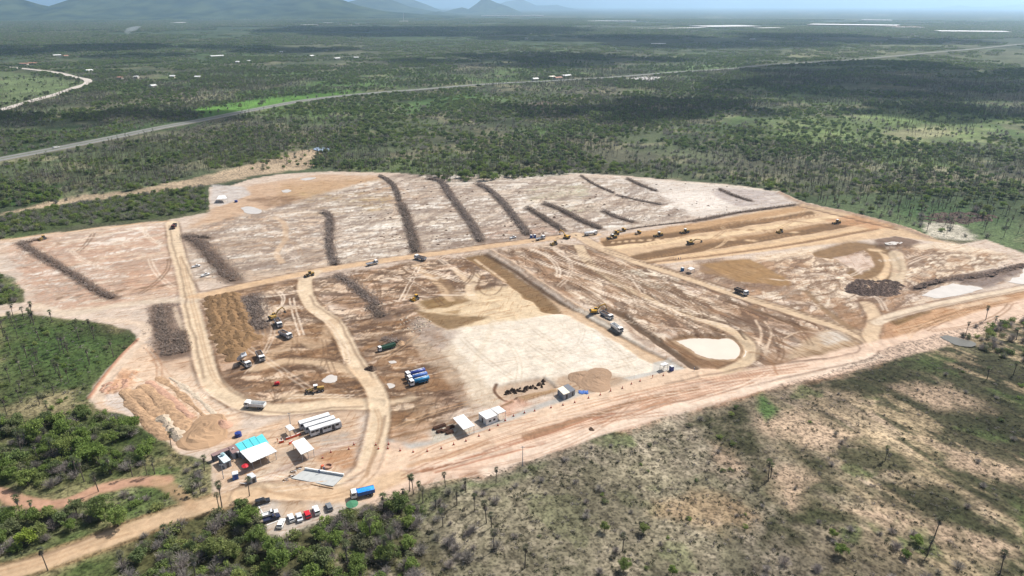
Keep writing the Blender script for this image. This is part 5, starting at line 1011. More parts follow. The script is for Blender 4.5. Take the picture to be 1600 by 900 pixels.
def bus(t):
    L = 12.; h = 6.; MB().prism([(-h, .5), (h, .5), (h + .1, 1.6), (h - .1, 3.05), (-h, 3.05)], -1.27, 1.27).build('body', CS, t)
    MB().box(0, 0, 3.12, L - .15, 2.45, .16, .99, .9).build('roof', WR, t)
    for x in (-2.6, 2.4): MB().box(x, 0, 3.24, .9, .8, .12).build('roof_hatch', WH, t)
    MB().prism([(h + .12, 1.55), (h + .13, 1.6), (h - .04, 2.85), (h - .1, 2.85)], -1.12, 1.12).build('windscreen', GL, t); MB().box(-h - .02, 0, 2.3, .05, 2.0, .9).build('rear_window', GL, t)
    for s in (-1, 1):
        for k in range(7):
            if s == -1 and k in (2, 5): continue
            MB().box(-h + 1.0 + k * 1.55, s * 1.285, 2.2, 1.36, .04, .85).build('side_window', GL, t)
    for k in (2, 5): MB().box(-h + 1.0 + k * 1.55, -1.285, 1.65, 1.1, .05, 2.1).build('door', DG, t)
    MB().box(0, 0, .48, L - .4, 2.4, .2).build('chassis', DG, t); wheels(t, [h - 2.6, -h + 3.0], 1.12, .5); MB().box(h + .1, 0, .62, .2, 2.4, .35).build('bumper', DG, t)
def car(t, m=WH, kind='hatch', L=4.1):
    h = L / 2; w = .86
    if kind == 'hatch': lo = [(-h, .35), (h, .35), (h, .75), (h - .9, .95), (-h, 1.0)]; hi = [(-h + .05, .98), (h - 1.0, .93), (h - 1.65, 1.45), (-h + .45, 1.48)]
    elif kind == 'suv': lo = [(-h, .45), (h, .45), (h, 1.0), (h - 1.1, 1.15), (-h, 1.15)]; hi = [(-h + .05, 1.13), (h - 1.2, 1.12), (h - 1.8, 1.75), (-h + .3, 1.75)]
    elif kind == 'sedan': lo = [(-h, .35), (h, .35), (h, .75), (h - 1.0, .95), (-h + .8, 1.0), (-h, .95)]; hi = [(-h + .7, .97), (h - 1.1, .93), (h - 1.8, 1.42), (-h + 1.2, 1.42)]
    else: lo = [(-h, .5), (h, .5), (h, 1.0), (h - 1.1, 1.12), (0.15, 1.12), (.15, .78), (-h + .08, .78), (-h + .08, 1.12), (-h, 1.12)]; hi = [(0.15, 1.1), (h - 1.15, 1.1), (h - 1.75, 1.7), (.35, 1.72)]
    b = MB().prism(lo, -w, w)
    if kind == 'pickup':
        for s in (-1, 1): b.box((-h + .15) / 2, s * (w - .04), .95, h + .15, .08, .36)
    b.build('body', m, t)
    cxm = sum(p[0] for p in hi) / 4; MB().prism([(cxm + (x - cxm) * 1.0, z) for x, z in hi], -w * .88, w * .88).build('glasshouse', GL, t)
    x0, x1 = hi[3][0], hi[2][0]; MB().box((x0 + x1) / 2, 0, hi[2][1] + .02, x1 - x0 + .1, w * 1.72, .06).build('roof', m, t)
    wheels(t, [h - .8, -h + .8], w - .08, .32, .2)
    for s in (-1, 1): MB().box(h, s * w * .7, .72 + (.15 if kind in ('suv', 'pickup') else 0), .06, .3, .14).build('headlight', WR, t)
def tracks_(t, L=3.8, wd=.55, gap=1.15, h=.85):
    for s in (-1, 1): MB().prism([(-L / 2 + .3, 0), (L / 2 - .3, 0), (L / 2, h * .5), (L / 2 - .3, h), (-L / 2 + .3, h), (-L / 2, h * .5)], s * gap - wd / 2, s * gap + wd / 2).build('track', DG, t)
def excavator(t, slew=0., boom=(52, -60), m=YE):
    tracks_(t, 4.4, .6, 1.2, .9); c, s_ = cos(slew), sin(slew); M = Matrix.Rotation(slew, 4, 'Z')
    MB().box(-.8, 0, 1.65, 3.6, 2.7, 1.0, .95, .95, M=M).build('engine_house', m, t); cb = MB().box(.7, .8, 2.1, 1.5, 1.0, 1.7, .9, .9, M=M).build('cab', DG, t); MB().box(.75, .8, 2.98, 1.4, .95, .08, M=M).build('cab_roof', m, cb)
    MB().box(-2.3, 0, 1.7, .7, 2.6, .9, M=M).build('counterweight', DG, t)
    a, b = R(boom[0]), R(boom[1]); p0 = Vector((1.0, -.1, 1.7)); p1 = p0 + Vector((cos(a), 0, sin(a))) * 3.0; p2 = p1 + Vector((cos(a - .6), 0, sin(a - .6))) * 2.8; p3 = p2 + Vector((cos(b), 0, sin(b))) * 2.9
    q = [M @ p for p in (p0, p1, p2, p3)]; MB().bar(q[0], q[1], .4, .55).bar(q[1], q[2], .38, .5).build('boom', m, t); MB().bar(q[2], q[3], .32, .42).build('stick', m, t); MB().bar(q[0] + Vector((0, 0, -.3)), (q[1] + q[2]) / 2, .16).build('boom_cylinder', CS, t)
    bk = MB(); e = M @ Vector((1, 0, 0)); MM_ = Matrix.Translation(q[3]) @ M; bk.prism([(0, .1), (-.7, -.3), (-.8, -.9), (-.2, -1.1), (.3, -.7), (.25, -.65), (-.15, -.95), (-.6, -.8), (-.55, -.3), (.05, .1)][::-1], -.6, .6, M=MM_); bk.build('bucket', DG, t)
def dozer(t, m=YE):
    tracks_(t, 3.6, .6, 1.05, 1.0); MB().box(.5, 0, 1.35, 2.0, 1.3, 1.0, .95, .9).build('engine_hood', m, t); cb = MB().box(-.8, 0, 2.0, 1.5, 1.6, 1.7, .85, .85).build('cab', GL, t); MB().box(-.8, 0, 2.9, 1.6, 1.6, .1).build('cab_roof', m, cb)
    MB().prism([(2.3, .1), (2.5, .1), (2.32, .7), (2.5, 1.4), (2.3, 1.4), (2.12, .7)], -1.8, 1.8).build('blade', m, t)
    for s in (-1, 1): MB().bar((.2, s * 1.4, .6), (2.25, s * 1.4, .5), .22).build('push_arm', m, t)
    MB().box(-2.2, 0, .7, .5, 1.5, .9).build('ripper', DG, t)
def loader(t, m=YE):
    wheels(t, [1.5, -1.5], 1.05, .75, .5); MB().box(-1.5, 0, 1.6, 2.4, 1.7, 1.0, .9, .9).build('engine_house', m, t); cb = MB().box(0, 0, 2.4, 1.3, 1.5, 1.6, .9, .9).build('cab', GL, t); MB().box(0, 0, 3.26, 1.4, 1.5, .1).build('cab_roof', m, cb)
    MB().box(1.2, 0, 1.1, 1.8, 1.0, .7).build('front_frame', m, t)
    for s in (-1, 1): MB().bar((.9, s * .5, 1.6), (3.1, s * .6, .8), .22, .3).build('lift_arm', m, t)
    MB().prism([(2.9, .2), (4.0, .1), (4.0, .2), (3.2, .4), (3.1, 1.2), (2.9, 1.2)], -1.4, 1.4).build('bucket', DG, t)
def grader(t, m=YD):
    wheels(t, [3.2, -1.7, -3.1], 1.0, .65, .4); MB().box(-2.5, 0, 1.6, 2.8, 1.3, 1.1, .95, .9).build('engine_house', m, t); cb = MB().box(-.5, 0, 2.3, 1.4, 1.5, 1.7, .9, .9).build('cab', GL, t); MB().box(-.5, 0, 3.2, 1.7, 1.6, .12).build('cab_roof', WH, cb)
    MB().bar((-.3, 0, 1.9), (3.3, 0, 1.3), .35, .45).build('front_beam', m, t); MB().box(1.3, 0, .45, .25, 3.8, .65, M=Matrix.Rotation(R(25), 4, 'Z')).build('blade', DG, t); MB().cyl((1.2, 0, .9), .7, .15, 'z', 12).build('circle', m, t); MB().box(3.3, 0, .85, .4, 1.8, .3).build('front_axle', DG, t)
def roller(t, m=YE):
    MB().cyl((1.6, 0, .75), .75, 2.0, 'y', 16).build('drum', GR, t); MB().box(1.6, 0, .85, 1.9, 2.3, .3).build('drum_frame', m, t); wheels(t, [-1.3], .85, .75, .5); MB().box(-1.5, 0, 1.6, 2.0, 1.6, .8, .9, .9).build('engine_house', m, t); cb = MB().box(0, 0, 2.1, 1.2, 1.4, 1.5, .9, .9).build('cab', GL, t); MB().box(0, 0, 2.9, 1.3, 1.5, .1).build('cab_roof', m, cb)

# ------------------------------------------------------------------ vehicles and machines
b0 = at(bus, 'bus', 'white roofed bus nearest the camp in the row of three, its windows and doors showing', 'bus', (487.5, 680.5), (529.5, 667.5), 'buses parked side by side')
ah = b0.rotation_euler[2]
for k, lb in ((1, 'middle white bus of the row of three'), (2, 'white bus at the back of the row of three, its front beside a dark patch')):
    dup(b0, (b0.location[0] - sin(ah) * 3.25 * k - cos(ah) * 1.0 * k, b0.location[1] + cos(ah) * 3.25 * k - sin(ah) * 1.0 * k, b0.location[2]), ah, lb, 'buses parked side by side')
at(tipper, 'dump_truck', 'white cabbed dump truck covered by a bright blue tarpaulin beside the wood', 'truck', (584, 771), (550, 779), None, bm=BLU, tarp=TARPB, L=7.8)
GT = 'white tipper trucks working on the site'
t1 = at(tipper, 'dump_truck', 'white tipper truck with its body raised at the foot of the orange heaps', 'truck', (375, 565), (391, 576), GT, raised=38, bm=CS)
t2 = at(tipper, 'dump_truck', 'white tipper truck standing right of the one with its body raised', 'truck', (403, 553), (412, 568), GT, load=SOILD)
place(t2, (431, 501), (440, 516), 'white tipper truck being loaded at the dark brush heap', GT); place(t2, (437, 522), (456, 531), 'white tipper truck just below the dark brush heap, facing right', GT)
t5 = at(tipper, 'dump_truck', 'white tipper truck turning on the bend of the left haul road', 'truck', (413, 638), (386, 636), GT, bm=WH)
place(t2, (939, 492), (956, 501), 'white tipper truck under the excavator on the cut ramp', GT); place(t5, (955, 510), (972, 522), 'empty white tipper truck below the excavator on the cut ramp', GT)
place(t2, (665, 408), (649, 404), 'white cabbed tipper with dark load on the middle haul road', GT)
at(tipper, 'dump_truck', 'dark bodied tipper truck on the long diagonal haul road', 'truck', (1148, 455), (1168, 463), GT, bm=DG, load=SOILD)
at(tipper, 'dump_truck', 'dark red dump truck at the top of the left haul road', 'truck', (276, 351), (269, 361), GT, cm=mat('dark_red_paint', (.16, .04, .03), .6), bm=DG)
f1 = at(flatbed, 'flatbed_truck', 'grey flatbed truck driving right on the middle haul road', 'truck', (572, 416.5), (591, 412)); place(f1, (835, 377), (853, 372.5), 'flatbed truck beside the blue toilets on the far haul road')
at(trailer_truck, 'trailer_truck', 'long dark green trailer truck with white cab left of the pale platform', 'truck', (619, 542), (590, 550)).scale = (.72, .8, .8)
GTK = 'blue water tankers parked side by side'
at(tanker, 'tank_truck', 'teal blue water tanker nearest in the row of three', 'truck', (671, 595), (639, 604), GTK, bm=BLT, L=9); at(tanker, 'tank_truck', 'royal blue water tanker in the middle of the row of three', 'truck', (668, 589), (636, 598), GTK, bm=BLU, L=9)
at(tanker, 'tank_truck', 'dark blue water tanker furthest in the row of three', 'truck', (665, 583), (633, 592), GTK, bm=BLD, L=9)
at(tanker, 'tank_truck', 'white water tanker on the far haul road beside the graded strips', 'truck', (912, 369), (933, 366), None, bm=WR, L=10)
PKG = 'vehicles parked beside the wood'
at(car, 'car', 'black sport utility vehicle alone in the first parking bay', 'car', (401, 789), (420, 784), PKG, m=CB, kind='suv', L=4.7); at(car, 'pickup_truck', 'white pickup truck with dark bed in the parking bays', 'pickup', (411, 808), (432.5, 802), PKG, m=WH, kind='pickup', L=5.1)
at(car, 'pickup_truck', 'dark navy pickup truck next to the white pickup', 'pickup', (413.5, 816.5), (436, 808.5), PKG, m=CN, kind='pickup', L=5.2)
at(car, 'car', 'white hatchback leftmost of the row against the trees', 'car', (437, 827), (442.5, 814), PKG, m=WH, kind='hatch'); at(car, 'car', 'white hatchback second from the left in the row against the trees', 'car', (458, 818), (452.5, 805.5), PKG, m=WH, kind='hatch', L=3.9)
at(car, 'car', 'silver white saloon car left of the red car', 'car', (470, 817), (466, 804), PKG, m=CS, kind='sedan', L=4.3); at(car, 'car', 'small red hatchback parked in the row against the trees', 'car', (483, 812), (478.5, 800.5), PKG, m=RED, kind='hatch', L=3.8)
at(car, 'car', 'white car right of the red car', 'car', (497, 806), (492, 794.5), PKG, m=WH, kind='suv', L=4.3); at(car, 'car', 'grey car last in the row, half under the trees', 'car', (517, 800), (512, 789), PKG, m=CG, kind='hatch')
at(car, 'pickup_truck', 'white pickup standing on the bare plot near the brown brush heap, nearer the haul road', 'pickup', (300, 419), (313, 416), None, m=WH, kind='pickup', L=5.0); at(car, 'pickup_truck', 'white pickup standing just below the other one on the bare plot', 'pickup', (314, 433), (328, 429), None, m=WH, kind='pickup', L=5.2)
at(car, 'pickup_truck', 'white pickup on the far haul road left of the blue toilets', 'pickup', (795, 374), (808, 371), None, m=WH, kind='pickup', L=5.0)
at(car, 'van', 'white van driving on the highway at the left', 'van', (80, 234.5), (96, 231), None, m=WH, kind='suv', L=8, z=1.05); at(car, 'car', 'white car on the highway in the middle distance', 'car', (572, 150), (580, 149), None, m=WH, kind='suv', L=6, z=1.05)
at(excavator, 'excavator', 'dark yellow excavator loading a tipper at the top of the cut ramp', 'excavator', (921, 492), (937, 491), None, slew=0, boom=(55, -70)); at(excavator, 'excavator', 'yellow excavator with its boom folded towards the far haul road', 'excavator', (892, 374), (878, 371), None, boom=(58, -75))
at(excavator, 'excavator', 'yellow excavator digging in the dark cut strip with its arm stretched right', 'excavator', (1072, 382), (1086, 380), None, boom=(25, -25), m=YD)
at(excavator, 'excavator', 'small excavator standing in the dark brush heap behind a tipper', 'excavator', (424, 500), (432, 497), None, boom=(50, -60), m=YD)
at(dozer, 'bulldozer', 'yellow bulldozer pushing soil beside the pale excavation', 'bulldozer', (655, 466), (643, 471)); at(dozer, 'bulldozer', 'small yellow bulldozer left of the far excavator', 'bulldozer', (872, 381), (860, 384), None, m=YD); at(dozer, 'bulldozer', 'small bulldozer in the dark strip below the far edge of the graded field', 'bulldozer', (1225, 361), (1213, 364), None, m=YD)
at(dozer, 'bulldozer', 'dark bulldozer at the top end of the long brown windrow on the left', 'bulldozer', (72, 373), (62, 376), None, m=YD)
at(loader, 'wheel_loader', 'dark yellow wheel loader where the curved haul road leaves the middle road', 'loader', (490, 430), (479, 433), None, m=YD); at(grader, 'motor_grader', 'motor grader parked on brown soil left of the curved haul road', 'grader', (502, 611), (482, 614))
gg = at(grader, 'motor_grader', 'motor grader leading the row of machines on the graded field', 'grader', (966, 371), (946, 374)); place(gg, (1038, 366), (1019, 370), 'motor grader fourth along the graded field from the road'); place(gg, (1079, 361), (1060, 365), 'motor grader furthest along the first graded strip'); place(gg, (1314, 347), (1300, 350), 'motor grader at the far right end of the dark graded strip')
rl = at(roller, 'road_roller', 'road roller at the upper edge of the graded field beside the first grader', 'roller', (978, 361), (968, 363)); place(rl, (1003, 364), (991, 367), 'road roller between the first and second graders'); at(loader, 'wheel_loader', 'wheel loader close behind the first grader on the graded field', 'loader', (968, 366), (956, 368))
def compressor(t): MB().box(0, 0, .95, 2.2, 1.3, .9, .85, .85).build('body', RED, t); wheels(t, [-.2], .7, .32, .2); MB().bar((1.0, 0, .6), (2.1, 0, .5), .1).build('towbar', DG, t); MB().box(-.5, 0, 1.45, .5, .5, .15).build('cap', DG, t)
at(compressor, 'compressor', 'small red towed compressor alone on the bare soil', 'compressor', (429, 602), (437, 601))

# ------------------------------------------------------------------ camp: sheds, containers, canopies
def walls_ribs(m, q, z0, z1, step=.35, d=.05):
    c = q.mean(0)
    for i in range(4):
        a, b = q[i], q[(i + 1) % 4]; L = np.linalg.norm(b - a); t = (b - a) / L; n = np.array([t[1], -t[0]]); n = n if np.dot(n, (a + b) / 2 - c) > 0 else -n; k = max(2, int(L / step))
        for j in range(k):
            s = a + t * L * (j + .5) / k; M = Matrix.Translation((s[0] + n[0] * d / 2, s[1] + n[1] * d / 2, (z0 + z1) / 2)) @ Matrix.Rotation(atan2(t[1], t[0]), 4, 'Z'); m.box(0, 0, 0, L / k * .5, d, z1 - z0 - .2, M=M)
def corners(px, z): return np.array([P(a, b, z) for a, b in px])
def local(q): c = q.mean(0); return c, q - c
def slab(m, q, z0, z1, grow=0.0):
    c = q.mean(0); g = [(p - c) * (1 + grow / np.linalg.norm(p - c)) + c for p in q]
    ar = sum(g[i][0] * g[(i + 1) % 4][1] - g[(i + 1) % 4][0] * g[i][1] for i in range(4)); g = g if ar > 0 else g[::-1]
    m.add([(p[0], p[1], z0) for p in g] + [(p[0], p[1], z1) for p in g], [(3, 2, 1, 0), (4, 5, 6, 7), (0, 1, 5, 4), (1, 2, 6, 5), (2, 3, 7, 6), (3, 0, 4, 7)])
def cabin(name, label, cat, px, h, wm, rm, group=None, door=None, windows=(), base=None, roof_ribs=False, z0=0):
    q = corners(px, h); c, l = local(q); t = thing(name, label, cat, (c[0], c[1], base if base is not None else gz(*c)), 0, group); t.location[2] = max(0, t.location[2]) if base is None else base
    m = MB(); slab(m, l, 0, h - .1); walls_ribs(m, l, 0, h); m.build('wall', wm, t)
    m = MB(); slab(m, l, h - .1, h, .15)
    if roof_ribs:
        a, b, cc, d = l; n = 9
        for k in range(1, n): p, r = a + (d - a) * k / n, b + (cc - b) * k / n; m.bar((p[0], p[1], h + .03), (r[0], r[1], h + .03), .08, .05)
    m.build('roof', rm, t)
    def onwall(i, f, w, hh, zc, nm, mt):
        a, b = l[i], l[(i + 1) % 4]; tt = (b - a) / np.linalg.norm(b - a); n = np.array([tt[1], -tt[0]]); n = n if np.dot(n, (a + b) / 2) > 0 else -n; s = a + (b - a) * f + n * .06
        M = Matrix.Translation((s[0], s[1], zc)) @ Matrix.Rotation(atan2(tt[1], tt[0]), 4, 'Z'); MB().box(0, 0, 0, w, .07, hh, M=M).build(nm, mt, t)
    if door is not None: onwall(door[0], door[1], .9, 2.0, 1.05, 'door', DG)
    for i, f in windows: onwall(i, f, 1.0, .8, 1.5, 'window', GL)
    return t
def canopy(name, label, px, h, rm, group=None, rise=.25, posts=3, fill=None):
    q = corners(px, h); c, l = local(q); z = max(0, gz(*c)); t = thing(name, label, 'canopy', (c[0], c[1], z), 0, group); n = 12; a, b, cc, d = l; V = []; F = []
    for k in range(n + 1):
        for j, (p, r) in enumerate(((a, b), (d, cc))):
            s = p + (r - p) * k / n; V.append((s[0], s[1], h - z + (.06 if k % 2 else 0) + (rise if j else 0)))
    for k in range(n): F.append((2 * k, 2 * k + 2, 2 * k + 3, 2 * k + 1))
    m = MB(); m.add(V, F); m.add([(x, y, zz - .14) for x, y, zz in V], [f[::-1] for f in F])
    e = [(2 * k, 2 * k + 2) for k in range(n)] + [(2 * k + 3, 2 * k + 1) for k in range(n)] + [(1, 0), (2 * n, 2 * n + 1)]; N = len(V); m.add(V + [(x, y, zz - .14) for x, y, zz in V], [(i, N + i, N + j, j) for i, j in e]); m.build('roof', rm, t)
    for k in range(posts):
        for p, r, hh in ((a, b, 0), (d, cc, rise)):
            s = (p + (r - p) * (.04 + .92 * k / (posts - 1))) * .95; MB().box(s[0], s[1], (h - z + hh) / 2 - .05, .14, .14, h - z + hh - .15).build('post', GR, t)
    for (p, r, hh) in ((a, b, 0), (d, cc, rise)): MB().bar((p[0] * .95, p[1] * .95, h - z + hh - .22), (r[0] * .95, r[1] * .95, h - z + hh - .22), .1, .14).build('beam', GR, t)
    return t
Z1 = lambda x, y: (320 + x / 6.667, 640 + y / 6.667); Z3 = lambda x, y: (560 + x / 5.697, 560 + y / 5.697); Z4 = lambda x, y: (760 + x / 5, 560 + y / 5)
canopy('canopy', 'large flat white canopy in front of the turquoise roofs', [Z1(365, 435), Z1(640, 335), Z1(755, 440), Z1(480, 560)], 3.2, WR, 'white canopies', posts=4)
canopy('canopy', 'square white canopy standing alone on the camp yard right of the large one', [Z1(905, 340), Z1(1030, 290), Z1(1142, 415), Z1(1005, 475)], 3.2, WR, 'white canopies', posts=3)
canopy('canopy', 'tiny white canopy beside the barriers behind the camp', [Z1(835, 172), Z1(890, 150), Z1(940, 205), Z1(882, 228)], 2.8, WR, 'white canopies', posts=2)
canopy('canopy', 'white canopy beside the log stacks on the gravel pad', [Z3(840, 530), Z3(935, 497), Z3(1037, 602), Z3(935, 640)], 3.2, WR, 'white canopies')
canopy('canopy', 'white canopy joined to the right of the white site office', [(766.5, 638), (779.5, 634), (790.8, 643.2), (778, 647.6)], 3.1, WR, 'white canopies', posts=2)
canopy('canopy', 'small white canopy on the gravel corner beside a blue toilet', [Z4(1355, 45), Z4(1395, 28), Z4(1422, 47), Z4(1381, 62)], 2.8, WR, 'white canopies', posts=2)
canopy('canopy', 'small white tent on the far plot beside the dark strip', [(1074, 419), (1080, 417), (1086, 420), (1079, 422.5)], 2.6, WR, 'white canopies', posts=2)
canopy('canopy', 'white canopy over red goods on the grey pad at the upper left', [(338, 311), (342, 305.5), (352, 305.5), (355, 310.5)], 3.4, WR, 'white canopies', posts=2)
cabin('site_office', 'white site office cabin with a door beside the main haul road', 'cabin', [(747.8, 645), (766, 638.8), (777.5, 648), (760, 654.8)], 3.0, WH, WR, None, (3, .5), [(2, .3), (2, .7)], roof_ribs=True)
TG = 'turquoise roofed cabins in a row'
tq = [((315, 362), (385, 332)), ((388, 330), (455, 302)), ((458, 301), (524, 276)), ((527, 290), (600, 252))]
for k, (a, b) in enumerate(tq):
    dx, dy = 68, 95; a, b = (a[0] + 2, a[1]), (b[0] - 3, b[1] + 1); px = [Z1(*a), Z1(*b), Z1(b[0] + dx, b[1] + dy), Z1(a[0] + dx, a[1] + dy)]
    cabin('container_cabin', ['turquoise roofed cabin at the left end of the row', 'turquoise roofed cabin second from the left', 'turquoise roofed cabin third from the left', 'turquoise roofed cabin at the right end, set slightly apart'][k], 'cabin', px, 2.6, GRW, BT, TG, (2, .5), roof_ribs=True)
cabin('container_cabin', 'long grey container with dusty brown roof at the left corner of the camp', 'container', [Z1(62, 462), Z1(232, 392), Z1(262, 412), Z1(90, 486)], 2.6, GRD, BRR, None, (3, .5), [(2, .3)])
cabin('container_cabin', 'grey container with brown roof between the turquoise cabins and the long one', 'container', [Z1(238, 392), Z1(310, 360), Z1(366, 425), Z1(288, 458)], 2.6, GRW, BRR, None, (2, .5))
cabin('container_cabin', 'light roofed grey container nearest the trees at the left', 'container', [Z1(135, 485), Z1(205, 455), Z1(268, 522), Z1(198, 555)], 2.7, GRW, mat('pale_blue_roof', (.52, .6, .62), .5), None, (2, .5))
cabin('container_cabin', 'grey boxy cabin beside the dirt road at the bottom of the camp', 'container', [Z1(437, 677), Z1(494, 655), Z1(532, 692), Z1(475, 717)], 2.7, GRW, mat('pale_grey_roof', (.5, .52, .54), .5), None, (2, .5))
cabin('container_cabin', 'grey container with cream roof on the verge of the main haul road', 'container', [Z4(556, 235), Z4(598, 216), Z4(652, 264), Z4(604, 282)], 2.7, GRW, CRM, 'pair of grey containers', (2, .5))
cabin('container_cabin', 'grey container with dark roof right beside the cream roofed one', 'container', [Z4(601, 214), Z4(640, 200), Z4(694, 243), Z4(655, 262)], 2.7, GRW, GRD, 'pair of grey containers', (2, .5))
def toilet(name, label, px, m=BLU, wd=1.2):
    x, y = P(*px); t = thing(name, label, 'portable toilet', (x, y, max(0, gz(x, y))), ax_road, 'blue portable toilets'); MB().box(0, 0, 1.1, wd, wd, 2.2).build('wall', m, t); MB().box(0, 0, 2.3, wd + .1, wd + .1, .2, .8, .8).build('roof', WR, t); MB().box(0, -wd / 2 - .02, 1.05, .7, .05, 1.85).build('door', BLD, t); return t
toilet('portable_toilet', 'blue portable toilet with white roof between the camp containers', Z1(322, 715), wd=1.9); toilet('portable_toilet', 'blue portable toilet beside the small canopy on the gravel corner', (1049, 579), BLD, 1.5)
toilet('portable_toilet', 'left of the two blue toilets on the far haul road', (830, 372), wd=1.5); toilet('portable_toilet', 'right of the two blue toilets on the far haul road', (835.5, 371.5), wd=1.5); toilet('portable_toilet', 'blue toilet left of the small white tent on the far plot', (1066, 423.5), BLT, 1.5)
def tank_(label, px, m, r=1.1, h=1.5, z=None, rot=0):
    x, y = P(*px, z or 0); t = thing('water_tank', label, 'water tank', (x, y, z if z else max(0, gz(x, y)))); MB().cyl((0, 0, h / 2), r, h, 'z', 16, r * .92).build('tank', m, t); MB().cyl((0, 0, h + .08), r * .35, .18, 'z', 10).build('lid', m, t)
tank_('dark navy water tank alone behind the turquoise cabins', Z1(350, 275), BLD, 1.3, 1.5); tank_('pale water tank standing on the light roofed container', Z1(188, 478), mat('pale_tank', (.35, .5, .52), .4), .7, .9, 2.72); tank_('dark blue water tank on the grey pad at the upper left', (369, 316), BLD, 1.3, 1.6)
tank_('small white tank on the brown roof of the grey container', Z1(298, 408), WR, .35, .5, 2.62); tank_('small white tank at the front of the brown roofed container', Z1(345, 448), WR, .4, .4, 2.62)
def parasol(label, px, m, r, h=2.3):
    x, y = P(*px); t = thing('parasol', label, 'parasol', (x, y, max(0, gz(x, y)))); n = 12; V = [(0, 0, h + .45)] + [(r * cos(2 * PI * i / n), r * sin(2 * PI * i / n), h - (.08 if i % 2 else 0)) for i in range(n)]; meshobj('cover', V, [(0, 1 + i, 1 + (i + 1) % n) for i in range(n)], m, t); MB().cyl((0, 0, h / 2), .05, h, 'z', 6).build('pole', GR, t)
parasol('round red parasol at the front corner of the large canopy', Z1(433, 640), RED, 1.35); parasol('round green shade net between the blue truck and the trees', (551, 796), GNT, 2.0, 2.2)
# concrete slab with its low wall
sl = [(476.5, 733.5), (537.5, 743.5), (520.5, 759.5), (455, 747)]; q = corners(sl, .3); c, l = local(q); t = thing('concrete_slab', 'pale concrete slab with a low wall along its back edge, under construction', 'slab', (c[0], c[1], 0)); m = MB(); slab(m, l, -.3, .3); m.build('slab', CONC, t)
m = MB(); m.bar((l[0][0], l[0][1], .7), (l[1][0], l[1][1], .7), .5, .8); m.build('low_wall', WR, t)
for k in range(1, 5): a = l[0] + (l[1] - l[0]) * k / 5; b = l[3] + (l[2] - l[3]) * k / 5; MB().bar((a[0], a[1], .305), (b[0], b[1], .305), .08, .02).build('joint', GR, t)
for k in range(2): a, b = l[3] + (0, -.9), l[2] + (0, -.9); MB().bar((a[0] + k * .4, a[1] - k * .3, .1), (b[0] + k * .4, b[1] - k * .3, .1), .12, .25).build('form_board', PLK, t)
def person(label, px, m, z=None, face=0):
    global PERS
    x, y = P(*px); z = max(-1, gz(x, y)) if z is None else z; key = m.name
    if key not in PERS:
        bm = bmesh.new(); sk = bm.verts.layers.skin.verify()
        J = [((0, 0, .95), .15), ((0, 0, 1.2), .16), ((0, 0, 1.42), .15), ((0, .0, 1.52), .065), ((.02, 0, 1.64), .10), ((.02, 0, 1.75), .085), ((0, .1, .9), .1), ((.03, .11, .5), .065), ((0, .12, .06), .045), ((.14, .12, .03), .04), ((0, -.1, .9), .1), ((-.03, -.11, .5), .065), ((-.06, -.12, .06), .045), ((.08, -.12, .03), .04),
             ((0, .2, 1.4), .06), ((.03, .27, 1.12), .045), ((.14, .26, .88), .035), ((0, -.2, 1.4), .06), ((.03, -.27, 1.12), .045), ((.14, -.26, .88), .035)]
        vs = [bm.verts.new(p) for p, r in J]
        for v, (p, r) in zip(vs, J): v[sk].radius = (r, r)
        vs[0][sk].use_root = True
        for a, b in ((0, 1), (1, 2), (2, 3), (3, 4), (4, 5), (0, 6), (6, 7), (7, 8), (8, 9), (0, 10), (10, 11), (11, 12), (12, 13), (2, 14), (14, 15), (15, 16), (2, 17), (17, 18), (18, 19)): bm.edges.new((vs[a], vs[b]))
        me = bpy.data.meshes.new('person'); bm.to_mesh(me); bm.free(); me.materials.append(m); PERS[key] = me
        o = bpy.data.objects.new('person', me); COL.objects.link(o); sm = o.modifiers.new('skin', 'SKIN'); o.modifiers.new('sub', 'SUBSURF').levels = 1; PERS[key + 'o'] = o
        MB().cyl((.02, 0, 1.80), .13, .10, 'z', 8, .08).build('hard_hat', WR, o); MB().box(0, 0, 1.2, .1, .1, .1)
    else:
        s = PERS[key + 'o']; o = s.copy(); COL.objects.link(o)
        for ch in s.children: d = ch.copy(); COL.objects.link(d); d.parent = o
    o.location = (x, y, z); o.rotation_euler = (0, 0, face); tagp(o, label, 'person', 'workers on the site')
PERS = {}
person('worker in orange standing beside the barriers behind the camp', Z1(758, 335), SHIRT, face=1); person('worker in blue beside the barriers behind the camp, right of the one in orange', Z1(800, 330), SHIRTB, face=2.5); person('worker in orange near the tiny canopy', Z1(955, 275), SHIRT, face=4)
person('worker on the concrete slab near its low wall', Z1(1195, 672), SHIRTB, .3, 2); person('worker in orange beside the round pit', Z1(1215, 620), SHIRT, face=3); person('worker in blue at the edge of the round pit', Z1(1245, 640), SHIRTB, face=5)
for k, (x_, lb) in enumerate(((1056, 'leftmost'), (1060, 'middle'), (1063.5, 'rightmost'))): person('%s of three workers walking on the near graded strip' % lb, (x_, 406 - k * .6), SHIRTB, face=k)
person('worker standing at the corner of the gravel pad on the main road junction', (1084.5, 580), SHIRTB); person('worker in orange standing by the delineators past the brown mound', (954, 611.5), SHIRT); person('worker in orange by the delineators before the gravel corner', (1019.5, 590.5), SHIRT, face=2)
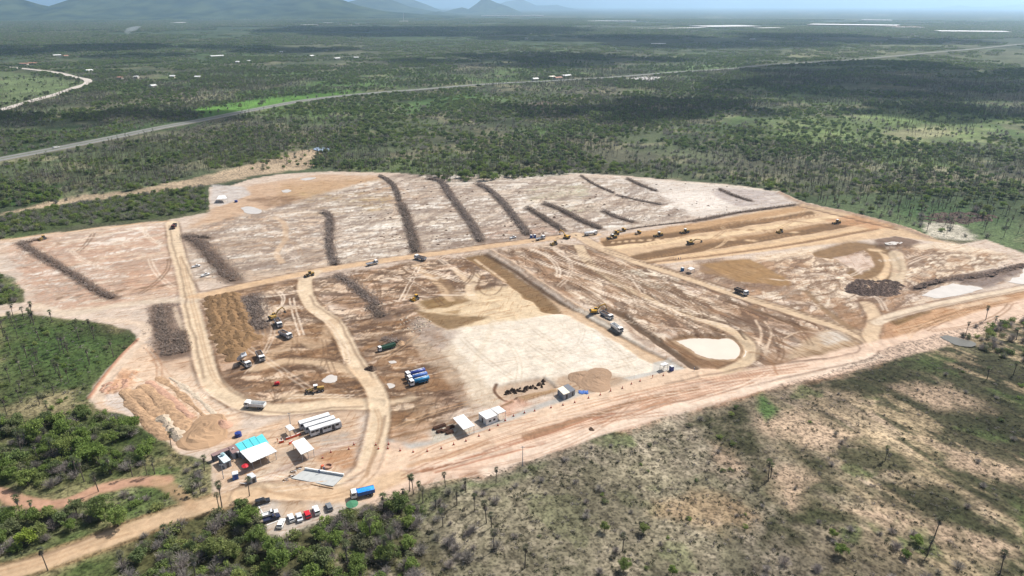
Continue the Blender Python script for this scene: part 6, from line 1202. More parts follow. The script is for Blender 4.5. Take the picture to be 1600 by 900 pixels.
def delin(px, k):
    global DEL
    x, y = P(*px)
    if DEL is None:
        DEL = thing('traffic_cone', '', 'cone', (x, y, 0)); MB().box(0, 0, .04, .7, .7, .08).build('base', BL, DEL); c_ = MB().cyl((0, 0, .6), .27, 1.05, 'z', 8, .07).build('cone', ORA, DEL); MB().cyl((0, 0, .72), .215, .16, 'z', 8, .18).build('white_band', WR, c_); o = DEL
    else: o = dup(DEL, (x, y, 0))
    o.location = (x, y, max(0, gz(x, y))); tagp(o, 'orange traffic cone %s along the main haul road' % ('at the haul road junction' if px[0] < 610 else 'left of the log stacks' if px[0] < 672 else 'beside the log stacks' if px[0] < 720 else 'below the white canopy' if px[0] < 748 else 'below the white site office' if px[0] < 792 else 'left of the grey containers' if px[0] < 870 else 'right of the grey containers' if px[0] < 935 else 'below the brown mound' if px[0] < 1010 else 'near the gravel corner'), 'cone', 'cones along the main haul road'); return o
DEL = None
dl = [Z3(*p) for p in [(155, 772), (178, 806), (262, 808), (268, 770), (372, 822), (488, 835), (613, 828), (738, 803), (848, 768), (957, 737), (1073, 692), (1168, 640), (1242, 597), (1305, 555), (1380, 514), (1478, 484), (1568, 468)]] + [Z4(*p) for p in [(148, 486), (212, 451), (297, 426), (377, 411), (505, 386), (598, 366), (690, 346), (798, 311), (890, 286), (970, 256), (1062, 234), (1133, 201), (1200, 178), (1382, 136)]] + [(553, 695), (545, 702), (517, 707), (504, 716)]
for k, p in enumerate(dl[:14] + dl[17:]): delin(p, k)
def barrier(px, a, label):
    x, y = P(*px); t = thing('road_barrier', label, 'barrier', (x, y, max(0, gz(x, y))), a, 'orange and white barriers behind the camp'); MB().prism([(-.9, 0), (.9, 0), (.9, .3), (.8, .85), (-.8, .85), (-.9, .3)], -.2, .2).build('body', ORA, t); MB().box(0, 0, .9, 1.4, .25, .12).build('top_bar', WR, t)
for k, (p, lb) in enumerate((((800, 345), 'leftmost'), ((870, 308), 'second from the left'), ((925, 290), 'third from the left'), ((975, 270), 'rightmost'), ((900, 350), 'nearest the square canopy'))): barrier(Z1(*p), .4 + k * .15, 'orange and white barrier behind the camp, ' + lb)
def logpile(px, a, label, n=6, L=3.0, m=LOGM, name='log_stack', cat='log stack', r=.22):
    x, y = P(*px); t = thing(name, label, cat, (x, y, gz(x, y)), a, 'stacks of dark logs' if m is LOGM else None); rw = 3
    for k in range(n): lay, pos = divmod(k, rw); MB().cyl((rnd.uniform(-.15, .15), (pos - 1 + .5 * (lay % 2)) * r * 2.05, r + lay * r * 1.75), r, L * rnd.uniform(.85, 1.1), 'x', 8).build('log', m, t)
for k, (p, lb) in enumerate((((700, 625), 'back left stack of logs on the gravel pad'), ((745, 610), 'back right stack of logs on the gravel pad'), ((730, 655), 'second row left stack of logs on the gravel pad'), ((775, 650), 'second row middle stack of logs on the gravel pad'), ((815, 665), 'front stack of logs on the gravel pad'), ((820, 620), 'stack of logs touching the shade of the canopy'))): logpile(Z3(*p), ax_road + .1, lb)
def planks(px, a, label, n=8):
    x, y = P(*px); t = thing('timber_pile', label, 'timber', (x, y, gz(x, y)), a, 'sawn timber beside the slab')
    for k in range(n): M = Matrix.Rotation(rnd.uniform(-.5, .5), 4, 'Z'); MB().box(rnd.uniform(-.4, .4), rnd.uniform(-.5, .5), .1 + k * .06, 1.9, .2, .06, M=M).build('plank', [PLK, LOGM, WH][k % 3], t)
for p, lb in (((985, 612), 'timber pile at the back left corner of the slab'), ((930, 650), 'loose boards left of the slab'), ((915, 690), 'boards at the left tip of the slab'), ((850, 740), 'planks lying on the yard left of the slab')): planks(Z1(*p), .3, lb)
planks(Z1(400, 790), .2, 'brown scrap timber beside the grey boxy cabin', 9)
x, y = P(*Z1(1288, 598)); t = thing('manhole_ring', 'round brown pit ring in the orange spoil behind the slab', 'pit ring', (x, y, gz(x, y))); n = 16; V = [(r_ * cos(2 * PI * i / n), r_ * sin(2 * PI * i / n), z_) for r_, z_ in ((1.5, -.1), (1.45, .7), (1.15, .7), (1.1, .02)) for i in range(n)]; meshobj('ring', V, [(k * n + i, k * n + (i + 1) % n, (k + 1) * n + (i + 1) % n, (k + 1) * n + i) for k in range(3) for i in range(n)] + [tuple(3 * n + i for i in range(n))], SOILR, t)
x, y = P(*Z1(1230, 610)); t = thing('concrete_mixer', 'orange concrete mixer at the edge of the round pit', 'mixer', (x, y, gz(x, y)), .6); MB().cyl((0, 0, 1.0), .5, .8, 'x', 10, .3).build('drum', ORA, t); MB().bar((-.5, -.4, 0), (0, 0, .8), .1).bar((-.5, .4, 0), (0, 0, .8), .1).bar((.6, 0, 0), (0, 0, .8), .1).build('stand', DG, t); MB().box(-.6, 0, .5, .4, .4, .4).build('motor', DG, t)
def pole(px, h, label, name='utility_pole'):
    x, y = P(*px); t = thing(name, label, 'pole', (x, y, gz(x, y))); MB().cyl((0, 0, h / 2), .14, h, 'z', 8, .09).build('shaft', GR, t); MB().box(0, 0, h - .4, 1.4, .12, .12).build('cross_arm', GR, t); MB().cyl((.6, 0, h - .25), .06, .2, 'z', 6).cyl((-.6, 0, h - .25), .06, .2, 'z', 6).build('insulator', WR, t)
pole((816.5, 729), 8.5, 'tall thin pole at the edge of the dry scrub below the main haul road'); pole(Z1(893, 160), 5.5, 'short pole behind the tiny canopy'); pole((349.5, 748), 6, 'pole at the left edge of the camp beside the trees')
for k, (a, b) in enumerate((((400, 781), (411, 777)), ((404, 791), (422, 786)), ((404, 791), (411, 803)), ((411, 803), (425, 798)), ((417, 821), (437, 813)))):
    p0, p1 = P(*a), P(*b); t = MB().bar((p0[0], p0[1], .06), (p1[0], p1[1], .06), .3, .16).build('parking_kerb', WR); tagp(t, 'white painted kerb strip ' + ['above the black vehicle', 'below the black vehicle', 'at the head of the empty bay', 'behind the white pickup', 'below the navy pickup'][k], 'kerb', 'white kerbs of the parking bays')
x, y = P(*Z4(758, 266)); v = []; f = []
for i in range(9):
    for j in range(6): v.append((x + (i - 4) * .5 + .25 * sin(j * 2), y + (j - 2.5) * .55 + .3 * sin(i * 1.7), .25 + .3 * vn(np.array([i * .9]), np.array([j * .9]), 2)[0] - (.25 if i in (0, 8) or j in (0, 5) else 0)))
for i in range(8):
    for j in range(5): k = i * 6 + j; f.append((k, k + 6, k + 7, k + 1))
tagp(meshobj('tarpaulin', v, f, BLU), 'crumpled blue tarpaulin lying right of the two grey containers', 'tarpaulin')

# ------------------------------------------------------------------ heaps, windrows, spoil
def mound_mesh(seed, R0=1.0, H0=.8, m=SOIL, n=9, k=18, rough=.07):
    r = random.Random(seed); V = [(0, 0, H0)]; F = []
    for i in range(1, n + 1):
        t = i / n
        for j in range(k):
            a = 2 * PI * j / k; rr_ = R0 * t * (1 + .22 * sin(2 * a + seed) + .12 * sin(3 * a + 2 * seed)); z = H0 * (1 - t ** 1.3) * (1 + .08 * sin(3 * a + 3 * t + seed)) + rough * 2.2 * H0 * (float(vn(np.array([rr_ * cos(a) * 5 / R0 + seed]), np.array([rr_ * sin(a) * 5 / R0]), 4)[0]) - .5) * (1 - t) + (r.uniform(-1, 1) * rough * H0 * .5 if i < n else -.15 * H0); V.append((rr_ * cos(a), rr_ * sin(a), z))
    for j in range(k): F.append((0, 1 + j, 1 + (j + 1) % k))
    for i in range(n - 1):
        for j in range(k): a = 1 + i * k + j; b = 1 + i * k + (j + 1) % k; F.append((a, a + k, b + k, b))
    return M_('heap', V, F, m)
def heap(me, x, y, s, label, cat, group, rz=0, sz=1, name='soil_heap'):
    o = bpy.data.objects.new(name, me); COL.objects.link(o); o.location = (x, y, gz(x, y) - .05); o.rotation_euler = (0, 0, rz); o.scale = (s, s, s * sz); tagp(o, label, cat, group)
for m in (SOILO,): HO = [mound_mesh(s, 1, .42, m) for s in range(4)]
ORD = 'first second third fourth fifth sixth seventh eighth ninth tenth eleventh twelfth thirteenth fourteenth fifteenth sixteenth seventeenth eighteenth nineteenth twentieth'.split()
def heaprow(pts, step, s, meshes, label, group, seed, name='soil_heap', cat='heap', sz=1):
    p = spline(PP(pts), 8); d = np.cumsum(np.r_[0, np.linalg.norm(np.diff(p, axis=0), axis=1)]); r = random.Random(seed)
    for kk, q in enumerate(np.arange(0, d[-1], step)): x = np.interp(q, d, p[:, 0]) + r.gauss(0, .4); y = np.interp(q, d, p[:, 1]) + r.gauss(0, .4); heap(meshes[r.randrange(len(meshes))], x, y, s * r.uniform(.85, 1.2), ORD[kk] + ' ' + label + ', from the top', cat, group, r.uniform(0, 6.28), sz, name)
GO = 'orange brown mulch heaps in rows'
for k, (l_, lb) in enumerate((([(330, 467), (334, 490), (343, 518), (354, 545)], 'outer'), ([(342, 465), (348, 490), (356, 518), (365, 545), (372, 562)], 'second'), ([(354, 463), (361, 488), (370, 515), (379, 543)], 'third'), ([(364, 461), (373, 485), (384, 512), (392, 530)], 'inner'))):
    heaprow(l_, 5.2, 4.4, HO, 'orange mulch heap in the %s row from the left haul road' % lb, GO, 60 + k)
HB = [mound_mesh(10 + s, 1, .6, SOIL) for s in range(4)]; HP = [mound_mesh(20 + s, 1, .6, SOILP) for s in range(3)]; HR = [mound_mesh(30 + s, 1, .5, SOILR) for s in range(3)]; HD = [mound_mesh(40 + s, 1, .6, SOILD, rough=.3) for s in range(3)]; HM = [mound_mesh(50 + s, 1, .45, MUL, rough=.35) for s in range(3)]
GS = 'tipped spoil heaps at the lower left'
heaprow([(252, 654), (262, 665), (273, 677), (284, 690)], 3.2, 2.7, HP, 'whitish spoil heap in the pale ridge at the lower left', GS, 72)
RIDGES = [('leftmost long brown spoil ridge at the lower left', [(193, 609), (204, 628), (222, 648), (245, 670), (266, 688)], 6, 1.7, SOIL), ('short brown spoil ridge ending at the white heaps', [(206, 609), (222, 624), (238, 640), (252, 650)], 7, 1.8, SOIL),
          ('long spoil ridge running just right of the white heaps', [(219, 601), (240, 618), (258, 634), (276, 654), (293, 677)], 7, 1.7, SOIL), ('pinkish spoil ridge fourth from the left boundary', [(229, 594), (252, 611), (275, 630), (300, 654)], 5, 1.0, SOILR),
          ('low spoil ridge fifth from the left boundary', [(243, 588), (268, 604), (300, 632), (330, 660)], 3.5, .7, SOIL), ('lowest and rightmost of the spoil ridges', [(262, 588), (290, 606), (318, 630), (342, 655)], 3, .6, SOILP)]
rr2 = random.Random(3)
for k in range(26):
    a, b = rr2.uniform(158, 200), rr2.uniform(580, 616)
    if b < 580 + (200 - a) * .5: continue
    x, y = P(a, b); heap(HR[k % 3], x, y, rr2.uniform(.7, 1.7), 'reddish rubble lump on the rough corner by the left boundary track', 'heap', 'reddish rubble lumps', k, .8)
x, y = P(320, 676); heap(mound_mesh(61, 1, .22, SOIL, rough=.2), x, y, 11, 'broad low brown mound beside the camp', 'mound', None); x, y = P(930, 594); heap(mound_mesh(62, 1, .14, mat('mound_brown', A(176, 146, 118), .95, amp=.2, sc=.4, bump=.4), 12, 26, .12), x, y, 9.5, 'brown earth mound on the verge between the containers and the gravel corner', 'mound', None); x, y = P(905, 588); heap(mound_mesh(63, 1, .22, MATS['mound_brown'], rough=.15), x, y, 5.5, 'smaller lobe of earth left of the brown mound', 'mound', None)
x, y = P(348, 664); heap(HR[0], x, y, 4, 'reddish heap right of the broad low mound', 'heap', None, 1); x, y = P(590, 546)
x, y = P(630, 541) if False else P(626, 537); heap(HB[1], x, y, 2.6, 'small round soil heap behind the green trailer truck', 'heap', None); x, y = P(580, 577); heap(HD[0], x, y, 2.6, 'small dark heap beside the curved haul road', 'heap', None); x, y = P(924, 671); heap(mound_mesh(64, 1, .5, WBR2, rough=.2), x, y, 1.2, 'dark brown root ball on the lower verge of the main haul road', 'root ball', None, 2, 1.5)
def windrow(label, pts, wd, h, seed, tw=5.0, m=WRAP, name='brush_windrow', jit=.25, twm=None, rg=.6):
    p = spline(PP(pts), 6); L = np.r_[0, np.cumsum(np.linalg.norm(np.diff(p, axis=0), axis=1))]; n = max(6, int(L[-1] / 1.6)); q = np.linspace(0, L[-1], n); c = np.stack([np.interp(q, L, p[:, 0]), np.interp(q, L, p[:, 1])], 1); d = np.gradient(c, axis=0); d /= np.linalg.norm(d, axis=1)[:, None]; nr = np.stack([-d[:, 1], d[:, 0]], 1)
    t = thing(name, label, 'brush row', (c[0][0], c[0][1], 0), 0, 'rows of cleared brush'); K = 9; V = []; F = []; r = random.Random(seed)
    zz = np.maximum(-2, zh(c[:, 0], c[:, 1]))
    for i in range(n):
        e = min(1, i / 2, (n - 1 - i) / 2) ** .5 if 0 < i < n - 1 else .05; we = wd * .60 * (.35 + 1.05 * vn(np.array([q[i] / 6]), np.array([seed * 3.1]), 1)[0]) * (.4 + .6 * e)
        for k in range(K):
            s = k / (K - 1) * 2 - 1; x = c[i] + nr[i] * s * we / 2 - c[0]; z = zz[i] - .1 + .48 * h * e * (1 - s * s) * (.95 - rg / 2 + rg * r.random()) * (.7 + .5 * vn(np.array([q[i] / 4]), np.array([seed * 1.7]), 2)[0]); V.append((x[0] + r.gauss(0, jit), x[1] + r.gauss(0, jit), z))
    for i in range(n - 1):
        for k in range(K - 1): a = i * K + k; F.append((a, a + 1, a + K + 1, a + K))
    meshobj('brush_mound', V, F, m, t)
    if tw:
        V = []; F = []
        for s in range(int(L[-1] * tw * 3)):
            qq = r.uniform(0, L[-1]); i = int(np.searchsorted(q, qq)) - 1; i = max(0, min(n - 2, i)); s_ = max(-1.5, min(1.5, r.gauss(0, .55))); b = c[i] + nr[i] * s_ * wd * .42 - c[0]; z = zz[i] + h * max(0, 1 - s_ * s_) * .5; a = r.uniform(0, 6.28); l_ = r.uniform(.6, 1.7); e = r.uniform(.0, .8); w_ = .07
            dd = np.array([cos(a) * cos(e), sin(a) * cos(e), sin(e)]) * l_; o_ = np.array([-sin(a), cos(a), 0]) * w_; B0 = np.array([b[0], b[1], z]); j = len(V); V += [B0 - o_, B0 + o_, B0 + dd + o_ * .4, B0 + dd - o_ * .4, B0 + dd * .5 + o_ * 6, B0 + dd * .8 - o_ * 6 + np.array([0, 0, .3])]; F += [(j, j + 1, j + 2, j + 3), (j + 2, j + 4, j + 5)]
        o = meshobj('twigs', V, F, twm or TWD, t); o['kind'] = 'stuff'
    return t
for k, (lb, l_, w_, h_, m_) in enumerate(RIDGES):
    o = windrow(lb, l_, w_ * 1.9, h_ * 1.25, 300 + k, 0, m_, 'spoil_ridge', .08, None, .22); o['category'] = 'soil ridge'; o['group'] = 'spoil ridges at the lower left'; o.children[0].name = 'ridge'
WBR = mat('brown_brush_mound', A(112, 90, 74), .95, amp=.4, sc=.8, bump=.5)
windrow('long dark brown brush row crossing the plot at the far left', [(32, 379), (52, 393), (85, 412), (120, 433), (150, 453), (178, 467)], 9, 1.6, 1, 4, WBR); windrow('short dark brown brush arm at the top of the far left row', [(34, 381), (52, 376), (70, 373)], 7, 1.4, 2, 4, WBR)
windrow('broad brown brush row right of the left haul road', [(290, 368), (312, 380), (335, 405), (352, 425), (368, 440)], 15, 1.8, 3, 6, WBR); windrow('dark short brush arm at the top of the broad brown row', [(290, 371), (310, 370), (330, 372)], 7, 2, 30, 4, SOILD)
windrow('purplish brush row with a hooked top, first of the middle rows', [(503, 332), (514, 336), (516, 355), (515, 380), (519, 400), (526, 415)], 8, 2.6, 4, 8); windrow('long curving brush row second of the middle rows', [(594, 275), (610, 285), (620, 300), (624, 315)], 6, 2.0, 5, 8); windrow('lower half of the long curving brush row, thicker than the upper', [(625, 318), (634, 335), (640, 355), (646, 375), (650, 395)], 9.5, 3, 6, 8)
windrow('long thick brush row third of the middle rows', [(668, 279), (690, 285), (703, 305), (722, 330), (740, 355), (752, 378)], 9.5, 2.8, 7, 8); windrow('brush row fourth of the middle rows', [(747, 287), (768, 300), (790, 322), (808, 345), (826, 368)], 9, 2.6, 8, 8); windrow('thin brush row left of the far excavator', [(824, 325), (845, 338), (862, 349), (880, 361)], 8, 2.2, 9, 7)
windrow('thick brush row ending above the white water tanker', [(851, 318), (880, 330), (908, 345), (940, 358)], 9, 2.4, 10, 7); windrow('thin dark brush line starting at the far edge of the pale plot', [(908, 275), (930, 289), (960, 302)], 4, 1.2, 11, 4, SOILD); windrow('second length of the thin dark brush line on the pale plot', [(963, 305), (985, 310), (1012, 316), (1036, 320)], 5, 1.0, 12, 4, SOILD)
windrow('short dark brush row near the far edge of the pale plot', [(980, 279), (1000, 289), (1027, 299)], 5.5, 1.6, 13, 5, WBR); windrow('short dark brush row at the right of the pale plot', [(1124, 296), (1150, 307), (1176, 315)], 6, 1.5, 14, 5, WBR); windrow('short brush row just above the graded field', [(943, 330), (965, 340), (992, 348)], 7, 1.6, 15, 6, WBR)
windrow('grey brown brush row below the middle haul road', [(528, 430), (552, 446), (575, 465), (592, 478)], 10, 1.3, 16, 6); windrow('dark brush clump at the lower end of the grey brown row', [(580, 478), (592, 490), (600, 496)], 11, 1.4, 17, 6, SOILD)
windrow('wide dark grey brush heap right of the left boundary', [(255, 478), (252, 500), (260, 525), (268, 556)], 15, 1.6, 18, 6); windrow('second lobe of the wide dark grey brush heap', [(280, 520), (284, 540), (288, 552)], 9, 1.5, 19, 6); windrow('dark brush heap beside the orange mulch heaps', [(398, 462), (402, 480), (400, 500), (412, 515)], 14, 2.0, 20, 8)
windrow('brush heap arm behind the loading tipper', [(385, 465), (388, 480), (393, 495)], 8, 1.3, 21, 5); windrow('dark root heap left of the pale platform', [(603, 530), (618, 536), (628, 530)], 8, 1.3, 22, 6, SOILD)
windrow('dark soil bank along the far edge of the graded field', [(1080, 346), (1110, 341), (1150, 333), (1200, 326), (1245, 320)], 8, 2.0, 23, 1.5, SOILD, 'soil_bank'); windrow('low dark soil bank between the pale plot and the graded field', [(960, 362), (1010, 354), (1080, 346)], 4, 1.1, 24, 1, SOILD, 'soil_bank')
windrow('dark broken bank above the pool at the right edge', [(1428, 452), (1470, 440), (1530, 434), (1570, 424), (1610, 414)], 7, 1.6, 25, 1.5, MUL, 'soil_bank')
GMU = 'black mulch lumps of the oval pile'
for k in range(120):
    a = rr2.uniform(0, 6.28); s = rr2.random() ** .5; x, y = P(1366 + 46 * s * cos(a), 450 + 13 * s * sin(a)); heap(HM[k % 3], x, y, rr2.uniform(1.8, 3.2), 'black mulch lump in the oval pile on the right plot', 'heap', GMU, a, .75, 'mulch_heap')
for k in range(110):
    a = rr2.uniform(0, 6.28); s = rr2.random() ** .5; x, y = P(1500 + 60 * s * cos(a), 341 + 8.5 * s * sin(a)); heap(HM[k % 3], x, y, rr2.uniform(2, 3.4), 'dark burnt stack on the green flat beyond the graded field', 'heap', 'dark burnt stacks on the green flat', a, .7, 'mulch_heap')
x, y = P(1524, 331); mk_bare((x, y), 0, 2.6, 'at the burnt stacks', 3); bpy.context.scene.objects[-1]
for k in range(30):
    tt = k / 29; a, b = 789 + 62 * tt + rr2.gauss(0, 2), 613 - 17 * tt + rr2.gauss(0, 2.6); x, y = P(a, b); o = bpy.data.objects.new('tree_stump', HD[k % 3]); COL.objects.link(o); o.location = (x, y, gz(x, y) - .05); o.rotation_euler = (0, 0, k); s = rr2.uniform(.7, 1.35); o.scale = (s, s * .7, s * 1.6); tagp(o, 'dark brown grubbed stump lying in the shallow excavation by the main haul road', 'stump', 'grubbed stumps in the excavation')
st = bpy.data.meshes['heap'] if False else mound_mesh(71, 1, .7, SOILP, 3, 7, .3)
for k in range(60):
    a = rr2.uniform(0, 6.28); s = rr2.random() ** .5; x, y = P(648 + 26 * s * cos(a), 507 + 12 * s * sin(a)); heap(st, x, y, rr2.uniform(.3, .9), 'pale rock in the stony patch left of the pale platform', 'rock', 'pale rocks of the stony patch', k, 1, 'rock')
CL = [mound_mesh(80 + s, 1, .5, WBR, 4, 9, .35) for s in range(3)]
n = 0
while n < 170:
    a, b = rr2.uniform(560, 1200), rr2.uniform(276, 395)
    if b < 282 or b > 393 - (a - 640) * .06 or (a > 940 and b > 350 - (a - 940) * .1): continue
    x, y = P(a, b)
    if not inside(np.array([x]), np.array([y]), SITEW)[0]: continue
    n += 1; heap(CL[n % 3], x, y, rr2.uniform(.6, 1.6), 'small dark brush clod scattered on the pale cleared plots', 'clod', 'brush clods on the pale plots', n, rr2.uniform(.5, 1), 'brush_clod')

# ------------------------------------------------------------------ far buildings
def far_box(name, label, a, b, h, depth, wm, rm, group=None, pitch=.0, nwin=0):
    p, q = np.array(P(*a)), np.array(P(*b)); L = np.linalg.norm(q - p); c = (p + q) / 2; t = thing(name, label, 'building', (c[0], c[1], 0), atan2(q[1] - p[1], q[0] - p[0]), group)
    MB().box(0, depth / 2, h / 2, L, depth, h).build('wall', wm, t); MB().prism([(-depth / 2 - .5, h + .02), (depth / 2 + .5, h + .02), (0, h + .3 + pitch * depth)], -L / 2 - .5, L / 2 + .5, M=Matrix.Translation((0, depth / 2, 0)) @ Matrix.Rotation(R(90), 4, 'Z')).build('roof', rm, t)
    for k in range(nwin): MB().box(-L / 2 + (k + .5) * L / nwin, -.04, h * .5, min(1.2, L / nwin * .5), .1, h * .3).build('window', GL, t)
    if nwin: MB().box(L * .1, -.05, 1.1, 1.0, .1, 2.1).build('door', DG, t)
FW = mat('far_white_roof', (.62, .62, .60), .6, amp=.03, sc=.02); FWR = mat('clay_roof', (.32, .17, .12), .8, amp=.1); FWL = mat('cream_wall', (.5, .45, .38), .8)
far_box('warehouse', 'long pale blue white warehouse in the distance right of centre', (1108, 45), (1190, 44), 14, 260, FWL, FW); far_box('warehouse', 'low bright shed adjoining the long warehouse on its right', (1190, 46), (1226, 45.5), 9, 90, FWL, FW); far_box('warehouse', 'thin line of low white sheds left of the long warehouse', (985, 45.5), (1050, 46), 7, 60, FWL, FW); far_box('warehouse', 'second thin line of low white sheds left of the long warehouse', (1052, 46), (1105, 45), 8, 80, FWL, FW)
far_box('warehouse', 'longest white roofed plant on the distant plain at the right', (1260, 41), (1400, 43), 14, 260, mat('pink_earth', A(214, 180, 168), .9), FW); far_box('warehouse', 'pinkish roofed end of the longest distant plant', (1404, 44.5), (1448, 44.5), 8, 220, FWL, mat('pink_roof', A(214, 190, 184), .7)); far_box('warehouse', 'white roofed plant near the right edge', (1470, 51.5), (1580, 52.5), 10, 160, FWL, FW); far_box('warehouse', 'faint white roofs behind the longest distant plant', (1345, 33), (1390, 33.5), 12, 200, FWL, FW)
far_box('warehouse', 'thin distant white roof below the pointed mountain', (752, 25.5), (850, 25.5), 12, 160, FWL, FW); far_box('warehouse', 'thin distant white roof right of the pointed mountain', (920, 34.5), (995, 34.5), 10, 130, FWL, FW); far_box('warehouse', 'small white shed by the mast at the foot of the blue peak', (624, 35), (636, 35), 12, 80, FWL, FW); far_box('warehouse', 'white shed right of the mast', (640, 38), (649, 38), 8, 60, FWL, FW)
far_box('warehouse', 'white sheds below the green foothill', (474, 40.5), (498, 40), 8, 60, FWL, FW); far_box('warehouse', 'small white shed above the sheds below the foothill', (505, 37), (517, 37), 8, 60, FWL, FW); far_box('warehouse', 'white sheds at the foot of the long ridge', (276, 37.5), (294, 36.5), 10, 60, FWL, FW)
x, y = P(631, 35); t = thing('mast', 'thin white mast at the foot of the blue peak', 'mast', (x, y, 0)); MB().cyl((0, 0, 45), 2.2, 90, 'z', 6, 1).build('shaft', FW, t); MB().box(0, 0, 60, 10, 2, 2).build('cross_arm', FW, t)
towns = [(312, 38), (328, 39), (345, 40), (357, 38.5), (372, 40.5), (385, 39.5), (398, 41), (410, 39), (420, 40.5), (530, 39), (545, 40), (555, 38.5), (1010, 36), (1042, 33), (1100, 36), (1498, 37), (1520, 36.5), (1536, 36), (1375, 32), (985, 38), (820, 62), (828, 54)]
for k, (a, b) in enumerate(towns): far_box('house', 'tiny white building of the distant settlements', (a, b), (a + 3.5 + (k % 3), b), 7, 18, FWL, FW, 'distant settlement buildings')
hs = [((30, 102), (42, 102), 'clay', 'house with red clay roof beside the far road'), ((44, 101), (56, 101), 'clay', 'second house with red clay roof beside the far road'), ((84, 88.5), (96, 88), 'w', 'white roofed house above the far road'), ((101, 89.5), (108, 89), 'clay', 'red roofed shed right of the white roofed house'), ((137, 113), (146, 112), 'w', 'small house right of the far road bend'), ((183, 124), (190, 124), 'clay', 'small red roofed house in the palms'), ((209, 123), (215, 123), 'w', 'small white house in the palms'), ((238, 137.5), (246, 136.5), 'w', 'lone white house above the forest at the left'), ((265, 122), (272, 122), 'w', 'white shed among the far palms'), ((304, 123), (312, 123), 'w', 'low white building right of the shed'), ((330, 90), (350, 89), 'w', 'long low white building among the far palms'), ((368, 99), (373, 99), 'w', 'tiny white hut among the far palms'), ((385, 97.5), (392, 97.5), 'w', 'white hut left of centre on the far plain'), ((437, 83), (441, 83), 'w', 'white hut on the far plain'), ((486, 89.5), (491, 89), 'w', 'second white hut on the far plain'), ((524, 93.5), (532, 93), 'w', 'pair of white huts on the far plain'), ((553, 92), (560, 92), 'w', 'white hut right of the pair of huts'), ((1018, 70), (1040, 70), 'w', 'long white house beyond the highway'), ((1172, 62.5), (1180, 62.5), 'w', 'white hut far beyond the highway'), ((860, 123.5), (868, 122.5), 'y', 'yellowish roadside building at the highway'), ((869, 125), (879, 124), 'clay', 'red roadside building at the highway'), ((881, 121.5), (893, 120.5), 'w', 'blue white roadside shed at the highway'), ((834, 126.5), (842, 126), 'w', 'small roadside shed at the highway')]
for a, b, m_, lb in hs: far_box('house', lb, a, b, 4, 9, FWL, {'w': FW, 'clay': FWR, 'y': CRM}[m_], None, .2, 3)
# smoke and haze
def box_vol(name, label, lo, hi, dens, col, ani, n=None):
    m = bpy.data.materials.new(name); m.use_nodes = True; nn = m.node_tree; nn.nodes.clear(); o_ = nn.nodes.new('ShaderNodeOutputMaterial'); v = nn.nodes.new('ShaderNodeVolumePrincipled'); v.inputs['Color'].default_value = (*col, 1); v.inputs['Density'].default_value = dens; v.inputs['Anisotropy'].default_value = ani; nn.links.new(v.outputs[0], o_.inputs['Volume']); return m
sm = box_vol('smoke', '', 0, 0, .013, (.85, .9, 1), .2); bm = bmesh.new(); bmesh.ops.create_icosphere(bm, subdivisions=3, radius=1); 
for v in bm.verts: zq = (v.co.z + 1) / 2; v.co.x *= 6 + 42 * zq; v.co.y *= 6 + 20 * zq; v.co.z = zq * 48; v.co.x += zq * zq * 70 + 4 * sin(v.co.z * .3)
me = bpy.data.meshes.new('smoke'); bm.to_mesh(me); bm.free(); me.materials.append(sm); o = bpy.data.objects.new('smoke', me); COL.objects.link(o); x, y = P(199, 56); o.location = (x, y, 2); tagp(o, 'thin white smoke rising from the distant woodland at the left', 'smoke', None, 'stuff')
hz = box_vol('haze', '', 0, 0, HAZE_DENSITY, HAZE_COLOR, HAZE_ANI); m = MB().box(0, 0, 299.5, 124000, 124000, 602); o = m.build('haze', hz); tagp(o, 'pale blue haze of the humid air over the whole plain', 'haze', None, 'stuff')

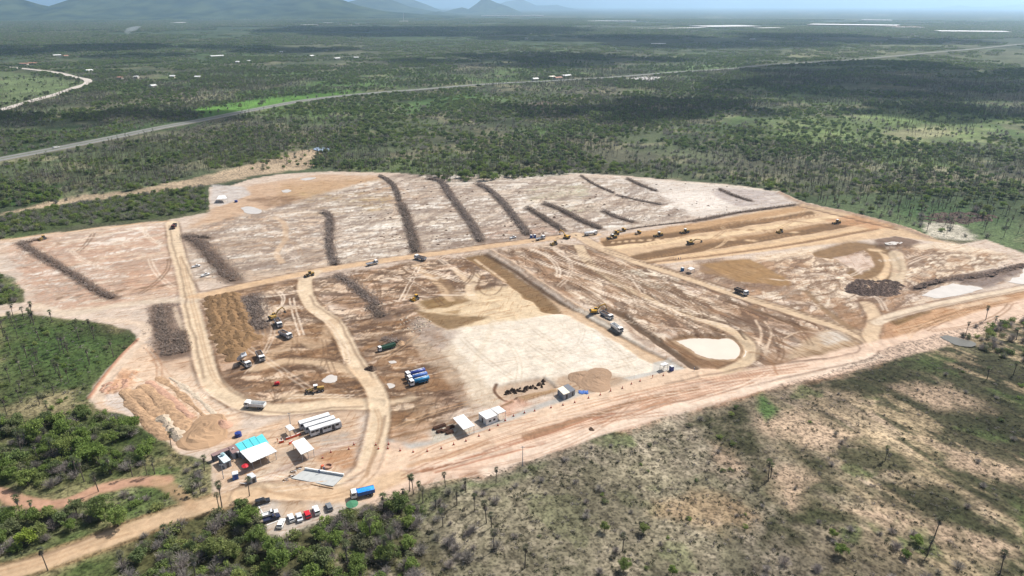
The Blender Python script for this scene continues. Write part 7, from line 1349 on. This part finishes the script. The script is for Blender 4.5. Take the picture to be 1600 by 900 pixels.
# ------------------------------------------------------------------ broken cumulus over the plain (above the haze), whose shadows cross the scrub
cm = bpy.data.materials.new('cloud'); cm.use_nodes = True; nn = cm.node_tree; nn.nodes.clear(); o_ = nn.nodes.new('ShaderNodeOutputMaterial'); mx = nn.nodes.new('ShaderNodeMixShader'); df = nn.nodes.new('ShaderNodeBsdfDiffuse'); tr = nn.nodes.new('ShaderNodeBsdfTransparent')
df.inputs['Color'].default_value = (.8, .8, .8, 1); mx.inputs[0].default_value = .62; nn.links.new(tr.outputs[0], mx.inputs[1]); nn.links.new(df.outputs[0], mx.inputs[2]); nn.links.new(mx.outputs[0], o_.inputs[0])
def cloud(px, py, rx, ry, seed, label):
    gx, gy = P(px, py); h = 1500; x, y = gx + sv.x / sv.z * h, gy + sv.y / sv.z * h; r = random.Random(seed); bm = bmesh.new()
    for k in range(16):
        a = r.uniform(0, 2 * PI); t = r.random() ** .6; cx, cy = rx * t * cos(a), ry * t * sin(a); s_ = min(rx, ry) * r.uniform(.25, .5)
        res = bmesh.ops.create_icosphere(bm, subdivisions=2, radius=1)
        for v in res['verts']: v.co = Vector((cx + v.co.x * s_ * 1.3, cy + v.co.y * s_, max(-.12, v.co.z) * s_ * .5 + r.uniform(-6, 6)))
    me = bpy.data.meshes.new('cloud'); bm.to_mesh(me); bm.free(); me.materials.append(cm); me.polygons.foreach_set('use_smooth', [True] * len(me.polygons)); o = bpy.data.objects.new('cloud', me); COL.objects.link(o); o.location = (x, y, h); tagp(o, label, None, None, 'structure')
for k, (px, py, rx, ry, lb) in enumerate(((1480, 118, 420, 380, 'over the right plain before the highway'), (1120, 60, 900, 700, 'over the far plain right of centre'), (640, 48, 1100, 800, 'over the far plain below the blue peak'), (1560, 178, 200, 110, 'over the forest right of the site'), (1010, 172, 220, 120, 'over the forest behind the pale plots'), (120, 186, 240, 90, 'over the forest at the left before the highway'), (180, 78, 700, 350, 'over the left plain'), (800, 92, 420, 260, 'over the plain beyond the highway'), (1340, 140, 260, 160, 'over the middle of the right forest'))):
    cloud(px, py, rx, ry, 900 + k, 'broken cumulus cloud ' + lb)
